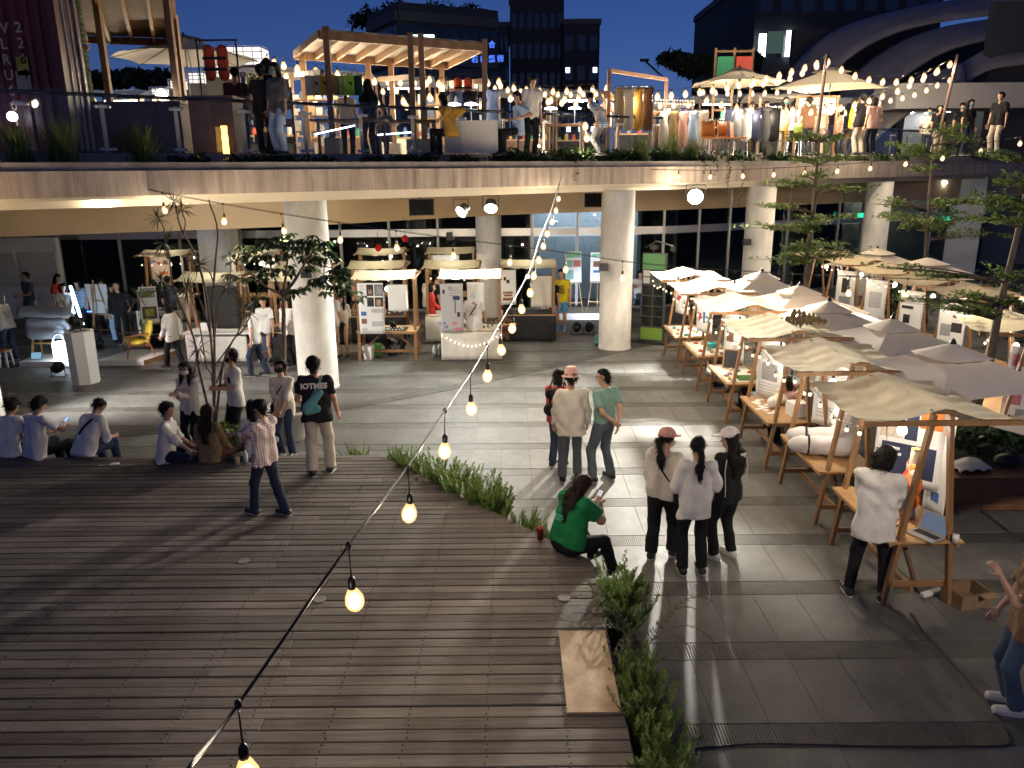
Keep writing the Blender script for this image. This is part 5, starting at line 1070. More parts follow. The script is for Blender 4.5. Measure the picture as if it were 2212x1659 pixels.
def plush():
    p = rs(1, -0.02, 0.0, 0.762); t = thing('plush_legs', 'big white stuffed pair of legs with black bands sitting on the second stall', 'soft sculpture', p, R(75))
    P = []
    for sg in (-1, 1): P += [cap((sg*0.17, -0.05, 0.15), (sg*0.19, 0.42, 0.14), 0.15, 0.12), cap((sg*0.19, 0.42, 0.14), (sg*0.2, 0.52, 0.14), 0.11, 0.10)]
    P += [cap((-0.12, -0.15, 0.2), (0.12, -0.15, 0.2), 0.19), cap((-0.08, -0.17, 0.5), (0.08, -0.17, 0.5), 0.2, fl=(A3(0, 1, 0), 0.8)), cap((-0.08, -0.15, 0.68), (0.08, -0.15, 0.68), 0.16, fl=(A3(0, 1, 0), 0.8)), cap((-0.22, -0.12, 0.66), (-0.25, -0.02, 0.40), 0.09, 0.08), cap((0.22, -0.12, 0.66), (0.25, -0.02, 0.40), 0.09, 0.08)]
    for q in P: q['a'][1] -= 0.1; q['b'][1] -= 0.1
    V, Q = surf(P, 0.018, 0.006, k=0.05); link('stuffed_body', np_mesh('stuffed_body', V, Q, mat('plush_white', (0.74, 0.71, 0.70), 0.95, 0.06, 8), True), t)
    for sg in (-1, 1):
        b = MB(); n = 18; ring = [(sg*0.185+0.128*math.cos(2*PI*i/n), 0.26, 0.145+0.128*math.sin(2*PI*i/n)) for i in range(n+1)]; b.tube(ring, 0.016, 6); b.build('band', M_BLACK, t, smooth=True)
plush()
def small(name, lab, cat, p, mb, m, rz=0.0, smooth=True, group=None):
    o = mb.build(name, m, loc=p, rz=rz, smooth=smooth); return tag(o, lab, cat, group)
def pot(r, h, n=14): return MB().lathe((0, 0, 0), [(r*0.6, 0), (r*0.95, h*0.25), (r, h*0.5), (r*0.7, h*0.8), (r*0.35, h*0.9), (r*0.38, h)], n)
small('vase', 'cream round necked vase on the third stall table', 'vase', rs(2, 0.12, 0.25, 0.762), MB().lathe((0, 0, 0), [(0.06, 0), (0.13, 0.05), (0.14, 0.1), (0.08, 0.16), (0.05, 0.18), (0.05, 0.24), (0.058, 0.25)], 18), mat('cream_ceramic', (0.66, 0.55, 0.40), 0.35))
small('vase', 'white egg shaped ceramic on the third stall table', 'vase', rs(2, -0.08, 0.02, 0.762), MB().ball((0, 0, 0.10), 0.10, 14, 10, (0.8, 0.8, 1.0)), mat('white_ceramic', (0.74, 0.70, 0.63), 0.3))
b = MB(); b.b3((-0.13, -0.13, 0), (0.13, 0.13, 0.22)); small('paper_box', 'white open paper box on the third stall table', 'box', rs(2, 0.2, -0.35, 0.762), b, M_WHITE, 0.2, False)
for k in range(11):
    p = rs(2, random.uniform(-0.36, -0.05), -0.1+0.075*(k-2), 0.764); small('card', 'small white card laid out on the third stall table', 'card', p, MB().box((0, 0, 0), (random.uniform(0.08, 0.13), random.uniform(0.06, 0.09), 0.003)), M_PAPER, random.uniform(-0.5, 0.5), False, 'cards on the third stall table')
small('bottle', 'small dark bottle on the plush legs table', 'bottle', rs(1, -0.12, 0.62, 0.762), MB().lathe((0, 0, 0), [(0.022, 0), (0.024, 0.1), (0.012, 0.12), (0.012, 0.15)], 10), M_BLACK)
small('cloth_strip', 'dark red cloth strip at the far end of the plush legs table', 'cloth', rs(1, -0.25, 0.6, 0.764), MB().box((0, 0, 0.004), (0.15, 0.1, 0.008)), F_['brown'], 0.3, False)
for i, (u, v) in enumerate(((1935, 1105), (1944, 1122), (1952, 1131), (1960, 1118), (1941, 1135))):
    small('eyewear', 'dark spectacle frame laid in a row on the nearest table', 'spectacles', G(u, v, 0.765), MB().tube([(-0.06, 0, 0.006), (-0.035, 0.015, 0.006), (-0.01, 0, 0.006), (0.01, 0, 0.006), (0.035, 0.015, 0.006), (0.06, 0, 0.006)], 0.005, 5), M_BLACK, 0.8, False, 'spectacle frames on the nearest table')
def chalk():
    t = thing('chalkboard', 'small framed chalkboard leaning on the fourth stall table', 'chalkboard', rs(3, -0.05, 0.35, 0.762), R(-25)); t.rotation_euler = (R(-16), 0, R(-25))
    b = MB(); b.b3((-0.13, -0.006, 0.02), (0.13, 0.006, 0.38)); b.build('slate', mat('slate', (0.03, 0.035, 0.04), 0.8, 0.3, 10), t)
    b = MB(); b.b3((-0.15, -0.012, 0), (-0.125, 0.012, 0.40)); b.b3((0.125, -0.012, 0), (0.15, 0.012, 0.40)); b.b3((-0.125, -0.012, 0), (0.125, 0.012, 0.025)); b.b3((-0.125, -0.012, 0.375), (0.125, 0.012, 0.40)); b.build('frame', M_PINE, t)
chalk()
pal = [((0.5, 0.05, 0.04), 'red'), ((0.05, 0.30, 0.32), 'teal'), ((0.55, 0.5, 0.42), 'cream'), ((0.6, 0.4, 0.05), 'yellow'), ((0.06, 0.2, 0.07), 'green'), ((0.35, 0.2, 0.3), 'mauve'), ((0.5, 0.3, 0.2), 'clay')]
for i in (3, 4, 5):
    small('table_mat', 'white cloth spread on the %s stall table' % ['', '', '', 'fourth', 'fifth', 'farthest front row'][i], 'cloth', rs(i, -0.02, 0.0, 0.762), MB().box((0, 0, 0.002), (0.66, 1.2, 0.004)), M_CLOTH, 0, False)
    for k in range(10):
        c_, nm = pal[(i*3+k) % 7]; r_ = random.uniform(0.03, 0.055); p = rs(i, random.uniform(-0.3, 0.28), -0.55+0.115*k, 0.768)
        small('trinket', 'small %s ceramic piece on the %s stall table' % (nm, ['', '', '', 'fourth', 'fifth', 'farthest front row'][i]), 'ceramic', p, pot(r_, random.uniform(0.04, 0.11)) if k % 3 else MB().box((0, 0, 0.02), (0.09, 0.07, 0.04)), mat('ceramic_'+nm, c_, 0.35), 0, True, 'ceramics on the right stalls')
small('bowl', 'teal glass bowl on the fifth stall table', 'bowl', rs(4, 0.12, 0.05, 0.768), MB().lathe((0, 0, 0), [(0.05, 0), (0.11, 0.06), (0.10, 0.11), (0.085, 0.12)], 18), mat('teal_glass', (0.03, 0.30, 0.34), 0.15))
small('green_mat', 'green moss mat under figurines on the fourth stall table', 'mat', rs(3, 0.1, -0.35, 0.768), MB().box((0, 0, 0.006), (0.42, 0.35, 0.012)), mat('moss', (0.05, 0.12, 0.03), 0.95, 0.4, 40), 0, False)
# crumpled clear plastic on the third stall roof
def crum(a, b_): return (0.55*(a-0.5), 0.5*(b_-0.5), 0.16*abs(math.sin(9*a+4*b_))*(1-abs(2*a-1))+0.08*abs(math.sin(17*b_-6*a)))
small('crumpled_tarp', 'crumpled shiny brown tarp heaped on the third stall roof', 'tarp', rs(2, 0.38, 0.15, 2.13), MB().sheet(crum, 22, 22, 0.004), mat('shiny_tarp', (0.24, 0.17, 0.07), 0.22, 0.3, 8, coat=0.5), 0.3, False)
# under and beside the nearest stall
b = MB(); b.b3((-0.2, -0.15, 0), (0.2, -0.14, 0.17)); b.b3((-0.2, 0.14, 0), (0.2, 0.15, 0.17)); b.b3((-0.2, -0.14, 0), (-0.19, 0.14, 0.17)); b.b3((0.19, -0.14, 0), (0.2, 0.14, 0.17)); b.b3((-0.19, -0.14, 0), (0.19, 0.14, 0.012))
b.box((0.1, -0.2, 0.165), (0.2, 0.1, 0.006)); small('cardboard_box', 'open cardboard box on the floor behind the nearest stall leg', 'box', G(2085, 1300, 0), b, M_CARD, 0.25, False)
small('power_strip', 'white power strip under the nearest stall', 'power strip', G(2012, 1283, 0.0), MB().box((0, 0, 0.02), (0.3, 0.06, 0.035)), M_WHITE, 0.4, False)
small('cup', 'white paper cup on the far corner of the nearest table', 'cup', G(2063, 1172, 0.765), MB().lathe((0, 0, 0), [(0.025, 0), (0.035, 0.09)], 12), M_WHITE)
c1 = [G(u, v, 0.008) for u, v in ((1968, 1326), (2000, 1370), (2050, 1425), (2110, 1490), (2150, 1540), (2175, 1580), (2180, 1605), (2140, 1611), (1960, 1612), (1760, 1608), (1640, 1606), (1500, 1616))]
b = MB(); b.tube([p-c1[0] for p in curve_pts(c1, 60)], 0.0075, 6); small('floor_cable', 'long dark cable snaking over the tiles at lower right', 'cable', c1[0], b, mat('brown_cable', (0.05, 0.03, 0.022), 0.5))
c1 = [G(u, v, 0.008) for u, v in ((1900, 1200), (1960, 1260), (2000, 1283), (2040, 1270), (2046, 1230))]
b = MB(); b.tube([p-c1[0] for p in curve_pts(c1, 30)], 0.006, 6); small('floor_cable', 'thin black cable looping under the nearest stall table', 'cable', c1[0], b, M_CABLE)
# planter bed behind the nearest stall
pb = thing('planter_box', 'low dark timber planter wall behind the nearest stall', 'planter', (6.4, 9.85, 0))
for k in range(4): MB().b3((-1.35, -0.02, 0.02+k*0.115), (2.6, 0.02, 0.13+k*0.115)).build('board', M_DWOOD, pb)
MB().b3((-1.35, -0.06, 0.482), (2.6, 0.2, 0.52)).build('cap_board', M_DWOOD, pb); MB().b3((-1.33, 0.03, 0.0), (2.6, 4.2, 0.46)).build('soil', mat('bed_soil', (0.03, 0.024, 0.018), 0.95, 0.4, 12, 0.4, 20), pb)
def crum2(a, b_): return (0.5*(a-0.5), 0.32*(b_-0.5), 0.02+0.12*math.sin(PI*a)*math.sin(PI*b_)+0.04*abs(math.sin(9*a+7*b_)))
small('folded_blanket', 'crumpled cream cloth lying on the planter ledge', 'cloth', (6.35, 10.1, 0.52), MB().sheet(crum2, 18, 14, 0.006), M_CLOTH, 0.1, True)
for i, (u, v) in enumerate(((1970, 905), (1985, 900))): pass
for i, dx in enumerate((-0.42, -0.28)): small('paper_tub', ['small white tub on the planter ledge, left of the cloth', 'larger white tub on the planter ledge, next to the cloth'][i], 'tub', (6.2+dx, 10.02, 0.52), MB().lathe((0, 0, 0), [(0.05+0.01*i, 0), (0.062+0.012*i, 0.1)], 14), M_WHITE)
small('black_bag', 'black bag at the right on the planter ledge', 'bag', (6.9, 10.15, 0.52), MB().ball((0, 0, 0.1), 0.16, 12, 8, (1.2, 0.8, 0.65)), M_BLACK)
b = MB(); b.tube([(0, 0, 0.04), (0.22, 0.05, 0.05)], 0.02, 8); b.lathe((0.26, 0.06, 0.0), [(0.03, 0), (0.07, 0.02), (0.07, 0.06), (0.03, 0.08)], 12)
small('clip_lamp', 'fallen white clip lamp on the floor beside the planter', 'lamp', G(2018, 1090, 0.0), b, M_ALU, 0.2)
# ---------------- plants ----------------
M_FERN = mat('fern_green', (0.17, 0.26, 0.045), 0.6, rnd=0.4, island=True, trans=0.15)
M_LEAF = mat('tree_leaf', (0.13, 0.20, 0.045), 0.55, rnd=0.45, island=True, trans=0.3)
M_DLEAF = mat('dark_leaf', (0.03, 0.065, 0.018), 0.45, rnd=0.4, island=True, trans=0.12)
M_GRASS = mat('grass_blade', (0.11, 0.15, 0.035), 0.6, rnd=0.5, island=True, trans=0.15)
M_SPIKE = mat('spiky_leaf', (0.05, 0.08, 0.03), 0.5, rnd=0.4, island=True)
M_STEM = mat('stem_bark', (0.16, 0.115, 0.08), 0.85, 0.3, 14, 0.4, 40)
def quads_mesh(name, Q, m): Q = np.asarray(Q).reshape(-1, 3); return np_mesh(name, Q, np.arange(len(Q)).reshape(-1, 4), m)
def foxtail(seed, np_=26, h=0.58):
    r = np.random.default_rng(seed); Q = []
    for _ in range(np_):
        an = r.random()*2*PI; tilt = 0.05+0.42*r.random()**1.1; L_ = h*(0.65+0.45*r.random()); b0 = A3(r.normal()*0.07, r.normal()*0.07, 0)
        d = A3(math.cos(an)*tilt, math.sin(an)*tilt, 1.0); d /= np.linalg.norm(d); bend = A3(math.cos(an), math.sin(an), -0.2)*0.10*r.random()
        K_ = 84
        for i in range(K_):
            t = 0.18+0.82*i/K_; p = b0+d*L_*t+bend*t*t
            rad = 0.05*math.sin(PI*min(1, (t-0.12)*0.98))**0.7*(1-t*0.5)+0.004
            a2 = i*2.4+r.random(); o = A3(math.cos(a2), math.sin(a2), 0.55); o /= np.linalg.norm(o); sd = np.cross(o, d); sd /= max(np.linalg.norm(sd), 1e-6)
            tip = p+o*rad*1.5+d*0.012; w = 0.0075
            Q.append([p-sd*w, p+o*rad*0.6-sd*w*1.3, tip, p+o*rad*0.6+sd*w*1.3+d*0.004])
    return quads_mesh('foliage', Q, M_FERN)
FX = [foxtail(i, 30+4*i, 0.66) for i in range(3)]
def dpt(t, o=0.2): return Vector((-2.03+2.91*t+0.76*o, 11.15-3.4*t+0.65*o, 0))
fx = [(dpt(-0.0, 0.22)+Vector((-0.55, 0.12, 0)), 0.75, 'short foxtail fern at the back corner of the deck by the beige trousers')]
names = ['first fern', 'second fern', 'third fern', 'fourth fern', 'fifth fern', 'sixth fern', 'seventh fern', 'eighth fern']
for k, t in enumerate((0.06, 0.14, 0.22, 0.30, 0.38, 0.46, 0.53, 0.585)): fx.append((dpt(t, 0.16), [0.85, 0.95, 1.0, 1.05, 1.1, 1.12, 1.15, 1.0][k], names[k]+' from the far end along the slanting deck edge'))
for k, t in enumerate((0.70, 0.76, 0.82)): fx.append((dpt(t, 0.14), 0.8-0.05*k, ['small fern after the gap on the slanting edge', 'small fern beside the drink cup', 'small fern hidden behind the green shirt woman'][k]))
for k, (x, y, s_) in enumerate(((1.08, 7.25, 1.0), (1.12, 7.0, 1.05), (1.06, 6.8, 0.85), (1.04, 6.0, 0.8), (1.1, 5.8, 0.85), (1.05, 5.58, 0.85), (1.1, 5.3, 0.9), (1.05, 5.0, 0.85), (1.12, 4.72, 0.9), (1.08, 4.45, 0.9))):
    fx.append((Vector((x, y, 0)), s_, ['tall fern just below the seated green shirt woman', 'outer tall fern below the seated green shirt woman', 'lower fern of the clump below the green shirt woman', 'fern at the top of the strip beside the plywood', 'outer fern beside the plywood middle', 'fern beside the plywood middle', 'fern beside the plywood lower end', 'fern just below the plywood', 'bright outer fern at the bottom of the deck edge', 'fern at the very bottom of the deck edge'][k]))
for i, (p, s_, lab) in enumerate(fx):
    t = thing('foxtail_fern', lab, 'fern', p, i*1.7, 'foxtail ferns along the deck edge'); o = link('foliage', FX[i % 3], t); o.scale = (s_,)*3
    b = MB(); b.lathe((0, 0, 0), [(0.10, 0), (0.08, 0.06), (0.02, 0.1)], 8); b.build('root_clump', M_STEM, t, key='rootc')
def frond_fern(p, lab):
    t = thing('frond_fern', lab, 'fern', p); r = np.random.default_rng(5); Q = []
    st = MB()
    for k in range(13):
        an = r.random()*2*PI; L_ = 0.5+0.25*r.random(); C = [A3(math.cos(an)*q*L_, math.sin(an)*q*L_, 0.62*L_*math.sin(q*2.2)+0.15) for q in np.linspace(0, 1, 14)]
        st.tube([tuple(q) for q in C], 0.004, 4)
        for i in range(2, 14):
            d = C[i]-C[i-1]; d /= np.linalg.norm(d); sd = np.cross(d, A3(0, 0, 1)); sd /= np.linalg.norm(sd); l_ = 0.085*(1-i/15)
            for sg in (-1, 1): Q.append([C[i]-d*0.006, C[i]+sd*sg*l_*0.6-d*0.008, C[i]+sd*sg*l_+d*0.02, C[i]+sd*sg*l_*0.5+d*0.01])
    link('foliage', quads_mesh('foliage', Q, mat('dry_frond', (0.07, 0.075, 0.035), 0.7, rnd=0.4, island=True)), t); st.build('stem', M_STEM, t)
frond_fern(Vector((1.2, 6.42, 0.05)), 'thin feathery fern with arching fronds between the fern clumps')
# bare spiky plant
def spiky():
    base = Vector((-4.75, 12.35, 0)); t = thing('spiky_plant', 'tall bare stemmed spiky plant behind the seated group', 'plant', base)
    def c4(x, y, Y=12.4): return PY(x*0.2977, 351+0.2977*y, Y)-base
    stems = [[(1555, 1900), (1570, 1300), (1555, 1000), (1580, 700), (1572, 480), (1508, 270)], [(1565, 1900), (1600, 1500), (1690, 1290), (1780, 1200), (1850, 1000)], [(1540, 1900), (1470, 1500), (1400, 1250), (1280, 900), (1215, 700), (1190, 590)],
             [(1560, 1700), (1500, 1050), (1400, 700), (1310, 480), (1262, 290)], [(1330, 520), (1328, 430), (1322, 345)], [(1550, 1850), (1510, 1550), (1450, 1420), (1442, 1340)], [(1540, 1300), (1440, 1000), (1300, 930), (1100, 940), (1015, 985)],
             [(1560, 1250), (1600, 1000), (1690, 800), (1650, 640)], [(1580, 1450), (1740, 1230), (1760, 1120), (1800, 1080)], [(1500, 1500), (1420, 1150), (1360, 930)], [(1560, 900), (1500, 800), (1442, 745)], [(1300, 930), (1200, 880), (1165, 850)], [(1215, 700), (1165, 480), (1145, 405)], [(1570, 1600), (1660, 1380), (1720, 1330)]]
    m = MB()
    for k, s_ in enumerate(stems):
        C = curve_pts([c4(x, y)+Vector((0, random.uniform(-0.15, 0.15)*(j > 0), 0)) for j, (x, y) in enumerate(s_)], 18); n = len(C); r0 = 0.017 if k in (0, 1, 2, 3) else 0.009
        m.tube(C, [r0*(1-0.6*i/n)+0.004 for i in range(n)], 6)
    m.build('stems', M_STEM, t, smooth=True)
    r = np.random.default_rng(2)
    for k, (x, y, sz) in enumerate(((1260, 282, 0.30), (1322, 340, 0.24), (1145, 400, 0.26), (1190, 585, 0.36), (1010, 985, 0.36), (1355, 925, 0.34), (1440, 745, 0.32), (1440, 1345, 0.40), (1850, 1000, 0.35), (1800, 1080, 0.36), (1165, 855, 0.3), (1650, 900, 0.3), (1390, 1580, 0.35))):
        c0 = np.array(c4(x, y)); Q = []
        for _ in range(34):
            d = r.normal(size=3); d[2] = d[2]*0.8+0.25; d /= np.linalg.norm(d); sd = np.cross(d, A3(0.1, 0.2, 1)); sd /= np.linalg.norm(sd); L_ = sz*(0.6+0.5*r.random()); dr = A3(0, 0, -0.10*L_)
            Q.append([c0-sd*0.004, c0+d*L_*0.4-sd*0.011, c0+d*L_+dr, c0+d*L_*0.4+sd*0.011])
        link('leaf_rosette', quads_mesh('leaf_rosette', Q, M_SPIKE), t)
    V, F = leaf_cloud([((0, 0, 0.35), 0.55, 0.4, 0.22)], 900, 0.05, r, 0.7); link('ground_cover', np_mesh('ground_cover', V, F, M_FERN), t)
    b = MB(); b.lathe((0, 0, 0), [(0.5, 0), (0.55, 0.25), (0.56, 0.3), (0.5, 0.3), (0.48, 0.25)], 20); b.build('planter', mat('planter_grey', (0.4, 0.38, 0.35), 0.8), t)
spiky()
# leafy potted tree by the nearest column
def potted():
    g0 = Vector((-3.72, 13.05, 0)); g0 = G(625, 948, 0); t = thing('potted_tree', 'small dark leafed tree in a big white pot before the nearest column', 'tree', g0)
    b = MB(); b.lathe((0, 0, 0), [(0.26, 0), (0.30, 0.03), (0.40, 0.5), (0.46, 0.52), (0.47, 0.58), (0.43, 0.585), (0.41, 0.53), (0.39, 0.5)], 28, cap=False); b.build('pot', mat('pot_white', (0.55, 0.53, 0.48), 0.5, 0.1, 6), t, smooth=True)
    b = MB(); b.lathe((0, 0, 0.48), [(0.0, 0.02), (0.39, 0.0)], 20, cap=False); b.build('soil', mat('pot_soil', (0.04, 0.03, 0.022), 0.95, 0.4, 20), t)
    Y = g0.y
    def c5(x, y, dy=0): return PY((900+x*0.5426)/1.8228, (640+y*0.5426)/1.8228, Y+dy)-g0
    tr = [Vector((0.0, 0, 0.45)), c5(405, 1500), c5(400, 1250), c5(400, 1100), c5(395, 960)]
    m = MB(); C = curve_pts(tr, 20); m.tube(C, [0.05-0.02*i/20 for i in range(21)], 8); m.build('trunk', M_STEM, t, smooth=True)
    tips = [(60, 690), (20, 840), (120, 620), (190, 650), (270, 590), (330, 560), (420, 545), (480, 560), (560, 600), (640, 580), (690, 600), (650, 660), (580, 680), (520, 640), (700, 700), (760, 760), (830, 790), (840, 830), (700, 820), (640, 850), (760, 880), (690, 910), (800, 920), (900, 965), (510, 940), (140, 790), (260, 700), (360, 650), (240, 820), (610, 760), (500, 760), (320, 720), (560, 560)]
    r = np.random.default_rng(9); m = MB(); Q = []
    f0 = tr[-1]; limbs = [c5(x, y, dy) for x, y, dy in ((300, 740, 0.15), (560, 720, -0.2), (690, 830, 0.1), (150, 800, -0.1), (430, 660, 0.25), (600, 640, 0.2))]
    for q in limbs: m.tube(curve_pts([f0, f0.lerp(q, 0.5)+Vector((0, 0, -0.05)), q], 8), [0.026-0.0014*i for i in range(9)], 6)
    for k, (x, y) in enumerate(tips):
        e = c5(x, y, r.uniform(-0.6, 0.6)); fork = min(limbs, key=lambda q: (q-e).length)
        mid = fork.lerp(e, 0.55)+Vector((0, 0, -0.04+0.08*r.random())); C = curve_pts([fork, mid, e], 8); m.tube(C, [0.012-0.001*i for i in range(9)], 5)
        for _ in range(3 if k % 2 else 4):
            c0 = np.array(e)+r.normal(size=3)*A3(0.10, 0.12, 0.05)
            for q in range(8):       # drooping leaflets in a whorl
                an = q*PI/4+r.random()*0.4; d = A3(math.cos(an), math.sin(an), -0.25-0.6*r.random()); d /= np.linalg.norm(d); sd = np.cross(d, A3(0, 0, 1)); sd /= np.linalg.norm(sd); L_ = 0.15+0.05*r.random(); nn = np.cross(sd, d)
                Q.append([c0+d*0.03, c0+d*L_*0.55-sd*0.036+nn*0.01, c0+d*L_-A3(0, 0, 0.02), c0+d*L_*0.55+sd*0.036+nn*0.01])
    m.build('branches', M_STEM, t, smooth=True); link('crown', quads_mesh('crown', Q, M_DLEAF), t)
potted()
# layered small-leaved trees on the right
def tiered(base, lab, trunk, tiers, n, leaf=0.055, m=None):
    """trunk: list of world points; tiers: (world centre, rx, ry, rz)"""
    t = thing('layered_tree', lab, 'tree', base); r = np.random.default_rng(int(base[0]*10)); B = Vector(base)
    mb = MB(); C = curve_pts([Vector(p)-B for p in trunk], 20); mb.tube(C, [0.075-0.055*i/20 for i in range(21)], 8); mb.build('trunk', M_BARK, t, smooth=True)
    br = MB(); cl = []
    for c_, rx, ry, rz in tiers:
        c0 = Vector(c_)-B; near_ = min(C, key=lambda q: (q-c0).length+abs(q.z-c0.z+0.15)*2)
        for k in range(7):
            an = r.random()*2*PI; e = c0+Vector((math.cos(an)*rx*0.9*r.random()**0.5, math.sin(an)*ry*0.9*r.random()**0.5, r.uniform(-0.3, 0.8)*rz))
            br.tube(curve_pts([near_, near_.lerp(e, 0.5)+Vector((0, 0, 0.04)), e], 5), [0.016-0.0025*i for i in range(6)], 4)
            for _ in range(5): q = near_.lerp(e, r.uniform(0.45, 1.08)); cl.append(((q.x+r.normal()*0.08, q.y+r.normal()*0.08, q.z+0.03), rx*0.26, ry*0.26, rz*0.45))
    br.build('branches', M_BARK, t)
    V, F = leaf_cloud(cl, n, leaf, r, 0.45); link('crown', np_mesh('crown', V, F, m or M_LEAF), t)
Y = 19.3
def cA(u, v, y=19.3): return PY(u, v, y)
tiered(G(1738, 640, 0), 'tall layered tree before the glass shopfront, its top against the fascia', [PY(1738, 705, Y), PY(1744, 560, Y), PY(1756, 460, Y), PY(1762, 390, Y), PY(1768, 330, Y), PY(1772, 290, Y)],
       [(cA(1770, 345), 0.9, 0.9, 0.18), (cA(1800, 300), 0.75, 0.7, 0.16), (cA(1735, 300), 0.6, 0.7, 0.14), (cA(1690, 400), 0.75, 0.8, 0.14), (cA(1825, 405), 0.75, 0.8, 0.13), (cA(1660, 450), 0.6, 0.8, 0.14), (cA(1650, 490), 0.7, 0.8, 0.13), (cA(1700, 500), 0.9, 0.9, 0.2), (cA(1790, 480), 0.9, 0.9, 0.22), (cA(1770, 540), 1.0, 1.0, 0.24), (cA(1690, 565), 0.8, 0.8, 0.16), (cA(1830, 555), 0.6, 0.8, 0.2), (cA(1760, 380), 0.6, 0.7, 0.16)], 4600, 0.05)
Y = 21.5
tiered(G(1998, 640, 0), 'spreading layered tree in front of the rear white columns', [PY(1998, 700, Y), PY(2000, 560, Y), PY(2004, 470, Y), PY(2010, 380, Y), PY(2015, 300, Y)],
       [(cA(1925, 470, Y), 0.9, 0.9, 0.2), (cA(1990, 490, Y), 1.0, 1.0, 0.25), (cA(2080, 470, Y), 0.9, 0.9, 0.2), (cA(1900, 440, Y), 0.5, 0.8, 0.2), (cA(2120, 505, Y), 0.8, 0.8, 0.16), (cA(2040, 440, Y), 0.8, 0.9, 0.16), (cA(1950, 320, Y), 0.6, 0.8, 0.2), (cA(2000, 330, Y), 0.8, 0.9, 0.25), (cA(2050, 280, Y), 0.7, 0.8, 0.2), (cA(2090, 300, Y), 0.7, 0.8, 0.2), (cA(1990, 365, Y), 0.6, 0.8, 0.15), (cA(2150, 430, Y), 0.8, 0.8, 0.2)], 4300, 0.052)
Y = 11.4
tiered(G(2120, 830, 0), 'leaning tree trunk at the right edge with low leafy spray', [PY(2108, 880, Y), PY(2135, 790, Y), PY(2160, 660, Y), PY(2185, 560, Y), PY(2215, 420, Y), PY(2230, 300, Y)],
       [(cA(1960, 652, Y), 0.32, 0.35, 0.06), (cA(2030, 660, Y), 0.35, 0.4, 0.07), (cA(2100, 675, Y), 0.4, 0.4, 0.10), (cA(2170, 655, Y), 0.35, 0.4, 0.09), (cA(2080, 640, Y), 0.35, 0.4, 0.05), (cA(1910, 580, Y), 0.3, 0.3, 0.06), (cA(2000, 600, Y), 0.4, 0.4, 0.07), (cA(2170, 590, Y), 0.35, 0.4, 0.07), (cA(2180, 450, Y), 0.5, 0.5, 0.14), (cA(2160, 480, Y), 0.45, 0.45, 0.1), (cA(2195, 390, Y), 0.35, 0.4, 0.1), (cA(2170, 340, Y), 0.4, 0.4, 0.1)], 4000, 0.033)
# beds of low shrubs under the right trees
def shrub(p, rx, ry, rz, n, lab, m=None, leaf=0.06, group='low shrubs in the planting beds', name='shrub', stemh=0.1):
    t = thing(name, lab, 'shrub', p, 0, group); r = np.random.default_rng(int(abs(p[0]*37+p[1]*11))); cs = [((r.uniform(-0.6, 0.6)*rx, r.uniform(-0.6, 0.6)*ry, rz*r.uniform(0.4, 1.0)), rx*0.45, ry*0.45, rz*0.5) for _ in range(9)]
    V, F = leaf_cloud(cs, n, leaf, r, 0.7); link('foliage', np_mesh('foliage', V, F, m or M_DLEAF), t)
    b = MB()
    for _ in range(6): b.tube([(0, 0, 0), (r.uniform(-0.5, 0.5)*rx, r.uniform(-0.5, 0.5)*ry, rz)], 0.006, 4)
    b.build('stems', M_STEM, t)
shrub((6.5, 10.9, 0.46), 0.8, 0.5, 0.3, 700, 'dark shrub behind the crumpled cloth on the planter'); shrub((7.5, 11.0, 0.46), 0.6, 0.5, 0.35, 600, 'dark shrub at the right of the planter bed'); shrub((7.3, 13.2, 0.1), 0.5, 0.5, 0.5, 500, 'white flowered shrub beside the leaning trunk'); shrub((11.5, 22.5, 0), 1.4, 1.0, 1.1, 1600, 'bushy dark shrub below the spreading layered tree'); shrub((13.6, 21.0, 0), 1.2, 1.0, 1.3, 1400, 'bushy dark shrub at the far right by the wall')
# terrace planter: grasses, shrubs, vines
def grass(seed, n, h, spread):
    r = np.random.default_rng(seed); Q = []
    for _ in range(n):
        an = r.random()*2*PI; tl = spread*r.random()**0.8; L_ = h*(0.55+0.55*r.random()); b0 = A3(r.normal()*0.10, r.normal()*0.08, 0); o = A3(math.cos(an), math.sin(an), 0); sd = A3(-o[1], o[0], 0)*0.0055
        P_ = [b0+o*tl*L_*q*q+A3(0, 0, L_*q*(1-0.30*tl*q*q)) for q in (0, 0.35, 0.7, 1.0)]
        for i in range(3): w0, w1 = (1.2, 1, 0.7)[i], (1, 0.7, 0.05)[i]; Q.append([P_[i]-sd*w0, P_[i]+sd*w0, P_[i+1]+sd*w1, P_[i+1]-sd*w1])
    return quads_mesh('blades', Q, M_GRASS)
GRM = [grass(1, 260, 0.95, 0.55), grass(2, 320, 0.85, 0.4), grass(3, 240, 0.8, 0.8)]
PC = off(FC, 0.72)
def planter_at(u):      # point of the planter bed seen at column u
    best = min(PC, key=lambda p: abs((1106+1680*(Vector((p.x, p.y, 4.7-CZ)).dot(C_R))/(Vector((p.x, p.y, 4.7-CZ)).dot(C_F)))-u) if p.y > 5 else 1e9); return Vector((best.x, best.y, 4.69))
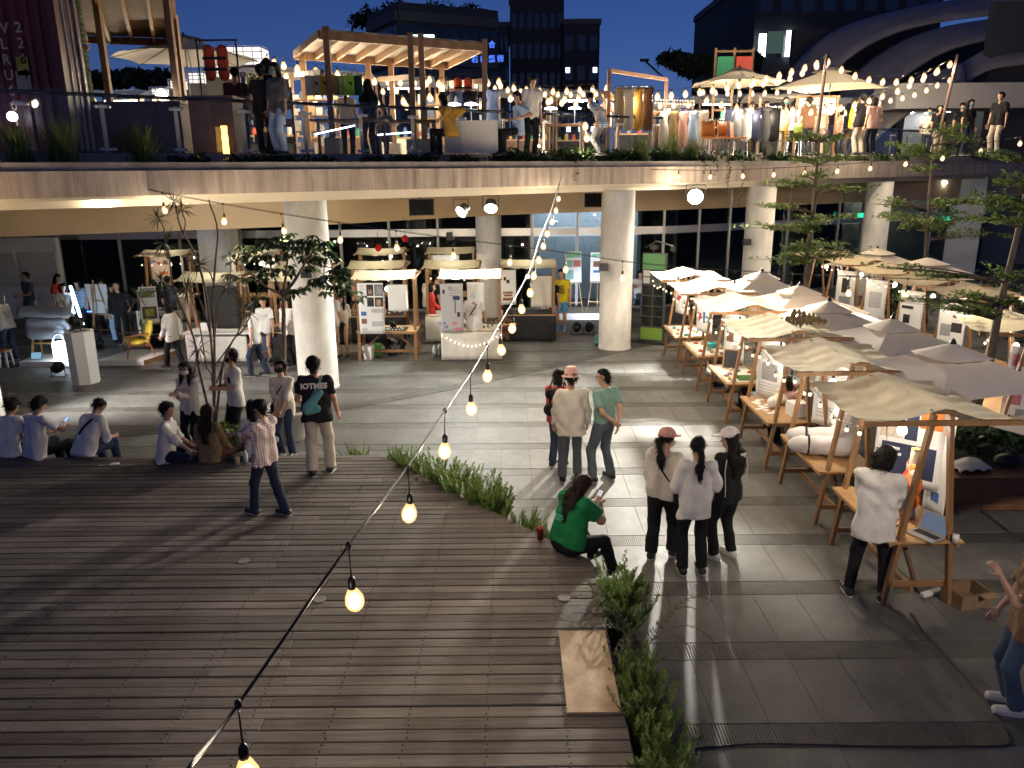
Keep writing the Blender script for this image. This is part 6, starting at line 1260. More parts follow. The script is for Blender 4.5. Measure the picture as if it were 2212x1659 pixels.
for i, (u, k, s_, lab) in enumerate(((28, 1, 0.9, 'tuft of tall grass at the left end of the terrace planter'), (152, 0, 0.95, 'tall bright grass tuft below the red container'), (292, 2, 1.05, 'wide arching grass tuft before the wooden counter'), (1385, 1, 0.9, 'grass tuft on the planter left of the hanging vines'), (1450, 0, 1.0, 'tall grass tuft above the hanging vines'), (1500, 1, 0.85, 'grass tuft right of the hanging vines'), (1730, 2, 0.95, 'grass tuft behind the tall layered tree'), (1765, 1, 1.0, 'tall grass tuft beside the dark lamp pole'))):
    t = thing('grass_tuft', lab, 'grass tuft', planter_at(u), i, 'grass tufts in the terrace planter'); o = link('blades', GRM[k], t); o.scale = (s_,)*3
    b = MB(); b.lathe((0, 0, 0), [(0.12, 0), (0.09, 0.05), (0.03, 0.1)], 8); b.build('root_clump', M_STEM, t, key='rootg')
ORD = 'first second third fourth fifth sixth seventh eighth ninth tenth eleventh twelfth thirteenth fourteenth fifteenth sixteenth seventeenth eighteenth nineteenth twentieth twenty-first twenty-second twenty-third twenty-fourth twenty-fifth twenty-sixth last'.split()
us = [430, 500, 575, 640, 720, 790, 860, 930, 1000, 1060, 1120, 1180, 1215, 1250, 1300, 1345, 1410, 1480, 1530, 1570, 1610, 1660, 1700, 1800, 1850, 1900, 1950]
for i, u in enumerate(us):
    p = planter_at(u); big = 1.0 if u < 1100 else 1.7
    shrub(p, 0.38*big**0.5, 0.25, 0.16*big, 220 if u < 1100 else 420, 'low weedy shrub in the terrace planter, %s from the left' % ORD[i], M_DLEAF, 0.05, 'weedy shrubs along the terrace planter', 'planter_shrub')
def vine(u, drop, lab):
    p = min(FC, key=lambda q: abs((1106+1680*(Vector((q.x, q.y, 0)).dot(C_R))/(Vector((q.x, q.y, 0)).dot(C_F)))-u) if q.y > 5 else 1e9); p = Vector((p.x, p.y, 4.72)); tg = Vector((0.35, -0.28, 0))*0.2
    t = thing('hanging_vine', lab, 'vine', p, 0, 'vines hanging over the fascia'); r = np.random.default_rng(int(u)); m = MB(); C = curve_pts([Vector((0, 0.1, 0.04)), tg+Vector((0, 0, 0.0)), tg+Vector((0.03, 0, -drop*0.5)), tg+Vector((-0.03, 0, -drop))], 12); m.tube(C, 0.004, 4); m.build('stem', M_STEM, t)
    Q = []
    for q in C[2:]:
        for _ in range(2):
            c0 = np.array(q)+r.normal(size=3)*0.02; X = r.normal(size=3); X /= np.linalg.norm(X); Z = np.cross(X, r.normal(size=3)); Z /= np.linalg.norm(Z); Q.append([c0-X*0.03, c0+Z*0.022, c0+X*0.03, c0-Z*0.022])
    link('leaves', quads_mesh('leaves', Q, M_DLEAF), t)
for u, d in ((1225, 0.35), (1505, 0.3), (1555, 0.45), (1572, 0.8), (1585, 1.05), (1596, 1.15), (1530, 0.35)): vine(u, d, {1225: 'short vine hanging near the top of the near light string', 1505: 'short vine at the left of the vine group', 1555: 'medium vine in the vine group', 1572: 'long vine in the vine group', 1585: 'longer vine in the vine group', 1596: 'longest vine hanging at the right of the vine group', 1530: 'short vine second from the left of the vine group'}[u])
# ---------------- left display props ----------------
def vq(x, y): return (0.1521*x, 570.5+0.1521*y)
def easel(p, rz, lab, bw, bh, bz, back=False, m=None, blocks=(), hgt=1.75):
    """A-shaped easel; the board faces local -y (back=True turns the bare side to the camera)"""
    t = thing('easel', lab, 'easel', p, rz, 'wooden display easels'); w = M_PINE
    for sx in (-1, 1): MB().bar((sx*0.30, -0.22, 0), (sx*0.10, 0.0, hgt*0.92), 0.035, 0.025, up=(1, 0, 0)).build('leg', w, t)
    MB().bar((0, 0.42, 0), (0, 0.02, hgt), 0.035, 0.025, up=(1, 0, 0)).build('leg', w, t)
    b = MB(); b.bar((-0.24, -0.17, bz-0.03), (0.24, -0.17, bz-0.03), 0.05, 0.03); b.build('ledge', w, t); MB().bar((-0.17, -0.08, 1.15), (0.17, -0.08, 1.15), 0.03, 0.03).build('crossbar', w, t); MB().bar((-0.25, -0.19, 0.3), (0.25, -0.19, 0.3), 0.03, 0.03).build('crossbar', w, t)
    Mx = Matrix.Rotation(R(-9), 3, 'X'); c0 = Vector((0, -0.185, bz)); b = MB(); b.box(c0+Mx @ Vector((0, 0, bh/2)), (bw, 0.02, bh), M=Mx); b.build('board', m or M_PAPER, t)
    cols = []; pm = MB()
    for x0, y0, x1, y1, c_ in blocks:
        if c_ not in cols: cols.append(c_)
        pm.mi(cols.index(c_)); pm.box(c0+Mx @ Vector((bw*((x0+x1)/2-0.5), -0.0125, bh*(1-(y0+y1)/2))), (bw*(x1-x0), 0.003, bh*(y1-y0)), M=Mx)
    if cols: pm.build('print', [mat('ink_%d_%d_%d' % tuple(int(q*99) for q in c_), c_, 0.7, 0.35, 25) for c_ in cols], t)
    return t
easel(G(222, 738), R(176), 'wooden easel seen from behind carrying a white board', 0.62, 0.85, 0.78)
easel(G(10, 770), R(-14), 'easel with a white data poster at the left edge', 0.75, 1.0, 0.62, blocks=[(0.2, 0.08, 0.75, 0.3, (0.25, 0.33, 0.42)), (0.1, 0.42, 0.4, 0.44, GR), (0.7, 0.5, 0.9, 0.56, GR), (0.7, 0.6, 0.9, 0.66, LG), (0.7, 0.7, 0.9, 0.76, GR), (0.2, 0.55, 0.3, 0.57, GR), (0.2, 0.65, 0.3, 0.67, GR), (0.15, 0.88, 0.25, 0.93, LG), (0.4, 0.88, 0.5, 0.93, LG), (0.65, 0.88, 0.75, 0.93, GR)])
easel(G(318, 757)+Vector((0.1, 0.25, 0.12)), R(20), 'slim easel with chair photographs beside the yellow armchair', 0.42, 0.95, 0.62, blocks=[(0.08, 0.04, 0.92, 0.3, (0.25, 0.27, 0.25)), (0.35, 0.12, 0.75, 0.28, (0.4, 0.38, 0.05)), (0.08, 0.55, 0.92, 0.9, (0.08, 0.06, 0.05)), (0.25, 0.62, 0.75, 0.82, (0.45, 0.42, 0.06)), (0.1, 0.33, 0.9, 0.52, WH)])
# white plinth with the yellow armchair
sp = G(258, 790); x0, x1 = G(207, 790).x, G(310, 790).x; pl = thing('display_plinth', 'low white plinth under the yellow armchair', 'plinth', ((x0+x1)/2, sp.y+0.62, 0))
wd = x1-x0; b = MB(); b.prism([(-wd/2, -0.62), (wd/2, -0.62), (wd/2+0.36, 0.62), (-wd/2+0.36, 0.62)], 0.0, 0.13); b.build('top', M_WHITE, pl)
b = MB(); b.bar((wd/2-0.02, -0.6, 0.06), (wd/2+0.33, 0.6, 0.06), 0.06, 0.1); b.build('side_board', M_PINE, pl)
def armchair():
    p = Vector(pl.location)+Vector((0.22, -0.1, 0.132)); t = thing('armchair', 'yellow cushioned mid century armchair with wooden arms on a white plinth', 'armchair', p, R(128)); w = mat('teak', (0.33, 0.13, 0.055), 0.4, 0.3, 8)
    for sx in (-1, 1):
        MB().tube([(sx*0.30, 0.30, 0), (sx*0.27, 0.22, 0.36), (sx*0.28, 0.20, 0.54)], [0.012, 0.02, 0.018], 7).build('leg', w, t); MB().tube([(sx*0.29, -0.36, 0), (sx*0.27, -0.25, 0.36), (sx*0.26, -0.32, 0.62)], [0.012, 0.02, 0.016], 7).build('leg', w, t)
        MB().bar((sx*0.285, 0.30, 0.555), (sx*0.275, -0.33, 0.58), 0.05, 0.025).build('armrest', w, t); MB().bar((sx*0.26, 0.25, 0.33), (sx*0.26, -0.28, 0.28), 0.03, 0.05).build('side_rail', w, t)
    b = MB(); b.bar((-0.27, 0.24, 0.33), (0.27, 0.24, 0.33), 0.03, 0.05); b.build('front_rail', w, t)
    yl = mat('mustard_cloth', (0.60, 0.50, 0.06), 0.85, 0.1, 12, 0.2, 120)
    V, Q = surf([cap((-0.2, 0.18, 0.39), (0.2, 0.18, 0.39), 0.055), cap((-0.2, -0.22, 0.35), (0.2, -0.22, 0.35), 0.055), cap((-0.2, 0.0, 0.37), (0.2, 0.0, 0.37), 0.17, fl=(A3(0, 0, 1), 0.36))], 0.02, k=0.05); link('seat_cushion', np_mesh('seat', V, Q, yl, True), t)
    V, Q = surf([cap((-0.2, -0.27, 0.45), (0.2, -0.27, 0.45), 0.05), cap((-0.2, -0.38, 0.84), (0.2, -0.38, 0.84), 0.05), cap((-0.19, -0.32, 0.64), (0.19, -0.32, 0.64), 0.17, fl=(A3(0, 1, 0.27)/1.036, 0.34))], 0.02, k=0.05); link('back_cushion', np_mesh('back', V, Q, yl, True), t)
armchair()
# grey padded seat on wooden legs with tablet and oval lamp
p = G(97, 785); t = thing('padded_seat', 'grey padded seat with rolled headrest on pale wooden legs', 'chair', p+Vector((0.05, 0.35, 0.12)), 0)
gm = mat('grey_padding', (0.30, 0.33, 0.37), 0.85, 0.12, 4, 0.2, 60)
V, Q = surf([cap((-0.55, -0.05, 1.15), (0.48, -0.05, 1.10), 0.15, 0.15)], 0.025, 0.01); link('headrest', np_mesh('roll', V, Q, gm, True), t)
V, Q = surf([cap((-0.4, -0.12, 0.9), (0.42, -0.12, 0.9), 0.10, fl=(A3(0, 1, 0), 0.7)), cap((-0.38, -0.16, 0.6), (0.42, -0.16, 0.6), 0.14, fl=(A3(0, 1, 0), 0.6)), cap((-0.38, -0.1, 0.75), (0.42, -0.1, 0.75), 0.16, fl=(A3(0, 1, 0), 0.5))], 0.025, 0.008); link('seat_pad', np_mesh('pad', V, Q, gm, True), t)
for x in (-0.42, 0.42):
    for y in (-0.2, 0.25): MB().bar((x*1.05, y, 0.0), (x*0.85, y*0.7, 1.38 if y > 0 else 0.55), 0.04, 0.04).build('leg', M_PINE, t)
MB().bar((-0.4, -0.18, 0.36), (0.4, -0.18, 0.36), 0.035, 0.04).build('stretcher', M_PINE, t)
q0, q1 = G(43, 792).x, G(148, 792).x; b = MB(); b.b3((q0, G(43, 792).y, 0), (q1+0.05, G(43, 792).y+0.85, 0.12)); b.v = [(x-q0, y-G(43, 792).y, z) for x, y, z in b.v]; tag(b.build('display_plinth', M_WHITE, loc=(q0, G(43, 792).y, 0)), 'low white plinth under the grey padded seat', 'plinth')
tb = thing('tablet', 'tablet showing a bluish picture propped on the white plinth', 'tablet', G(75, 778, 0.13)+Vector((0, 0.1, 0)), R(5)); b = MB(); Mx = Matrix.Rotation(R(-20), 3, 'X'); b.box((0, 0, 0.09), (0.26, 0.012, 0.18), M=Mx); b.build('case', M_BLACK, tb); b = MB(); b.box(Mx @ Vector((0, -0.008, 0.0))+Vector((0, 0, 0.09)), (0.24, 0.003, 0.16), M=Mx); b.build('screen', emat('tablet_screen', (0.3, 0.55, 0.75), 0.8), tb)
ov = thing('oval_lamp', 'glowing white oval lamp with handle loop on the plinth', 'lamp', G(127, 781, 0.12)+Vector((0, 0.15, 0)))
b = MB(); b.lathe((0, 0, 0), [(0.14, 0), (0.17, 0.05), (0.17, 0.42), (0.15, 0.46)], 20); b.build('diffuser', emat('oval_glow', (0.75, 0.88, 1.0), 9), ov, smooth=True)
b = MB(); b.tube([(0.155*math.cos(q), 0, 0.46+0.21*math.sin(q)) for q in [i*PI/12 for i in range(13)]], 0.028, 8); b.build('handle', M_WHITE, ov, smooth=True)
# white octagonal pedestal with stage light
pp = G(172, 833); t = thing('pedestal', 'white octagonal pedestal column on the left plaza', 'pedestal', pp+Vector((0, 0.3, 0))); b = MB(); b.lathe((0, 0, 0), [(0.30, 0), (0.31, 1.18)], 8); b.build('shaft', M_WHITE, t); b = MB(); b.lathe((0, 0, 1.181), [(0.305, 0), (0.305, 0.012)], 8); b.build('top', M_WHITE, t)
def parlight(p, rz, lab, tilt=20, em=None, power=0, colr=(0.6, 0.75, 1)):
    t = thing('stage_light', lab, 'stage light', p, rz, 'black stage lights'); M = Matrix.Translation((0, 0, 0.17)) @ Matrix.Rotation(R(90+tilt), 4, 'X') @ Matrix.Identity(4)
    b = MB(); b.lathe((0, 0, 0), [(0.05, -0.15), (0.10, -0.12), (0.125, 0.0), (0.13, 0.1), (0.12, 0.1), (0.11, 0.02)], 18); o = b.build('can', M_BLACK, t); o.matrix_local = Matrix.Translation((0, 0, 0.2)) @ Matrix.Rotation(R(-90+tilt), 4, 'X')
    b = MB()
    for sx in (-1, 1): b.bar((sx*0.15, 0, 0.02), (sx*0.15, 0, 0.24), 0.012, 0.03); b.bar((sx*0.15, -0.12, 0.01), (sx*0.15, 0.12, 0.01), 0.03, 0.015)
    b.bar((-0.15, -0.1, 0.01), (0.15, -0.1, 0.01), 0.02, 0.015); b.build('yoke', M_BLACK, t, key='paryoke')
    b = MB(); b.ball((0.02, -0.13, 0.2), 0.014, 6, 4, (1.6, 1, 1)); b.build('indicator', emat('red_indicator', (1, 0.08, 0.03), 6), t, key='parind')
    if power:
        li = bpy.data.lights.new('stage_beam', 'SPOT'); li.energy = power; li.color = colr; li.spot_size = R(55); li.spot_blend = 0.5; li.shadow_soft_size = 0.08; lo = bpy.data.objects.new('stage_beam', li); COL.objects.link(lo); lo.parent = t; lo.location = (0, 0.13, 0.24); lo.rotation_euler = (R(90+tilt), 0, 0)
    return t
parlight(pp+Vector((-0.02, 0.3, 1.195)), R(-35), 'stage light on top of the white pedestal aimed at the armchair', -22, power=260, colr=(1.0, 0.80, 0.85))
parlight(G(127, 812), R(8), 'stage light on the floor left of the white pedestal', 8, power=260, colr=(0.60, 0.78, 1.0))
parlight(G(1246, 722), R(-8), 'left one of two stage lights on the floor by the middle column', 12, power=150, colr=(0.65, 0.80, 1.0)); parlight(G(1272, 722), R(-12), 'right one of two stage lights on the floor by the middle column', 12, power=330, colr=(0.60, 0.76, 1.0))
tl = thing('tube_light', 'tall blue white light tube on a black stand', 'tube light', G(183, 735)); b = MB(); b.tube([(0.02, 0, 0.45), (-0.16, 0, 1.55)], 0.035, 10); b.build('tube', emat('tube_blue', (0.45, 0.68, 1.0), 22), tl); b = MB(); b.tube([(0.05, 0.05, 0.0), (0.05, 0.05, 0.5)], 0.015, 6)
for a in (0, 2.1, 4.2): b.tube([(0.05, 0.05, 0.12), (0.05+0.25*math.cos(a), 0.05+0.25*math.sin(a), 0.0)], 0.01, 5)
b.build('stand', M_BLACK, tl)
gt = thing('blue_lit_table', 'black table edged with a blue light strip behind the easel', 'table', G(215, 720)+Vector((0.2, 0.3, 0))); MB().b3((-0.65, -0.2, 0.62), (0.65, 0.3, 0.66)).build('top', M_BLACK, gt); MB().bar((-0.6, -0.21, 0.64), (0.6, -0.21, 0.64), 0.015, 0.03).build('light_strip', emat('strip_blue', (0.05, 0.25, 1.0), 8), gt)
for sx in (-1, 1):
    for sy in (-0.15, 0.25): MB().bar((sx*0.55, sy, 0), (sx*0.55, sy, 0.62), 0.03).build('leg', M_BLACK, gt)
def backpack(p, lab, s_=1.0, m=None):
    t = thing('backpack', lab, 'backpack', p, 0, 'black bags on the floor'); V, Q = surf([cap((-0.09, 0, 0.12), (0.09, 0, 0.12), 0.12), cap((-0.07, 0, 0.32), (0.07, 0, 0.32), 0.11), cap((-0.07, -0.09, 0.15), (0.07, -0.09, 0.15), 0.07)], 0.022); o = link('sack', np_mesh('sack', V, Q, m or M_BLACK, True), t); o.scale = (s_,)*3
    b = MB(); b.tube([(-0.04, 0, 0.42), (0, 0, 0.48), (0.04, 0, 0.42)], 0.01, 6); o = b.build('handle', M_BLACK, t); o.scale = (s_,)*3
backpack(G(207, 750), 'black backpack on the floor right of the white pedestal', 1.1); backpack(G(338, 748), 'large black case standing behind the walking girl', 2.0); backpack(G(1293, 747), 'bluish bag at the foot of the middle column', 0.7, F_['teal'])
wb = thing('painted_screen', 'low white screen with pale yellow, blue and pink panels behind the armchair', 'screen', G(330, 745)+Vector((0, 0.6, 0))); b = MB(); b.b3((-0.62, -0.02, 0.1), (0.62, 0.02, 0.85)); b.build('board', M_WHITE, wb)
for x0, x1, z0, z1, c_ in ((-0.58, -0.3, 0.4, 0.8, (0.55, 0.42, 0.15)), (-0.24, 0.05, 0.55, 0.8, (0.30, 0.45, 0.62)), (0.1, 0.58, 0.3, 0.8, (0.55, 0.16, 0.30))): MB().b3((x0, -0.026, z0), (x1, -0.021, z1)).build('panel', mat('panel_%d' % int(c_[0]*100), c_, 0.6), wb)
st = thing('stool', 'small white stool at the left edge', 'stool', G(8, 795)+Vector((0, 0.15, 0))); MB().lathe((0, 0, 0.40), [(0.17, 0), (0.17, 0.03)], 16).build('seat', M_PINE, st)
for a in range(4): MB().bar((0.15*math.cos(a*PI/2+0.7), 0.15*math.sin(a*PI/2+0.7), 0), (0.11*math.cos(a*PI/2+0.7), 0.11*math.sin(a*PI/2+0.7), 0.4), 0.03).build('leg', M_WHITE, st)
# green display tower
gp = G(1405, 742); t = thing('display_tower', 'tall dark display panel with green head and foot and a small lamp roof', 'display stand', gp+Vector((0.05, 0.1, 0)), R(-28))
MB().b3((-0.62, -0.2, 0), (0.45, 0.25, 0.06)).build('base', M_DGREY, t); MB().b3((-0.32, -0.06, 0.06), (0.32, 0.06, 2.42)).build('frame', mat('tower_grey', (0.06, 0.075, 0.07), 0.5), t)
for i, (z0, z1, m) in enumerate(((0.10, 0.42, mat('lime', (0.25, 0.45, 0.06), 0.5)), (2.0, 2.40, mat('leaf_green', (0.12, 0.32, 0.12), 0.5)))): MB().b3((-0.30, -0.068, z0), (0.30, -0.061, z1)).build('green_panel', m, t)
for r_ in range(4):
    for c_ in range(2): MB().b3((-0.29+c_*0.30, -0.069, 0.47+r_*0.28), (-0.29+c_*0.30+0.27, -0.061, 0.47+r_*0.28+0.25)).build('black_panel', mat('black_glass', (0.01, 0.012, 0.013), 0.12), t)
for r_ in range(2): MB().b3((-0.28, -0.07, 1.62+r_*0.19), (-0.1, -0.061, 1.78+r_*0.19)).build('leaflet', M_PAPER, t)
text('GREEN', 0.09, facing((0, -0.071, 2.2), (0, -1, 0)), mat('lime_text', (0.4, 0.6, 0.15), 0.5), t) if False else None
b = MB(); b.bar((-0.28, 0, 2.55), (0.02, 0, 2.74), 0.1, 0.02); b.bar((0.02, 0, 2.74), (0.48, 0, 2.62), 0.1, 0.02); b.bar((-0.05, 0, 2.42), (-0.05, 0, 2.7), 0.03); b.box((-0.02, -0.02, 2.58), (0.2, 0.16, 0.1)); b.box((0.47, 0, 2.55), (0.1, 0.1, 0.12)); b.build('lamp_roof', M_DGREY, t)
# white stage with easels near the yellow shirt man
ws = thing('display_plinth', 'white plinth in front of the lit blue white wall', 'plinth', (2.35, 24.6, 0)); MB().b3((-0.9, -0.45, 0), (1.0, 0.6, 0.2)).build('top', M_WHITE, ws)
easel((1.95, 24.6, 0.202), R(5), 'white easel with green framed prints on the lit plinth', 0.5, 0.95, 0.95, blocks=[(0.05, 0.03, 0.95, 0.2, (0.2, 0.5, 0.3)), (0.05, 0.28, 0.45, 0.5, (0.25, 0.5, 0.45)), (0.5, 0.28, 0.95, 0.5, (0.45, 0.15, 0.1)), (0.05, 0.6, 0.5, 0.9, (0.25, 0.5, 0.45))]); easel((2.75, 24.75, 0.202), R(-8), 'second easel with a red and blue print on the lit plinth', 0.45, 0.9, 0.95, blocks=[(0.1, 0.05, 0.9, 0.15, (0.2, 0.5, 0.3)), (0.2, 0.3, 0.8, 0.5, BR), (0.2, 0.62, 0.8, 0.7, BLU)])
sh = thing('glass_shelf', 'slim lit shelf rack with pale objects beside the middle column', 'shelf', (3.45, 24.4, 0))
for x in (-0.3, 0.3): MB().bar((x, 0, 0), (x, 0, 2.4), 0.03).build('post', M_ALU, sh)
for z in (0.6, 1.05, 1.5, 1.95): MB().b3((-0.3, -0.15, z), (0.3, 0.15, z+0.02)).build('shelf', M_WHITE, sh)
# things on the left tables
small('mat', 'black mat with a ring of small white trinkets on the wooden table', 'mat', lp(2, 0.18, -0.12, 0.763), MB().box((0, 0, 0.003), (0.62, 0.5, 0.006)), M_BCLOTH, 0, False)
for k in range(14):
    a = k*2*PI/14; small('trinket', 'tiny white trinket in the ring on the black mat', 'trinket', lp(2, 0.18+0.2*math.cos(a), -0.12+0.14*math.sin(a), 0.769), MB().box((0, 0, 0.008), (0.035, 0.02, 0.016)), M_PAPER, a, False, 'trinkets on the black mat')
small('drink_cup', 'clear cup of dark drink with a straw on the black mat table', 'cup', lp(2, -0.15, 0.05, 0.762), MB().lathe((0, 0, 0), [(0.03, 0), (0.042, 0.14), (0.045, 0.145), (0.006, 0.15), (0.004, 0.24)], 12), mat('cola', (0.03, 0.015, 0.01), 0.2))
for k in range(9): small('trinket', 'small ceramic dish on the black cloth table in the middle row', 'dish', lp(5, -0.6+0.14*k, -0.1+0.1*(k % 3), 0.773), MB().lathe((0, 0, 0), [(0.03, 0), (0.05, 0.03+0.02*(k % 2))], 10), mat('dish_%d' % (k % 3), [(0.6, 0.5, 0.3), (0.5, 0.25, 0.1), (0.7, 0.68, 0.62)][k % 3], 0.4), 0, True, 'dishes in the middle row')
for k in range(12): small('jar', 'small glass jar on the white tablecloth with tiny lights', 'jar', lp(3, -0.6+0.1*k, -0.15+0.12*(k % 3), 0.773), MB().lathe((0, 0, 0), [(0.025, 0), (0.03, 0.05), (0.02, 0.07+0.03*(k % 3))], 9), mat('jar_glass', (0.16, 0.15, 0.14), 0.12), 0, True, 'jars on the white tablecloth')
small('bottle', 'black bottle with pale label on the white tablecloth', 'bottle', lp(3, -0.42, -0.25, 0.773), MB().lathe((0, 0, 0), [(0.03, 0), (0.03, 0.12), (0.012, 0.15), (0.012, 0.19)], 10), M_BLACK)
def gar():
    pts = [lp(3, -0.72+1.45*q, -0.452, 0.66-0.28*math.sin(PI*min(1, q*1.02))) for q in [i/14 for i in range(15)]]
    t = thing('fairy_lights', 'tiny fairy lights pinned on the front of the white tablecloth', 'fairy lights', pts[0]); m = MB(); m.tube([p-pts[0] for p in pts], 0.002, 4); m.build('wire', M_CABLE, t)
    for p in pts: MB().ball((0, 0, 0), 0.008, 6, 4).build('tiny_bulb', emat('fairy', (1, 0.85, 0.6), 25), t, key='fairyb', loc=p-pts[0]-Vector((0, 0.006, 0)))
gar()
small('paper_bag', 'white paper bag on the floor under the black mat table', 'bag', lp(2, -0.52, -0.1, 0), MB().lathe((0, 0, 0), [(0.13, 0), (0.17, 0.34)], 4), M_PAPER, 0.6, False); small('green_bag', 'green and white carton under the black mat table', 'carton', lp(2, -0.42, 0.3, 0), MB().box((0, 0, 0.15), (0.3, 0.2, 0.3)), mat('carton_green', (0.06, 0.3, 0.05), 0.6), 0.2, False)
for k in range(3): small('water_bottle', 'big clear water bottle on the floor between the stalls', 'bottle', lp(3, -0.98+0.12*k, 0.1+0.05*k, 0), MB().lathe((0, 0, 0), [(0.06, 0), (0.065, 0.2), (0.03, 0.27), (0.03, 0.3)], 12), mat('water_plastic', (0.5, 0.53, 0.55), 0.15), 0, True, 'water bottles between the stalls')
fn_ = thing('floor_fan', 'small dark round floor fan under the black mat table', 'fan', lp(2, 0.02, 0.25, 0)); b = MB(); b.tube([(0.16*math.cos(q), 0, 0.2+0.16*math.sin(q)) for q in [i*PI/10 for i in range(21)]], 0.012, 6); b.build('guard', M_BLACK, fn_); b = MB()
for k in range(4): b.box((0.07*math.cos(k*PI/2), 0, 0.2+0.07*math.sin(k*PI/2)), (0.08, 0.01, 0.08))
b.lathe((0, 0.0, 0.0), [(0.12, 0), (0.1, 0.02), (0.02, 0.04)], 10); b.build('blades', M_DGREY, fn_)
hl = thing('folding_table', 'white folding table with papers behind the spiky plant', 'table', lp(0, 0.2, -0.35, 0)); 
for sx in (-1, 1): MB().bar((sx*0.8, 0, 0), (sx*0.8, 0, 0.72), 0.03).build('leg', M_WHITE, hl)
MB().b3((-0.95, -0.3, 0.775), (0.95, 0.3, 0.8)).build('top', M_WHITE, hl)
small('paper_box', 'white box standing on the folding table behind the spiky plant', 'box', lp(0, -0.25, -0.3, 0.802), MB().box((0, 0, 0.1), (0.26, 0.08, 0.2)), M_WHITE, 0.1, False)
for i, (u, v) in enumerate(((1845, 570), (1800, 595))): pass
rl_ = [(lp(10, 0.75, 0.0, 2.5)), (lp(10, -0.05, -0.4, 2.25))]
for i, p in enumerate(rl_):
    t = thing('red_lamp', ['upper red round lamp above the back stall', 'lower red round lamp above the back stall'][i], 'lamp', p); MB().ball((0, 0, 0), 0.11, 14, 10).build('globe', mat('red_gloss', (0.6, 0.02, 0.02), 0.15), t, smooth=True); MB().tube([(0, 0, 0.1), (0, 0, 0.5)], 0.008, 5).build('cord', M_CABLE, t)
b = MB(); b.lathe((0, 0, 0), [(0.035, 0), (0.045, 0.13), (0.05, 0.135), (0.05, 0.15), (0.008, 0.155), (0.006, 0.2)], 14)
small('iced_drink', 'clear cup of red iced drink with lid on the deck beside the green shirt woman', 'cup', G(1167, 1165, DZ+0.003), b, [mat('red_drink', (0.22, 0.015, 0.02), 0.15)])
small('paper_cup', 'printed paper cup on the deck between the seated group', 'cup', G(513, 1005, DZ+0.003), MB().lathe((0, 0, 0), [(0.03, 0), (0.042, 0.12), (0.045, 0.125)], 12), mat('kraft_cup', (0.5, 0.4, 0.3), 0.7)); small('water_bottle', 'small clear water bottle on the deck between the seated group', 'bottle', G(532, 1000, DZ+0.003), MB().lathe((0, 0, 0), [(0.03, 0), (0.033, 0.14), (0.014, 0.18), (0.014, 0.2)], 12), mat('water_plastic', (0.5, 0.53, 0.55), 0.15))
b = MB(); b.box((0, 0, 0.006), (0.12, 0.07, 0.008)); b.box((0.0, 0.0, 0.014), (0.07, 0.05, 0.006)); small('tissue', 'crumpled white tissue lying on the deck between the two groups', 'tissue', G(248, 1003, DZ+0.003), b, M_PAPER, 0.3, False)
sp_ = thing('wall_speaker', 'black speaker on the wall of the shopfront near the rear column', 'speaker', (-2.0, 25.8, 2.5)); MB().box((0, 0, 0), (0.2, 0.15, 0.25)).build('cabinet', M_BLACK, sp_); MB().box((0, -0.08, 0), (0.17, 0.01, 0.21)).build('grille', M_DGREY, sp_)
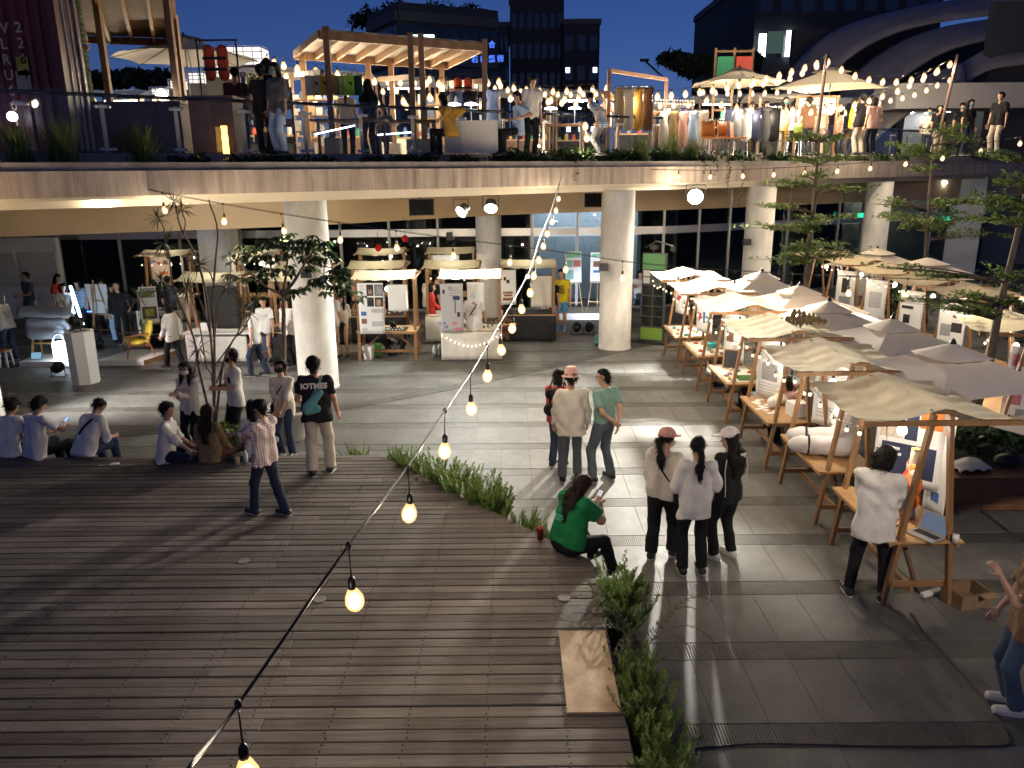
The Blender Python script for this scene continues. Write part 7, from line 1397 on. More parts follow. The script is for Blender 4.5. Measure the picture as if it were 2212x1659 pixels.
# ---------------- what stands on the terrace ----------------
M_RED = mat('container_red', (0.10, 0.014, 0.014), 0.5, 0.3, 2)
def container():
    Y = 15.6; xr = PY(126, 150, Y).x; t = thing('shipping_container', 'dark red corrugated shipping container at the left of the terrace', 'shipping container', (xr, Y, TZ))
    n = 26; W_ = 5.6; pts = []
    for i in range(n):
        x = -W_*i/n; p = W_/n; pts += [(x, 0), (x-p*0.35, 0), (x-p*0.5, 0.05), (x-p*0.85, 0.05)]
    m = MB(); vs = [(x, y, z) for x, y in pts for z in (0.15, 3.75)]; m.add(vs, [(2*i, 2*i+1, 2*i+3, 2*i+2) for i in range(len(pts)-1)]); m.build('corrugated_side', M_RED, t)
    for z in (0.08, 3.82): MB().b3((-W_, -0.03, z-0.08), (0.04, 0.1, z+0.08)).build('rail', M_RED, t)
    MB().b3((-0.02, -0.05, 0), (0.12, 0.1, 3.9)).build('corner_post', M_RED, t); MB().b3((-W_, 0.7, 0), (0.1, 0.8, 3.9)).build('rear_side', M_RED, t); MB().b3((0.02, 0.1, 0.1), (0.06, 0.7, 3.8)).build('end_wall', M_RED, t); MB().b3((-W_, 0.0, 3.88), (0.1, 0.8, 3.92)).build('roof', M_RED, t)
    for i in range(3): MB().tube([(0.12, 0.2+i*0.22, 0.1), (0.12, 0.2+i*0.22, 3.7)], 0.025, 7).build('door_rod', mat('galvanised', (0.4, 0.38, 0.36), 0.4, metal=0.6), t)
    mt = mat('stencil_cream', (0.45, 0.36, 0.26), 0.7)
    def vt(body, u, v0, dz, size):
        x = PY(u, v0, Y).x-xr; z = PY(u, v0, Y).z-TZ
        for k, ch in enumerate(body): text(ch, size, facing((x, -0.012, z-k*dz), (0, -1, 0)), mt, t, bold=0.004)
    vt('WLRU60112', 3, 62, 0.27, 0.26); vt('2261', 40, 60, 0.27, 0.26)
    x, z = PY(50, 143, Y).x-xr, PY(50, 143, Y).z-TZ; MB().b3((x-0.11, -0.014, z-0.16), (x+0.11, -0.006, z+0.16)).build('yellow_plate', mat('plate_yellow', (0.35, 0.25, 0.03), 0.6), t)
    x, z = PY(52, 173, Y).x-xr, PY(52, 173, Y).z-TZ; MB().b3((x-0.14, -0.014, z-0.16), (x+0.14, -0.006, z+0.16)).build('pale_plate', mat('plate_pale', (0.2, 0.16, 0.15), 0.6), t)
    MB().ball((0, 0, 0), 0.09, 10, 8).build('lamp', emat('cool_spot', (0.75, 0.87, 1.0), 14), t, loc=(PY(30, 252, 15.4).x-xr, -0.25, PY(30, 252, 15.4).z-TZ))
    MB().bar((0, 0, 0), (0, 0.24, 0), 0.03).build('lamp_arm', M_DGREY, t, loc=(PY(30, 252, 15.4).x-xr, -0.22, PY(30, 252, 15.4).z-TZ))
container()
M_TIM = mat('pergola_timber', (0.22, 0.12, 0.055), 0.6, 0.35, 5, 0.15, 30, stretch=(1, 1, 0.3)); M_PANEL = mat('roof_panel', (0.42, 0.36, 0.28), 0.7, 0.12, 2)
def roofed(name, lab, FLp, FRp, BLp, BRp, nr, posts, panel=None):
    t = thing(name, lab, 'pergola', (0, 0, 0)); FLp, FRp, BLp, BRp = map(Vector, (FLp, FRp, BLp, BRp))
    def fn(a, b_): return FLp.lerp(FRp, a).lerp(BLp.lerp(BRp, a), b_)+Vector((0, 0, 0.12))
    for i in range(nr): MB().sheet(lambda a, b_: fn((i+a)/nr*0.998+0.001, b_), 1, 1, 0.03).build('roof_panel', panel or M_PANEL, t)
    for i in range(nr+1): a = fn(i/nr, 0), fn(i/nr, 1); MB().bar(a[0]-Vector((0, 0, 0.1)), a[1]-Vector((0, 0, 0.1)), 0.07, 0.15).build('rafter', M_TIM, t)
    for a, b_ in ((FLp, FRp), (BLp, BRp)): MB().bar(a, b_, 0.09, 0.18).build('beam', M_TIM, t)
    for (p, top) in posts: MB().bar((p[0], p[1], TZ), (p[0], p[1], top), 0.13, 0.13).build('post', M_TIM, t); MB().b3((p[0]-0.17, p[1]-0.17, TZ), (p[0]+0.17, p[1]+0.17, TZ+0.4)).build('footing', M_CAP, t)
    return t
fl, fr, bl, br = PY(690, 76, 18.3), PY(1050, 103, 20.2), PY(636, 120, 20.9), PY(968, 143, 23.2)
d = (fr-fl).normalized()
posts = [(fl+d*0.15, 7.62), (fl.lerp(fr, 0.52), 7.62), (fl.lerp(fr, 0.585), 7.62), (fr-d*0.05, 7.6), (bl+d*0.2, bl.z), (bl.lerp(br, 0.45), bl.z), (bl.lerp(br, 0.60), bl.z), (br-d*0.2, br.z)]
pg = roofed('timber_pergola', 'timber pergola with pale panel roof in the middle of the terrace', fl, fr, bl, br, 8, posts)
for a, b_ in ((fl.lerp(fr, 0.52), bl.lerp(br, 0.52)), (fr, br), (fl, bl)): MB().bar(a-Vector((0, 0, 0.75)), b_-Vector((0, 0, 0.45)), 0.08, 0.12).build('tie_beam', M_TIM, pg)
fl, fr, bl, br = PY(60, -70, 16.8), PY(372, -40, 17.6), PY(138, 84, 22.0), PY(380, 92, 22.6)
roofed('timber_canopy', 'dark timber shelter roof with rafters at upper left of the terrace', fl, fr, bl, br, 5, [(PY(228, 150, 19.0), 8.35), (PY(374, 120, 18.2), 8.35), (PY(386, 120, 20.2), 8.2), (bl+Vector((0.3, 0, 0)), bl.z)], mat('dark_ply', (0.16, 0.09, 0.04), 0.7, 0.3, 2))
ct = thing('cactus_pole', 'dark green ribbed pole like a cactus under the timber shelter', 'pole', (PY(178, 150, 18.6).x, 18.6, TZ)); b = MB(); b.lathe((0, 0, 0), [(0.17 if i % 2 else 0.15, i*0.055) for i in range(62)], 14); b.build('ribbed_shaft', mat('cactus_green', (0.05, 0.075, 0.03), 0.7), ct); b = MB(); b.bar((-0.2, 0, 2.0), (0.2, 0, 2.4), 0.08); b.build('arm', M_PINE, ct)
umbrella(PY(400, 110, 23.5).x, 23.5, 0.3, 'large grey umbrella on the terrace left of the glowing tank', 3.9, 2.75, 0.6, TZ, 8, mat('umb_grey', (0.30, 0.29, 0.28), 0.9, trans=0.05), 'terrace umbrellas')
umbrella(PY(1595, 190, 25.5).x, 25.5, 0.4, 'beige umbrella on the terrace beside the red boxes', 3.1, 2.15, 0.45, TZ, 6, mat('umb_beige', (0.45, 0.40, 0.31), 0.9, trans=0.2), 'terrace umbrellas')
umbrella(PY(1792, 200, 26.5).x, 26.5, 0.8, 'cream square umbrella on the terrace above the cloth sign', 2.7, 2.1, 0.6, TZ, 4, mat('umb_cream', (0.55, 0.49, 0.38), 0.9, trans=0.2), 'terrace umbrellas')
# brown counters
def counter(u0, u1, v0, v1, Y, lab, d=0.6): 
    x0, x1, z0, z1 = rectY(u0, v0, u1, v1, Y); z0 = TZ; t = thing('wooden_counter', lab, 'counter', (x0, Y, TZ)); w = x1-x0; h = z1-TZ; n = max(2, int(w/0.5))
    for k in range(n): MB().b3((w*k/n+0.003, 0, 0.02), (w*(k+1)/n-0.003, d, h-0.05)).build('panel', mat('counter_wood', (0.17, 0.095, 0.05), 0.65, 0.3, 3, rnd=0.15), t)
    MB().b3((-0.03, -0.04, h-0.05), (w+0.03, d+0.04, h)).build('top', M_DWOOD, t); return t
counter(150, 400, 220, 330, 17.2, 'long brown timber counter under the shelter'); counter(404, 512, 207, 330, 15.6, 'brown timber bar block with a glowing lantern')
ln = thing('lantern', 'tall glowing yellow paper lantern on the terrace floor', 'lantern', PY(488, 318, 15.3)); b = MB(); b.lathe((0, 0, 0), [(0.06, 0), (0.06, 0.12), (0.055, 0.2), (0.062, 0.3), (0.05, 0.36), (0.06, 0.5)], 10); b.build('shade', emat('lantern_glow', (1.0, 0.52, 0.12), 5), ln, smooth=True); b = MB(); b.lathe((0, 0, -0.02), [(0.07, 0), (0.07, 0.02)], 10); b.build('base', M_DGREY, ln)
ln.location.z = TZ+0.02
# glowing caged tanks
def tank(u0, v0, u1, v1, Y, lab):
    x0, x1, z0, z1 = rectY(u0, v0, u1, v1, Y); t = thing('lit_tank', lab, 'tank', (x0, Y, z0), 0, 'glowing caged water tanks'); w, h, dd = x1-x0, z1-z0, 1.0
    MB().b3((0.05, 0.05, 0.05), (w-0.05, dd, h-0.05)).build('bladder', emat('tank_glow', (1.0, 0.95, 0.85), 1.3), t)
    c_ = MB(); nx = max(3, int(w/0.28))
    for k in range(nx+1): c_.bar((w*k/nx, 0, 0), (w*k/nx, 0, h), 0.02)
    for k in range(4): c_.bar((0, 0, h*k/3), (w, 0, h*k/3), 0.02)
    c_.bar((0, 0, h), (0, dd, h), 0.02); c_.bar((w, 0, h), (w, dd, h), 0.02); c_.build('cage', M_STEEL, t)
    MB().b3((-0.05, 0.1, TZ-z0), (w+0.05, dd, 0.0)).build('support', M_FAC2, t)
tank(484, 98, 567, 140, 28, 'upper glowing white caged tank above the market roofs')
for k in range(4): tank(322+k*40, 188-k*17, 362+k*40, 206-k*13, 27-k*0.3, ['lower glowing tank at the left of the row', 'second glowing tank of the rising row', 'third glowing tank of the rising row', 'fourth glowing tank nearest the orange vest'][k])
# market tents with pale roofs
M_TENT = mat('tent_white', (0.60, 0.58, 0.53), 0.85, 0.06, 2, trans=0.3)
def tent(u0, u1, v, Y, lab, dep=2.4, seed=0, lit=True, hgt=None):
    a, b_ = PY(u0, v, Y), PY(u1, v, Y); w = b_.x-a.x; zt = a.z-TZ; t = thing('market_tent', lab, 'market tent', (a.x, Y, TZ), 0, 'pale roofed tents on the terrace'); 
    MB().grid(lambda p, q: (w*p, dep*q, zt+0.25*math.sin(PI*q)+0.03*math.sin(9*p+seed)), 8, 6).build('roof', M_TENT, t, smooth=True)
    for x in (0.05, w-0.05):
        for y in (0.05, dep-0.05): MB().bar((x, y, 0), (x, y, zt), 0.07).build('post', M_TIM, t)
    MB().b3((0.1, 0.4, 0.75), (w-0.1, 1.1, 0.8)).build('counter_top', M_PINE, t); MB().b3((0.12, 0.42, 0.05), (w-0.12, 0.46, 0.75)).build('counter_cloth', [M_CLOTH, M_BCLOTH, M_DWOOD][seed % 3], t)
    if lit: b = MB(); b.bar((w*0.2, dep*0.5, zt-0.12), (w*0.75, dep*0.5, zt-0.12), 0.06, 0.05); b.build('lamp_tube', emat('tent_tube', (0.95, 0.98, 1.0), 26), t)
    r = random.Random(seed)
    for k in range(7):
        c_ = r.choice([(0.6, 0.58, 0.52), (0.5, 0.1, 0.06), (0.1, 0.2, 0.45), (0.55, 0.4, 0.1), (0.05, 0.25, 0.12), (0.3, 0.3, 0.32)]); hh = r.uniform(0.1, 0.35)
        tag(MB().lathe((0, 0, 0), [(0.07, 0), (0.08, hh*0.6), (0.04, hh)], 8).build('goods', mat('goods_%d' % int(c_[0]*100+c_[2]*7), c_, 0.6), loc=(a.x+0.2+(w-0.4)*k/6, Y+0.7, TZ+0.80)), '%s goods on counter, %s' % ({60: 'white', 50: 'red', 10: 'blue', 55: 'ochre', 5: 'green', 30: 'grey'}[int(c_[0]*100+0.5)], lab), 'goods', 'goods on the terrace counters')
    return t
tent(508, 632, 157, 25.5, 'pale tent between the glowing tank and the pergola', seed=1); tent(648, 790, 165, 27, 'pale tent behind the left half of the pergola', seed=2); tent(800, 930, 176, 28, 'pale tent behind the middle of the pergola', seed=0); tent(945, 1050, 184, 27, 'pale tent behind the right end of the pergola', seed=5); tent(1330, 1500, 232, 26.5, 'low long tent behind the dense row of bulbs', seed=4, lit=False); tent(1640, 1760, 212, 28.5, 'brown framed stall behind the cloth sign', seed=7, lit=False)
tent(1075, 1190, 200, 31, 'far pale tent left of the middle string bulbs', seed=8); tent(1200, 1320, 205, 32, 'far pale tent behind the musician', seed=10); tent(1510, 1630, 214, 32, 'far pale tent behind the crate tower', seed=11); tent(1770, 1880, 222, 31, 'far pale tent right of the cloth sign', seed=13); tent(160, 300, 205, 29, 'far pale tent beyond the brown counter', seed=14)
# shelves and racks
def shelf(u, Y, w, h, lab, m=None):
    p = PY(u, 330, Y); t = thing('shelf_rack', lab, 'shelf', (p.x, Y, TZ), 0, 'shelves of goods on the terrace'); r = random.Random(int(u))
    for x in (0, w): MB().bar((x, 0, 0), (x, 0, h), 0.05, 0.05).build('post', M_TIM, t)
    for k in range(4):
        z = 0.3+k*(h-0.4)/3; MB().b3((0, -0.12, z), (w, 0.2, z+0.03)).build('board', M_TIM, t); q = MB()
        for j in range(6): hh = r.uniform(0.1, 0.28); q.mi(j % 3); q.box((w*(j+0.5)/6, 0.02, z+0.03+hh/2), (w/8, 0.12, hh))
        q.build('goods', [mat('goods_a', (0.55, 0.53, 0.5), 0.6), mat('goods_b', (0.06, 0.08, 0.16), 0.6), mat('goods_c', (0.45, 0.28, 0.12), 0.6)], t)
shelf(535, 18.5, 1.1, 1.5, 'lit shelf of white goods beside the lantern block'); shelf(640, 22, 1.2, 1.6, 'slatted shelf of dark goods behind the capped visitors'); shelf(905, 21.5, 1.4, 1.4, 'shelf of folded clothes behind the pergola posts'); shelf(985, 24, 1.0, 1.5, 'shelf beside the orange vests')
def rack(u, Y, w, cols, lab, h=1.6, L_=0.85):
    p = PY(u, 330, Y); t = thing('clothes_rack', lab, 'clothes rack', (p.x, Y, TZ), 0, 'clothes racks on the terrace'); b = MB()
    for x in (0, w): b.tube([(x, 0, 0), (x, 0, h)], 0.018, 6)
    b.tube([(0, 0, h), (w, 0, h)], 0.015, 6); b.build('frame', M_STEEL, t); n = len(cols)
    for k, c_ in enumerate(cols):
        V, Q = surf([cap((0, -0.16, 0), (0, 0.16, 0), 0.05), cap((0, 0, -0.1), (0, 0, -L_), 0.16, 0.2, fl=(A3(1, 0, 0), 0.22))], 0.05, 0.01, k); o = link('garment', np_mesh('garment', V, Q, F_[c_], True), t, (w*(k+0.5)/n, 0, h-0.08)); o.rotation_euler = (0, 0, R(40))
rack(955, 20.5, 0.9, ['navy', 'grey', 'lblue', 'navy', 'brown'], 'rack of striped dark shirts under the pergola'); rack(1325, 21.6, 1.0, ['khaki', 'beige', 'ochre', 'brown'], 'rack of khaki and yellow coats at the dense bulbs', 1.75); rack(1560, 23.6, 1.6, ['navy', 'grey', 'white', 'navy', 'grey', 'black'], 'rack of dark jackets below the beige umbrella', 1.35, 0.7); rack(1400, 22.2, 1.6, ['brown', 'white', 'khaki', 'pink', 'lblue', 'beige'], 'rack of pale coats behind the right glass balustrade', 1.2, 0.75)
gd = thing('hanging_gown', 'tall bluish white hanging gown beside the pergola corner', 'gown', PY(1066, 310, 19.6)); V, Q = surf([cap((0, 0, 0.1), (0, 0, 1.35), 0.22, 0.14), cap((-0.06, 0, 1.4), (0.06, 0, 1.4), 0.12)], 0.04, 0.012); link('cloth', np_mesh('cloth', V, Q, fab('gown', (0.45, 0.52, 0.68)), True), gd); gd.location.z = TZ; MB().tube([(0, 0, 1.3), (0, 0, 1.75)], 0.012, 6).build('hook', M_STEEL, gd)
def bags(u0, u1, v, Y, items, lab, nm='tote_bag'):
    for k, (c_, cn) in enumerate(items):
        u = u0+(u1-u0)*(k+0.5)/len(items); p = PY(u, v, Y); t = thing(nm, '%s %s' % (cn, lab), 'bag' if nm == 'tote_bag' else 'socks', p, R(random.uniform(-12, 12)), lab); w, h = (0.34, 0.42) if nm == 'tote_bag' else (0.11, 0.55)
        MB().sheet(lambda a, b_: (w*(a-0.5), 0.02*math.sin(5*a), -h*b_), 4, 4, 0.012).build('cloth', mat('bag_%s' % cn, c_, 0.85, 0.1, 10), t)
        b = MB(); b.tube([(-w*0.25, 0, 0), (0, 0, 0.16), (w*0.25, 0, 0)], 0.008, 5); b.build('handle', mat('bag_%s' % cn, c_), t)
        if nm == 'tote_bag' and k in (0, 1, 4): b = MB(); b.add([(0.02, -0.028, -0.14), (0.12, -0.028, -0.14), (0.12, -0.028, -0.22)], [(0, 2, 1)]); b.build('print', M_BLACK, t)
bags(665, 775, 163, 18.6, [((0.5, 0.48, 0.43), 'white'), ((0.65, 0.42, 0.02), 'yellow'), ((0.3, 0.2, 0.08), 'brown'), ((0.2, 0.2, 0.2), 'grey'), ((0.3, 0.55, 0.04), 'lime'), ((0.01, 0.07, 0.03), 'dark green')], 'tote bag hanging from the pergola'); bags(500, 560, 166, 20.5, [((0.5, 0.55, 0.25), 'pale green'), ((0.6, 0.6, 0.62), 'white'), ((0.03, 0.05, 0.2), 'navy dotted'), ((0.6, 0.55, 0.3), 'cream'), ((0.12, 0.2, 0.12), 'green dotted'), ((0.35, 0.18, 0.04), 'ochre')], 'long sock pegged on the line behind the counter', 'hanging_sock')
def vest(u, v, Y, lab, c_=(0.5, 0.05, 0.01)):
    t = thing('life_vest', lab, 'vest', PY(u, v, Y)); V, Q = surf([cap((-0.13, 0, -0.05), (-0.13, 0, -0.5), 0.11, fl=(A3(0, 1, 0), 0.6)), cap((0.13, 0, -0.05), (0.13, 0, -0.5), 0.11, fl=(A3(0, 1, 0), 0.6))], 0.03, k=0.01); link('foam', np_mesh('foam', V, Q, mat('vest_or', c_, 0.6), True), t)
    b = MB(); b.box((0, -0.08, -0.2), (0.46, 0.02, 0.05)); b.box((0, -0.08, -0.4), (0.46, 0.02, 0.05)); b.bar((-0.4, 0.1, 0.15), (0.4, 0.1, 0.15), 0.03); b.bar((-0.38, 0.1, 0.15), (-0.38, 0.1, -2.0), 0.03); b.bar((0.38, 0.1, 0.15), (0.38, 0.1, -2.0), 0.03); b.build('straps_and_stand', M_BLACK, t)
vest(464, 103, 16.2, 'dark orange life vest on a black stand beside the grey umbrella'); vest(1000, 172, 21.0, 'bright orange vest hanging in the lit stall', (0.8, 0.1, 0.01)); vest(1008, 212, 20.8, 'orange vest with yellow bands lower in the lit stall', (0.8, 0.12, 0.01))
# red and green crates tower, cloth sign
tw = thing('crate_tower', 'timber tower with green and red boxes on the terrace', 'shelf tower', (PY(1575, 300, 27).x, 27, TZ))
for x in (-0.6, 0.0, 0.6): MB().bar((x, 0, 0), (x, 0, 3.4), 0.07).build('post', M_TIM, tw)
for z in (0.7, 1.5, 2.3, 3.3): MB().bar((-0.6, 0, z), (0.6, 0, z), 0.06).build('bar', M_TIM, tw)
for x, z, c_ in ((-0.3, 2.75, (0.02, 0.25, 0.12)), (0.3, 2.75, (0.5, 0.06, 0.03)), (0.3, 1.1, (0.6, 0.03, 0.02)), (-0.1, 1.1, (0.1, 0.4, 0.3))): MB().box((x, -0.08, z), (0.5, 0.12, 0.75)).build('box', mat('crate_%d' % int(c_[0]*100+c_[1]*10), c_, 0.5), tw)
sgn = thing('cloth_sign', 'white cloth shop sign with three black characters', 'sign', PY(1765, 228, 25.0)); x0, x1, z0, z1 = rectY(1727, 212, 1803, 245, 25.0); w, h = x1-x0, z1-z0; MB().sheet(lambda a, b_: (w*(a-0.5), 0.015*math.sin(9*a), h*(0.5-b_)), 10, 4, 0.006).build('cloth', M_CLOTH, sgn, smooth=True)
for k, ch in enumerate('茶豆行'): text(ch, 0.36, facing((-w*0.25+w*0.27*k, -0.03, 0), (0, -1, 0)), M_BLACK, sgn)
MB().bar((-w*0.6, 0, h*0.5+0.03), (w*0.6, 0, h*0.5+0.03), 0.06).build('pole', M_TIM, sgn); MB().bar((-w*0.55, 0, h*0.5), (-w*0.55, 0, TZ-sgn.location.z), 0.06).build('post', M_TIM, sgn); MB().bar((w*0.55, 0, h*0.5), (w*0.55, 0, TZ-sgn.location.z), 0.06).build('post', M_TIM, sgn)
# tables with cool lamps in the middle
for i, (u, Y, w, cl, lab) in enumerate(((1020, 18.9, 1.2, M_CLOTH, 'white clothed table lit blue white below the orange vests'), (1190, 20.4, 1.8, M_DWOOD, 'long dark table with cold white lamps in the middle of the terrace'), (880, 18.4, 1.4, M_DWOOD, 'dark bench table behind the pergola posts'), (760, 17.8, 1.6, M_DWOOD, 'dark table with a light strip under the pergola'), (1640, 24.5, 1.6, M_PINE, 'table with white lamps before the diners'))):
    p = PY(u, 320, Y); t = thing('terrace_table', lab, 'table', (p.x, Y, TZ)); MB().b3((-w/2, -0.35, 0.72), (w/2, 0.35, 0.76)).build('top', cl, t); 
    if cl is M_CLOTH: MB().b3((-w/2-0.01, -0.37, 0.05), (w/2+0.01, -0.36, 0.765)).build('cloth_front', cl, t)
    for sx in (-1, 1): MB().bar((sx*(w/2-0.08), 0.1, 0), (sx*(w/2-0.08), 0.1, 0.72), 0.05).build('leg', M_DWOOD, t)
    if i in (0, 1, 4):
        for k in range(2+i % 2): b = MB(); b.lathe((-w/3+w*0.33*k, 0, 0.76), [(0.06, 0), (0.06, 0.02), (0.01, 0.03), (0.01, 0.38)], 10); b.build('lamp_stem', M_WHITE, t); b = MB(); b.lathe((-w/3+w*0.33*k, 0, 1.12), [(0.16, 0), (0.15, 0.03), (0.03, 0.06)], 14); b.build('lamp_disc', emat('table_lamp', (0.72, 0.86, 1.0), 13), t)
    if i in (2, 3): MB().bar((-w/2+0.1, -0.36, 0.45), (w*0.1, -0.36, 0.62 if i == 3 else 0.5), 0.025).build('light_strip', emat('strip_white', (0.7, 0.8, 1.0), 9), t)
# lamp poles and strings on the terrace
def pole(u, v, Y, lab, lean=0): p = PY(u, v, Y); t = thing('lamp_pole', lab, 'pole', (p.x-lean, Y, TZ)); MB().tube([(0, 0, 0), (lean, 0, p.z-TZ)], 0.05, 8).build('shaft', mat('pole_rust', (0.07, 0.04, 0.03), 0.6), t); MB().lathe((0, 0, 0), [(0.2, 0), (0.2, 0.05), (0.06, 0.1)], 12).build('foot', M_DGREY, t); return p
p1 = pole(1786, 118, 23.5, 'thin dark pole carrying light strings before the cloth sign', 0.08); p2 = pole(2069, 118, 25.5, 'thin dark pole carrying light strings at the lit doorway', 0.3)
g2 = 'light strings over the terrace'
string_lights([p1, PY(1560, 160, 26), ], 0.42, 'light string from the first pole to the crate tower', 0.06, 'T', g2, 0.35, rad=0.005); string_lights([p1, PY(1330, 198, 21.6)], 0.42, 'light string from the first pole down to the dense bulbs', 0.06, 'T', g2, 0.25, rad=0.005)
string_lights([p2, PY(1500, 196, 23.0)], 0.5, 'light string from the doorway pole across to the left', 0.06, 'T', g2, 0.9, rad=0.005); string_lights([p2, p1], 0.55, 'short light string between the two poles', 0.06, 'T', g2, 0.6, rad=0.005, )
string_lights([PY(1322, 202, 21.9), PY(1502, 212, 23.4)], 0.10, 'dense row of bulbs under a timber frame', 0.05, 'S', g2, 0.02, rad=0.004); string_lights([PY(1322, 208, 21.7), PY(1502, 220, 23.2)], 0.10, 'second dense row of bulbs under the timber frame', 0.05, 'S', g2, 0.02, rad=0.004)
fr_ = thing('light_trellis', 'dark open timber frame over the dense row of bulbs', 'trellis', (0, 0, 0)); a, b_ = PY(1316, 152, 21.9), PY(1440, 172, 23.6); MB().bar(a, b_, 0.09).build('top_beam', M_DWOOD, fr_); MB().bar(a, (a.x, a.y, TZ), 0.09).build('post', M_DWOOD, fr_); MB().bar(b_, (b_.x, b_.y, TZ), 0.09).build('post', M_DWOOD, fr_)
string_lights([PY(560, 110, 22), PY(632, 130, 20.5), PY(770, 150, 20)], 0.55, 'light string from the glowing tank to the pergola', 0.08, 'T', g2, rad=0.005, first=0.5); string_lights([PY(505, 175, 22), PY(560, 160, 22.5), PY(640, 150, 23)], 0.4, 'light string above the pegged socks', 0.05, 'T', g2, rad=0.005)
string_lights([PY(640, 148, 21.2), PY(760, 160, 22), PY(960, 168, 23)], 0.36, 'light string along the back of the pergola', 0.06, 'T', g2, rad=0.005); string_lights([PY(905, 155, 24), PY(990, 172, 24), PY(1080, 165, 24)], 0.34, 'cluster string of bulbs right of the pergola', 0.05, 'T', g2, rad=0.005)
string_lights([PY(1060, 170, 25), PY(1180, 186, 25), PY(1330, 178, 25)], 0.4, 'upper light string in the middle of the terrace', 0.06, 'T', g2, rad=0.005); string_lights([PY(1050, 190, 23), PY(1150, 205, 23), PY(1320, 195, 23)], 0.38, 'lower light string in the middle of the terrace', 0.06, 'T', g2, rad=0.005); string_lights([PY(720, 185, 20), PY(860, 205, 20.5), PY(960, 190, 21)], 0.7, 'light string low under the pergola', 0.06, 'T', g2, rad=0.005)
string_lights([PY(155, 195, 24), PY(230, 212, 24), PY(330, 205, 24), PY(390, 200, 24)], 0.35, 'light string far behind the brown counter', 0.05, 'T', g2, rad=0.005); string_lights([PY(1262, 232, 19.6), PY(1268, 300, 19.6)], 0.27, 'vertical run of bulbs on a post at the balustrade', 0.03, 'T', g2, rad=0.005); string_lights([PY(1640, 222, 27), PY(1800, 232, 27), PY(1900, 235, 26)], 0.42, 'light string along the brown framed stall', 0.05, 'T', g2, rad=0.005)
for k_, (ua, va, ub, vb, Yq, lab) in enumerate(((1050, 178, 1330, 190, 27.5, 'third light string over the middle of the terrace'), (1100, 200, 1500, 214, 24.5, 'low light string behind the musician'), (500, 190, 700, 205, 24, 'light string low behind the left tents'), (690, 172, 900, 182, 26, 'light string behind the pergola bags'), (1500, 188, 1790, 176, 28, 'far light string behind the beige umbrella'), (1600, 240, 1900, 246, 26.6, 'low light string above the diners'), (1880, 215, 2060, 160, 29, 'light string rising to the lit doorway'), (760, 205, 1040, 215, 23.5, 'light string over the pergola tables'))):
    string_lights([PY(ua, va, Yq), PY((ua+ub)/2, (va+vb)/2+9, Yq), PY(ub, vb, Yq)], 0.42, lab, 0.06, 'T', g2, rad=0.005)
sf = thing('flood_lamp', 'very bright white lamp on the brown counter', 'lamp', PY(349, 205, 18.0)); MB().ball((0, 0, 0), 0.12, 12, 8).build('lens', emat('white_flood', (1, 0.95, 0.85), 25), sf); MB().bar((0, 0.05, 0), (0, 0.05, -0.35), 0.04).build('stem', M_DGREY, sf)
slp = thing('street_lamp', 'distant unlit street lamp against the sky', 'street lamp', (PY(1440, 160, 70).x, 70, 0)); zt = PY(1392, 130, 70).z; MB().tube([(0, 0, 0), (0, 0, zt-1.6), (PY(1392, 130, 70).x-PY(1440, 160, 70).x, 0, zt)], 0.09, 6).build('mast', M_DGREY, slp); MB().box((PY(1392, 130, 70).x-PY(1440, 160, 70).x, 0, zt), (0.7, 0.3, 0.2)).build('head', M_DGREY, slp)
ob_top = H-0.1
for k in range(8):
    u = 775+k*36; p = PY(u, 24, 82); shrub((p.x, 82, ob_top), 1.6, 1.2, 1.1+0.4*(k % 3), 260, 'dark roof garden shrub on the office block, %s from the left' % ORD[k], M_FARLEAF, 0.25, 'roof garden shrubs on the office block', 'roof_shrub')
# shop interior lamps (seen lit behind the glass)
for i, (x, y, z, e, lab) in enumerate(((1.6, 27.4, 3.6, emat('shop_cool', (0.75, 0.85, 1.0), 110), 'cool ceiling strip inside the lit shop'), (3.2, 27.4, 3.6, emat('shop_cool', (0.75, 0.85, 1.0), 110), 'second cool ceiling strip inside the lit shop'), (15.0, 32.9, 3.9, emat('lobby_lamp', (1.0, 0.97, 0.85), 60), 'ceiling strip inside the right lobby'), (17.5, 33.0, 3.9, emat('lobby_lamp', (1.0, 0.97, 0.85), 60), 'second ceiling strip inside the right lobby'))):
    t = thing('ceiling_lamp', lab, 'ceiling lamp', (x, y, z)); MB().box((0, 0, 0), (0.9, 0.12, 0.05)).build('diffuser', e, t); MB().bar((0, 0, 0.02), (0, 0, 4.2-z), 0.03).build('rod', M_DGREY, t)
for i, (u, v, Y) in enumerate(((1863, 465, 30.0), (2043, 472, 33.2))):
    t = thing('exit_sign', ['green lit exit sign behind the left upper shop glass', 'green lit exit sign inside the right lobby'][i], 'sign', PY(u, v, Y)); MB().box((0, 0, 0), (0.34, 0.06, 0.16)).build('face', emat('exit_green', (0.03, 0.8, 0.45), 1.6), t); MB().bar((0, 0, 0.06), (0, 0, 0.5), 0.02).build('rod', M_DGREY, t)
tx = mat('window_lettering', (0.35, 0.36, 0.38), 0.5); dt = thing('window_lettering', 'pale lettering on the dark display glass at the back left', 'sign', (-11.2, 28.9, 2.6)); text('藝火自在的職人選物', 0.28, facing((0.2, 0.06, 0.0), (0, -1, 0)), tx, dt, 'lettering'); text('天 然', 0.4, facing((0.5, 0.06, 0.95), (0, -1, 0)), tx, dt, 'lettering')
# ---------------- people in the plaza ----------------
HI = 0.0145; MID = 0.019; LO = 0.027
def at_(u, v, z=0.0): return G(u, v, z)
SITE = dict(hz=0.11, footL=(-0.14, 0.45, -0.30), footR=(0.14, 0.45, -0.30), poleK=((-0.2, 0.6, 1), (0.2, 0.6, 1)))
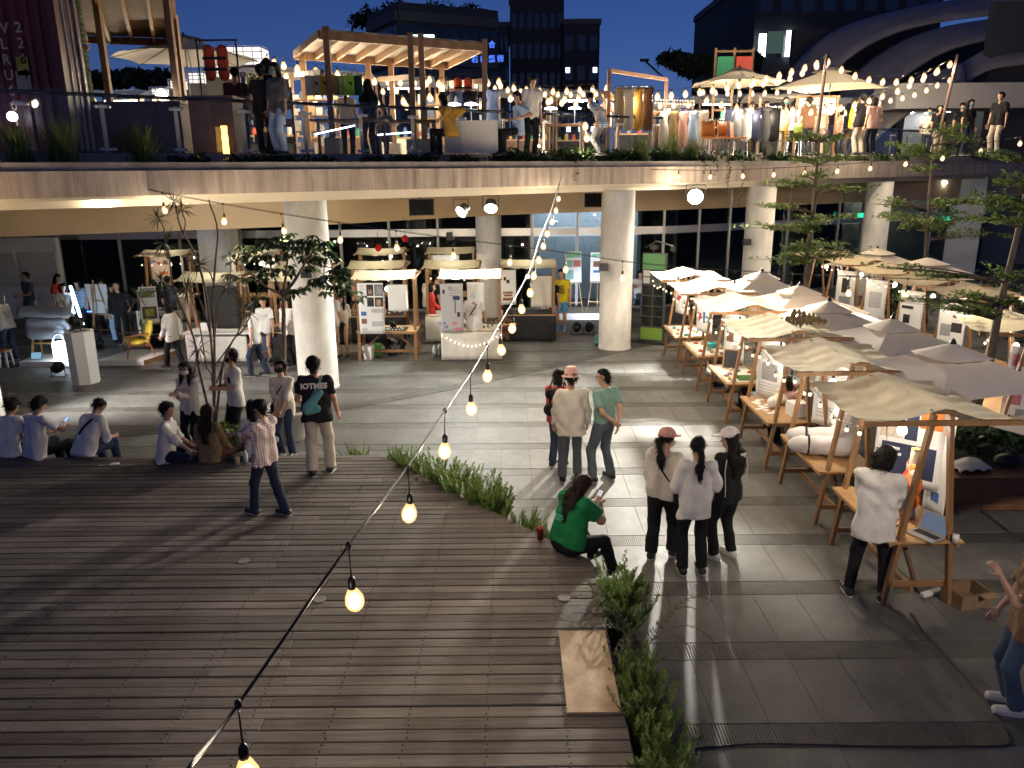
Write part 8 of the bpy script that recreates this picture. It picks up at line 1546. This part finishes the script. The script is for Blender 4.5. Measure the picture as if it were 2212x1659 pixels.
# seated on the back edge of the deck, legs over the edge, backs to us
i = person('woman with low bun in white shirt seated at the left end of the deck edge', at_(22, 985, DZ), -5, 1.62, 'white', 'black', 'bun', sex='f', lean=14, head=(-25, 18), res=HI, handL=(-0.1, 0.33, 0.25), handR=(0.1, 0.33, 0.25), seed=3, **SITE)
i = person('man in white shirt seated on the deck edge looking at a blue lit phone', at_(80, 988, DZ), -28, 1.74, 'white', 'black', 'short', lean=10, head=(-22, 14), res=HI, handL=(-0.1, 0.3, 0.3), handR=(0.12, 0.42, 0.42), poleA=((-1, -0.4, -0.3), (1, -0.2, -0.4)), seed=4, **SITE)
held(i, 'R', 'mobile_phone', 'phone with blue lit screen held by the man seated on the deck edge', 'phone', emit=emat('phone_blue', (0.25, 0.45, 1.0), 1.6))
i = person('man in white shirt with dark shoulder strap hunched on the deck edge', at_(185, 985, DZ), -20, 1.70, 'white', 'jeans', 'short', lean=30, head=(5, 25), res=HI, handL=(-0.12, 0.40, 0.18), handR=(0.16, 0.45, 0.2), sleeve='elbow', seed=5, **SITE); strap(i, 1, F_['black'], wdt=0.05)
# cross-legged group
XL = dict(hz=0.12, footL=(0.12, 0.28, 0.07), footR=(-0.12, 0.36, 0.07), poleK=((-1, 0.25, 0.15), (1, 0.25, 0.15)))
i = person('young man in white shirt sitting cross-legged facing right on the deck', at_(362, 995, DZ), -82, 1.66, 'white', 'navy', 'short', lean=8, head=(-5, -12), res=HI, handL=(-0.15, 0.35, 0.18), handR=(0.12, 0.40, 0.16), sleeve='elbow', fat=1.1, seed=6, **XL)
i = person('long haired woman in khaki top sitting on the deck with her back to us', at_(455, 1000, DZ), -8, 1.58, 'khaki', 'brown', 'long', HAIRB, sex='f', lean=6, head=(10, 4), res=HI, sleeve='elbow', handL=(-0.2, 0.3, 0.15), handR=(0.25, 0.28, 0.14), seed=7, **XL)
i = person('dark haired woman in white lace top sitting at the deck edge behind the plaid boy', at_(556, 985, DZ), 18, 1.55, 'cream', 'grey', 'side', sex='f', lean=8, head=(25, 5), res=HI, sleeve='long', handL=(-0.15, 0.3, 0.15), handR=(0.15, 0.3, 0.14), seed=8, wr=0.012, **XL)
# standing behind them on the plaza
i = person('masked woman with glasses in pale pink shirt, hands together, standing by the spiky plant', at_(424, 985), 165, 1.60, 'cream', 'black', 'side', sex='f', mask='white', glasses=True, res=HI, sleeve='long', handL=(0.03, 0.24, 1.20), handR=(0.02, 0.27, 1.27), head=(15, -5), seed=9)
text('', 0.1, Matrix(), M_BLACK, i['t']) if False else None
i = person('man in white T-shirt with black mask and chest pocket standing beside the seated group', at_(521, 972), 130, 1.74, 'white', 'black', 'short', mask='black', res=HI, bl='knee', handL=(-0.02, 0.28, 1.12), handR=(0.06, 0.30, 1.14), head=(-12, -12), seed=10)
b = MB(); b.box((0, 0, 0), (0.09, 0.012, 0.10)); o = b.build('chest_pocket', F_['black'], i['t']); o.location = (-0.07, 0.108, 1.27); o.rotation_euler = (R(-8), 0, 0)
i = person('woman with black mask in cream shirt standing before the big white pot', at_(622, 984), 172, 1.62, 'cream', 'jeans', 'bun', sex='f', mask='black', res=HI, sleeve='elbow', handL=(-0.03, 0.2, 0.86), handR=(0.05, 0.2, 0.85), head=(-5, -15), seed=11, hem=-0.16); strap(i, -1, F_['black'], F_['black'])
i = person('man in black IOTMES T-shirt with teal sling bag standing on the deck', at_(695, 1024, DZ), 8, 1.72, 'black', 'beige', 'short', res=HI, bl='wide', handL=(-0.2, 0.24, 0.98), handR=(0.27, 0.12, 0.86), footL=(-0.12, -0.04, 0.085), footR=(0.12, 0.06, 0.085), head=(12, -18), seed=12, ftL=15, ftR=-15)
text('IOTMES', 0.105, facing((-0.0, -0.118, 1.335), (0, -1, 0.1)), mat('shirt_print', (0.6, 0.58, 0.54), 0.8), i['t'], 'shirt_lettering', ext=0.012, bold=0.004); text('__', 0.08, facing((0.0, -0.112, 1.215), (0, -1, 0.05)), mat('shirt_print', (0.6, 0.58, 0.54)), i['t'], 'shirt_lettering', ext=0.010, bold=0.004)
strap(i, 1, F_['teal'], wdt=0.05); V, Q = surf([cap((-0.10, -0.15, 1.05), (0.08, -0.15, 1.25), 0.075, 0.05, fl=(A3(0, 1, 0), 0.55)), cap((-0.10, -0.15, 1.0), (0.02, -0.15, 1.02), 0.07, 0.06, fl=(A3(0, 1, 0), 0.55))], 0.014); o = link('sling_bag', np_mesh('sling', V, Q, F_['teal'], True), i['t'])
held(i, 'L', 'tablet', 'dark tablet held by the man in the black T-shirt', 'tablet', emit=M_BLACK)
i = person('boy in red plaid shirt walking across the deck with arms stretched out', at_(583, 1112, DZ), 62, 1.50, 'plaid', 'navy', 'short', res=HI, lean=-4, sleeve='elbow', handL=(-0.12, 0.50, 1.16), handR=(0.08, 0.46, 1.02), footL=(-0.08, 0.20, 0.085), footR=(0.10, -0.22, 0.085), poleA=((-0.3, 0, -1), (0.3, 0, -1)), head=(0, 5), seed=13, bl='long')
# trio in the middle
i = person('woman with black bob in coral top with black backpack, behind the man in the hat', at_(1205, 1008), -25, 1.58, 'coral', 'jeans', 'bob', sex='f', res=HI, mask='white', sleeve='elbow', handL=(-0.1, 0.22, 0.95), handR=(0.14, 0.2, 0.93), head=(-50, 0), seed=14)
V, Q = surf([cap((-0.07, -0.19, 1.0), (0.07, -0.19, 1.0), 0.10, fl=(A3(0, 1, 0), 0.7)), cap((-0.06, -0.18, 1.25), (0.06, -0.18, 1.25), 0.09, fl=(A3(0, 1, 0), 0.7))], 0.02); link('backpack', np_mesh('backpack', V, Q, F_['black'], True), i['t']); b = MB()
for sx in (-1, 1): b.tube([(sx*0.08, -0.14, 1.0), (sx*0.11, -0.12, 1.3), (sx*0.10, 0.0, 1.42), (sx*0.10, 0.10, 1.28), (sx*0.10, 0.0, 1.02)], 0.012, 6)
b.build('strap', F_['black'], i['t'])
i = person('man in pale pink shirt and tan bucket hat standing with his back to us', at_(1232, 1036), 4, 1.70, 'cream', 'grey', 'short', cap_m='bucket', res=HI, sleeve='long', fat=1.12, armw=1.15, hem=-0.17, handL=(-0.24, 0.10, 0.84), handR=(0.26, 0.08, 0.86), poleA=((-1, -0.5, 0), (1, -0.5, 0)), seed=15, footL=(-0.13, -0.05, 0.085), footR=(0.12, 0.05, 0.085))
i = person('man in sage green polo and glasses with hands clasped behind his back', at_(1302, 1038), 38, 1.73, 'sage', 'slate', 'short', res=HI, glasses=True, handL=(-0.02, -0.23, 0.98), handR=(0.05, -0.24, 0.93), poleA=((-1, -0.3, -0.2), (1, -0.3, -0.2)), tuck=1, head=(35, 0), seed=16, footL=(-0.16, 0.06, 0.085), footR=(0.15, -0.02, 0.085), ftL=25, ftR=-10, fat=1.08)
# three women
i = person('woman in pink cap with ponytail, cream cardigan and small black bag', at_(1425, 1203), -22, 1.62, 'cream', 'black', 'pony', sex='f', cap_m=fab('cap_pink', (0.60, 0.30, 0.24)), mask='white', res=HI, sleeve='long', fat=1.15, armw=1.2, bl='wide', handL=(-0.1, 0.25, 1.0), handR=(0.12, 0.24, 1.0), head=(-38, 4), seed=17, hem=-0.06, footL=(-0.1, -0.06, 0.085), footR=(0.14, 0.12, 0.085)); strap(i, -1, F_['black'], F_['black'])
i = person('woman with long ponytail in loose white T-shirt and black trousers, back to us', at_(1493, 1238), 2, 1.66, 'white', 'black', 'pony', sex='f', res=HI, sleeve='elbow', fat=1.05, armw=1.15, hem=-0.17, handL=(-0.16, 0.26, 1.0), handR=(0.2, 0.26, 1.0), head=(0, 2), seed=18, footL=(-0.11, 0, 0.085), footR=(0.12, 0.0, 0.085))
i = person('woman in white cap, black track jacket and white trainers', at_(1562, 1206), 30, 1.63, 'black', 'black', 'long', sex='f', cap_m=fab('cap_white', (0.66, 0.60, 0.58)), shoes='white', res=HI, sleeve='long', fat=1.12, armw=1.25, handL=(-0.14, 0.28, 1.02), handR=(0.10, 0.26, 0.98), head=(42, 0), seed=19, footL=(-0.12, 0.05, 0.085), footR=(0.13, 0.0, 0.085), ftL=20)
b = MB(); pw = mat('white_piping', (0.6, 0.58, 0.55), 0.7); b.tube([(0.16, -0.10, 1.40), (0.19, -0.115, 1.25), (0.17, -0.12, 1.05), (0.16, -0.115, 0.92)], 0.006, 5); b.tube([(-0.16, -0.10, 1.40), (-0.19, -0.115, 1.25), (-0.17, -0.12, 1.05), (-0.16, -0.115, 0.92)], 0.006, 5); o = b.build('piping', pw, i['t']); o.scale = (i['s'],)*3
b = MB(); b.box((0.09, -0.118, 1.36), (0.09, 0.01, 0.05)); b.build('logo_patch', mat('patch', (0.45, 0.42, 0.36), 0.8), i['t'])
# woman in green on the deck corner
i = person('heavy woman in green T-shirt with long hair sitting on the deck corner with a phone', at_(1225, 1192, DZ), -52, 1.66, 'green', 'black', 'long', HAIRB, sex='f', res=HI, fat=1.42, armw=1.4, lean=14, head=(-14, 22), handL=(-0.02, 0.42, 0.50), handR=(0.07, 0.44, 0.52), poleA=((-0.8, 0.2, -1), (0.8, 0.2, -1)), hz=0.14, footL=(-0.2, 0.62, -0.28), footR=(0.2, 0.55, -0.30), poleK=((-0.3, 0.6, 1), (0.3, 0.6, 1)), seed=20, hem=-0.03)
b = MB(); c0 = i['neck']-i['up']*0.24-i['fw']*(i['w1']*0.80+0.004)-i['rt']*0.07
for k in range(14): b.ball(tuple(c0+i['rt']*(-0.05+0.026*(k % 5)+0.012*(k//5 % 2))-i['up']*0.026*(k//5)), 0.013, 6, 4, (1, 0.6, 1))
o = b.build('shirt_print', mat('mint_print', (0.08, 0.5, 0.36), 0.7), i['t']); o.scale = (i['s'],)*3
held(i, 'R', 'mobile_phone', 'phone with a bright screen held by the green shirt woman', 'phone', emit=emat('phone_photo', (0.8, 0.72, 0.75), 0.9))
# man at the nearest stall, boy at the right edge
i = person('man in white shirt and black trousers bending over the nearest stall table', at_(1868, 1292), -32, 1.74, 'white', 'black', 'bob', res=HI, sleeve='elbow', lean=8, head=(-15, 30), hem=-0.2, armw=1.15, handL=(-0.14, 0.34, 0.92), handR=(0.24, 0.30, 0.86), bl='slim', footL=(-0.17, 0.0, 0.085), footR=(0.16, 0.05, 0.085), seed=21, ftL=30)
i = person('boy in tan T-shirt and ripped jeans raising his hand at the right edge', at_(2184, 1530), 75, 1.62, fab('tan_tee', (0.20, 0.12, 0.07)), fab('blue_jeans', (0.06, 0.09, 0.15)), 'short', shoes='white', res=HI, sleeve='short', handL=(-0.08, 0.30, 1.36), handR=(0.22, 0.16, 0.88), poleA=((-0.3, 0.1, -1), (0.5, -1, -0.2)), seed=22, fat=1.08)
# ---------------- people at the left display area ----------------
P_ = lambda lab, u, v, yaw, H, top, bot, hair='short', hm=None, **k: person(lab, at_(u, v), yaw, H, top, bot, hair, hm, res=k.pop('res', MID), group=None, **k)
P_('man in white T-shirt leaning at the left edge behind the data poster', 28, 778, 60, 1.72, 'white', 'jeans', lean=26, head=(0, 25), handL=(-0.1, 0.35, 0.95), handR=(0.1, 0.35, 0.95), seed=31)
P_('man in grey T-shirt holding a blue phone before the white partition', 76, 716, 150, 1.76, 'slate', 'black', handL=(-0.05, 0.28, 1.08), head=(5, -10), seed=32)
P_('person in white T-shirt standing behind the black table', 155, 735, 200, 1.60, 'white', 'brown', 'bob', lean=6, handL=(-0.12, 0.26, 0.92), handR=(0.12, 0.26, 0.92), head=(0, -12), seed=33)
P_('woman with very long black hair turned away by the white partition', 142, 716, 250, 1.70, 'red', 'black', 'long', sex='f', seed=34)
P_('person with fringe in grey stripes behind the blue light tube', 184, 724, 180, 1.62, 'stripe', 'black', 'bob', sex='f', seed=35)
P_('person in black cap behind the white easel board', 236, 722, 180, 1.64, 'white', 'black', cap_m='black', sex='f', seed=36)
P_('woman in loose white top with long hair right of the easel', 258, 738, 195, 1.62, 'white', 'lblue', 'side', sex='f', sleeve='elbow', shoes='plain', seed=37, hem=-0.2)
P_('man in black shirt with hand on hip right of the easel', 270, 742, 200, 1.72, 'black', 'black', lean=8, sleeve='long', handL=(-0.26, 0.02, 0.98), poleA=((-1, -0.3, 0), (0.5, -1, -0.2)), head=(-15, -10), seed=38)
P_('woman in black top and white shorts seen from behind at the back left stall', 346, 728, 5, 1.62, 'black', 'white', 'long', HAIRB, sex='f', bl='shorts', seed=39)
P_('person with grey backpack at the back left stall', 375, 722, 0, 1.68, 'grey', 'navy', seed=40)
P_('woman in pale top half hidden at the back left stall', 325, 722, 20, 1.58, 'cream', 'brown', 'long', sex='f', seed=41)
P_('girl in white blouse walking left past the plinth', 381, 797, 70, 1.60, 'white', 'black', 'bob', sex='f', sleeve='long', hem=-0.16, footL=(-0.05, 0.24, 0.085), footR=(0.06, -0.20, 0.085), handL=(-0.2, 0.16, 0.88), handR=(0.2, -0.1, 0.86), seed=42)
P_('girl in white seated behind the folding table', 520, 768, 190, 1.55, 'lblue', 'brown', 'side', sex='f', hz=0.46, footL=(-0.12, 0.4, 0.085), footR=(0.12, 0.4, 0.085), handL=(-0.1, 0.3, 0.8), handR=(0.12, 0.3, 0.8), head=(10, -10), seed=43)
P_('woman in cream with long hair seated at the folding table', 566, 768, 100, 1.60, 'cream', 'black', 'long', sex='f', hz=0.46, sleeve='long', footL=(-0.12, 0.4, 0.085), footR=(0.12, 0.4, 0.085), handL=(-0.1, 0.32, 0.82), seed=44)
P_('person in white T-shirt and dark jeans walking left behind the leafy tree', 559, 812, 95, 1.68, 'white', 'navy', 'short', sex='f', footL=(-0.06, 0.16, 0.085), footR=(0.06, -0.2, 0.085), lean=4, head=(10, -15), seed=45)
P_('girl with headband in white T-shirt and long blue skirt', 580, 782, 170, 1.60, 'white', 'jeans', 'pony', sex='f', skirt=0.35, head=(30, -15), seed=46)
P_('man in patterned white shirt with crossed arms left of the nearest column', 628, 790, 150, 1.68, 'white', 'black', handL=(0.1, 0.22, 1.05), handR=(-0.08, 0.24, 1.0), seed=47, bl='wide')
P_('man in white T-shirt half hidden behind the nearest column', 719, 775, 10, 1.75, 'white', 'beige', seed=48)
P_('woman with wavy hair in cream blouse, lanyard and long black skirt', 744, 772, 178, 1.60, 'cream', 'black', 'side', sex='f', tuck=1, skirt=0.38, sleeve='elbow', seed=49, handL=(-0.08, -0.15, 0.9), handR=(0.08, -0.15, 0.9))
P_('man in white shirt standing between the middle row stalls', 722, 722, 190, 1.74, 'white', 'black', seed=50, glasses=True)
i = P_('girl with top bun crouching behind the black mat table', 857, 762, 180, 1.58, 'white', 'black', 'topbun', sex='f', hz=0.34, lean=38, head=(0, 25), footL=(-0.16, 0.12, 0.085), footR=(0.16, 0.12, 0.085), poleK=((-0.5, 1, 0.6), (0.5, 1, 0.6)), handL=(-0.06, 0.36, 0.5), handR=(0.06, 0.36, 0.5), seed=51)
P_('person in blue floral top hidden behind the hand photo poster', 818, 740, 170, 1.66, 'lblue', 'black', seed=52, sex='f')
P_('woman in red shirt standing at the middle row stalls', 936, 735, -80, 1.58, 'red', 'grey', 'bob', sex='f', mask='pink', sleeve='long', handL=(-0.12, 0.26, 0.95), handR=(0.12, 0.26, 0.95), seed=53)
P_('man in dark shirt and glasses behind the woman in red', 946, 722, -70, 1.72, 'black', 'black', glasses=True, seed=54)
P_('man in white T-shirt with backpack at the left of the red shirt group', 926, 720, -60, 1.70, 'white', 'black', seed=55)
P_('person in white bending down behind the grey product poster', 966, 765, -40, 1.62, 'white', 'black', lean=50, head=(0, 10), handL=(-0.1, 0.4, 0.75), handR=(0.1, 0.4, 0.75), seed=56, sex='f')
i = P_('man in black cap, white printed T-shirt and crossbody strap at the white tablecloth stall', 1025, 777, -4, 1.74, 'white', 'grey', cap_m='black', hem=-0.18, armw=1.1, handL=(-0.22, 0.24, 0.95), handR=(0.26, 0.30, 0.95), head=(-8, 14), seed=57, shoes='black', bl='wide', res=HI); strap(i, 1, F_['black'], wdt=0.04)
b = MB(); pr = mat('faint_print', (0.30, 0.30, 0.30), 0.8)
for k in range(6): b.box((0.0, -0.118, 1.36-0.04*k), (0.2-0.02*(k % 3), 0.006, 0.010))
b.build('shirt_print', pr, i['t'])
P_('girl in brown dress seated at the right end of the white tablecloth stall', 1088, 757, 120, 1.55, 'brown', 'brown', 'bob', sex='f', hz=0.46, footL=(-0.1, 0.35, 0.085), footR=(0.1, 0.35, 0.085), head=(0, -5), seed=58)
i = P_('man in yellow T-shirt with black sleeves and flame patterned shorts', 1212, 712, 172, 1.76, 'yellow', fab('flame_shorts', (0.10, 0.30, 0.55)), bl='knee', shoes='blue', seed=59, res=HI)
for k, ln_ in enumerate(('I LIKE', 'EVEN', 'MORE')): text(ln_, 0.085, facing((0.0, 0.135, 1.30-0.085*k), (0, 1, 0.05)), M_BLACK, i['t'], 'shirt_lettering', ext=0.012)
P_('person in black skirt and brown boots behind the plain cream sheet', 1190, 716, 185, 1.62, 'black', 'black', 'bob', sex='f', skirt=0.45, seed=60)
P_('man in white T-shirt sitting behind the green display tower', 1380, 668, 200, 1.70, 'white', 'jeans', hz=0.5, footL=(-0.12, 0.4, 0.085), footR=(0.12, 0.4, 0.085), handL=(-0.1, 0.3, 0.75), seed=61)
# people in the right stalls
person('person in pink top sitting inside the third stall', rs(2, 0.55, 0.55, 0), 95, 1.60, 'pink', 'black', 'bob', sex='f', res=MID, hz=0.46, footL=(-0.12, 0.4, 0.085), footR=(0.12, 0.4, 0.085), lean=20, seed=62)
person('person in white sitting inside the fourth stall', rs(3, 0.6, 0.2, 0), 95, 1.62, 'white', 'black', 'bob', sex='f', res=MID, hz=0.46, footL=(-0.12, 0.4, 0.085), footR=(0.12, 0.4, 0.085), lean=12, seed=63)
person('person in white tending the fifth stall', rs(4, 0.6, -0.3, 0), 95, 1.62, 'white', 'grey', res=MID, hz=0.46, footL=(-0.12, 0.4, 0.085), footR=(0.12, 0.4, 0.085), lean=12, seed=64)
person('long haired girl in cream sweater sitting in the rear right row', G(1905, 705), 60, 1.62, 'cream', 'black', 'long', sex='f', res=MID, hz=0.5, footL=(-0.12, 0.4, 0.085), footR=(0.12, 0.4, 0.085), sleeve='long', head=(15, -10), cap_m='black', seed=65)
small('bucket', 'white bucket on the floor below the long haired girl', 'bucket', G(1895, 722), MB().lathe((0, 0, 0), [(0.17, 0), (0.22, 0.32), (0.23, 0.33)], 18), M_WHITE)
# ---------------- people on the terrace ----------------
def TP(lab, u, Y, yaw, H, top, bot, hair='short', **k):
    p = PY(u, 300, Y); return person(lab, (p.x, Y, TZ), yaw, H, top, bot, hair, res=k.pop('res', LO), **k)
TP('man in black cap at the terrace glass left of the jeans woman', 575, 15.9, 20, 1.62, 'black', 'black', cap_m='black', seed=71, res=MID); TP('dark haired visitor in the middle of the pair at the terrace glass', 588, 16.3, -30, 1.78, 'black', 'navy', 'bob', seed=72, res=MID); TP('woman in pale shirt and blue jeans beside the dark pair at the terrace glass', 606, 15.7, 150, 1.64, 'grey', 'lblue', 'long', sex='f', sleeve='elbow', mask='teal', seed=73, res=MID); TP('person in dark clothes behind the lantern block', 520, 16.6, 0, 1.66, 'brown', 'black', seed=74)
TP('person in white with dark plait at the pergola counter', 752, 19.5, 5, 1.6, 'white', 'black', 'pony', sex='f', seed=75); TP('dark dressed person under the pergola right of the plait', 800, 19.2, 40, 1.7, 'black', 'black', 'long', sex='f', seed=76); TP('seated dark haired diner under the pergola', 830, 20.0, 180, 1.6, 'grey', 'black', 'bob', hz=0.5, footL=(-0.1, 0.4, 0.085), footR=(0.1, 0.4, 0.085), seed=77); TP('hooded person in ochre jacket sitting before the lit white table', 975, 17.6, 60, 1.66, 'ochre', 'black', 'bob', lean=15, hz=0.5, sleeve='long', footL=(-0.12, 0.4, 0.085), footR=(0.12, 0.4, 0.085), seed=78)
TP('man in pale blue shirt with dark strap sitting at the cold lit table', 1120, 18.7, 110, 1.72, 'lblue', 'black', hz=0.55, footL=(-0.12, 0.4, 0.085), footR=(0.12, 0.4, 0.085), seed=79, res=MID); TP('person in white T-shirt leaning beside the pale blue shirt man', 1146, 19.0, 200, 1.72, 'white', 'black', seed=80, lean=10); TP('person in wavy striped top bending at the right glass panels', 1300, 19.9, 60, 1.64, 'stripe', 'grey', lean=30, hz=0.8, seed=81, sex='f'); TP('musician in peach top playing a small guitar behind the dense bulbs', 1308, 22.4, 120, 1.66, 'pink', 'black', 'bob', handL=(-0.25, 0.25, 1.25), seed=82)
gt_ = thing('small_guitar', 'small wooden guitar held by the musician', 'guitar', PY(1312, 205, 22.0)); V, Q = surf([cap((0, 0, 0), (0.12, 0, -0.06), 0.13, 0.10, fl=(A3(0, 1, 0), 0.35))], 0.03); link('guitar_body', np_mesh('gb', V, Q, M_PINE, True), gt_); MB().bar((-0.05, 0, 0.02), (-0.45, 0, 0.22), 0.05, 0.03).build('neck', M_DWOOD, gt_)
k = 0
for u, Y, yaw, top, hr, lab in ((1620, 26.0, 170, 'navy', 'short', 'man in navy at the counter under the beige umbrella'), (1650, 26.4, 190, 'brown', 'bob', 'person in brown right of the man in navy'), (1690, 25.6, 200, 'cream', 'side', 'masked woman in cream with dark hair before the string of bulbs'), (1718, 25.3, 150, 'lblue', 'short', 'person in pale blue shirt before the cloth sign'), (1742, 24.9, 10, 'brown', 'short', 'man in maroon jacket with his back to us below the cloth sign'), (1768, 25.4, 0, 'beige', 'bob', 'person in beige below the cloth sign'), (1812, 25.8, 60, 'pink', 'bob', 'child in pink right of the dark pole'), (1838, 25.2, 250, 'yellow', 'short', 'person in yellow looking down at a lit stall'), (1856, 24.6, 10, 'black', 'short', 'man in black with his back to us beside the yellow shirt'), (1882, 24.2, 5, 'pink', 'bob', 'person in pale pink shirt with her back to us'), (2000, 30.0, 170, 'white', 'short', 'masked person at the lit doorway, left one'), (2022, 29.5, 180, 'black', 'bob', 'dark haired person at the lit doorway, right one'), (2070, 27.0, 175, 'black', 'short', 'tall man in black T-shirt with green mask at the lit doorway'), (2086, 26.4, 190, 'black', 'bob', 'shorter masked person beside the tall man in black'), (2150, 24.5, 120, 'black', 'short', 'man in black standing at the far right of the terrace')):
    TP(lab, u, Y, yaw, 1.45 if 'child' in lab else 1.70+0.06*((k % 3)-1), top, ['black', 'navy', 'beige'][k % 3], hr, seed=100+k, mask='teal' if 'mask' in lab else None, sex='f' if hr in ('bob', 'side') else 'm'); k += 1
for k, (u, Y, c_) in enumerate(((1540, 21.6, (0.5, 0.16, 0.02)), (1575, 21.9, (0.5, 0.16, 0.02)), (1598, 22.1, (0.5, 0.16, 0.02)), (1715, 23.2, (0.4, 0.2, 0.02)), (1740, 23.4, (0.22, 0.35, 0.04)))):
    p = PY(u, 300, Y); t = thing('moulded_chair', ['first orange chair from the left behind the glass', 'second orange chair behind the glass', 'third orange chair behind the glass', 'ochre chair behind the grass tufts', 'lime green chair behind the grass tufts'][k], 'chair', (p.x, Y, TZ), R(200+20*k), 'coloured chairs on the terrace'); m = mat('chair_%d' % k, c_, 0.5)
    MB().sheet(lambda a, b_: (0.42*(a-0.5), 0.2-0.42*min(1, b_*2)+(-0.08*(b_-0.5) if b_ > 0.5 else 0), 0.44+max(0, b_-0.5)*0.85+0.06*abs(a-0.5)), 6, 8, 0.015).build('shell', m, t, smooth=True)
    for sx in (-0.17, 0.17):
        for sy in (-0.18, 0.16): MB().bar((sx*1.15, sy*1.15, 0), (sx, sy, 0.43), 0.025).build('leg', M_STEEL, t)
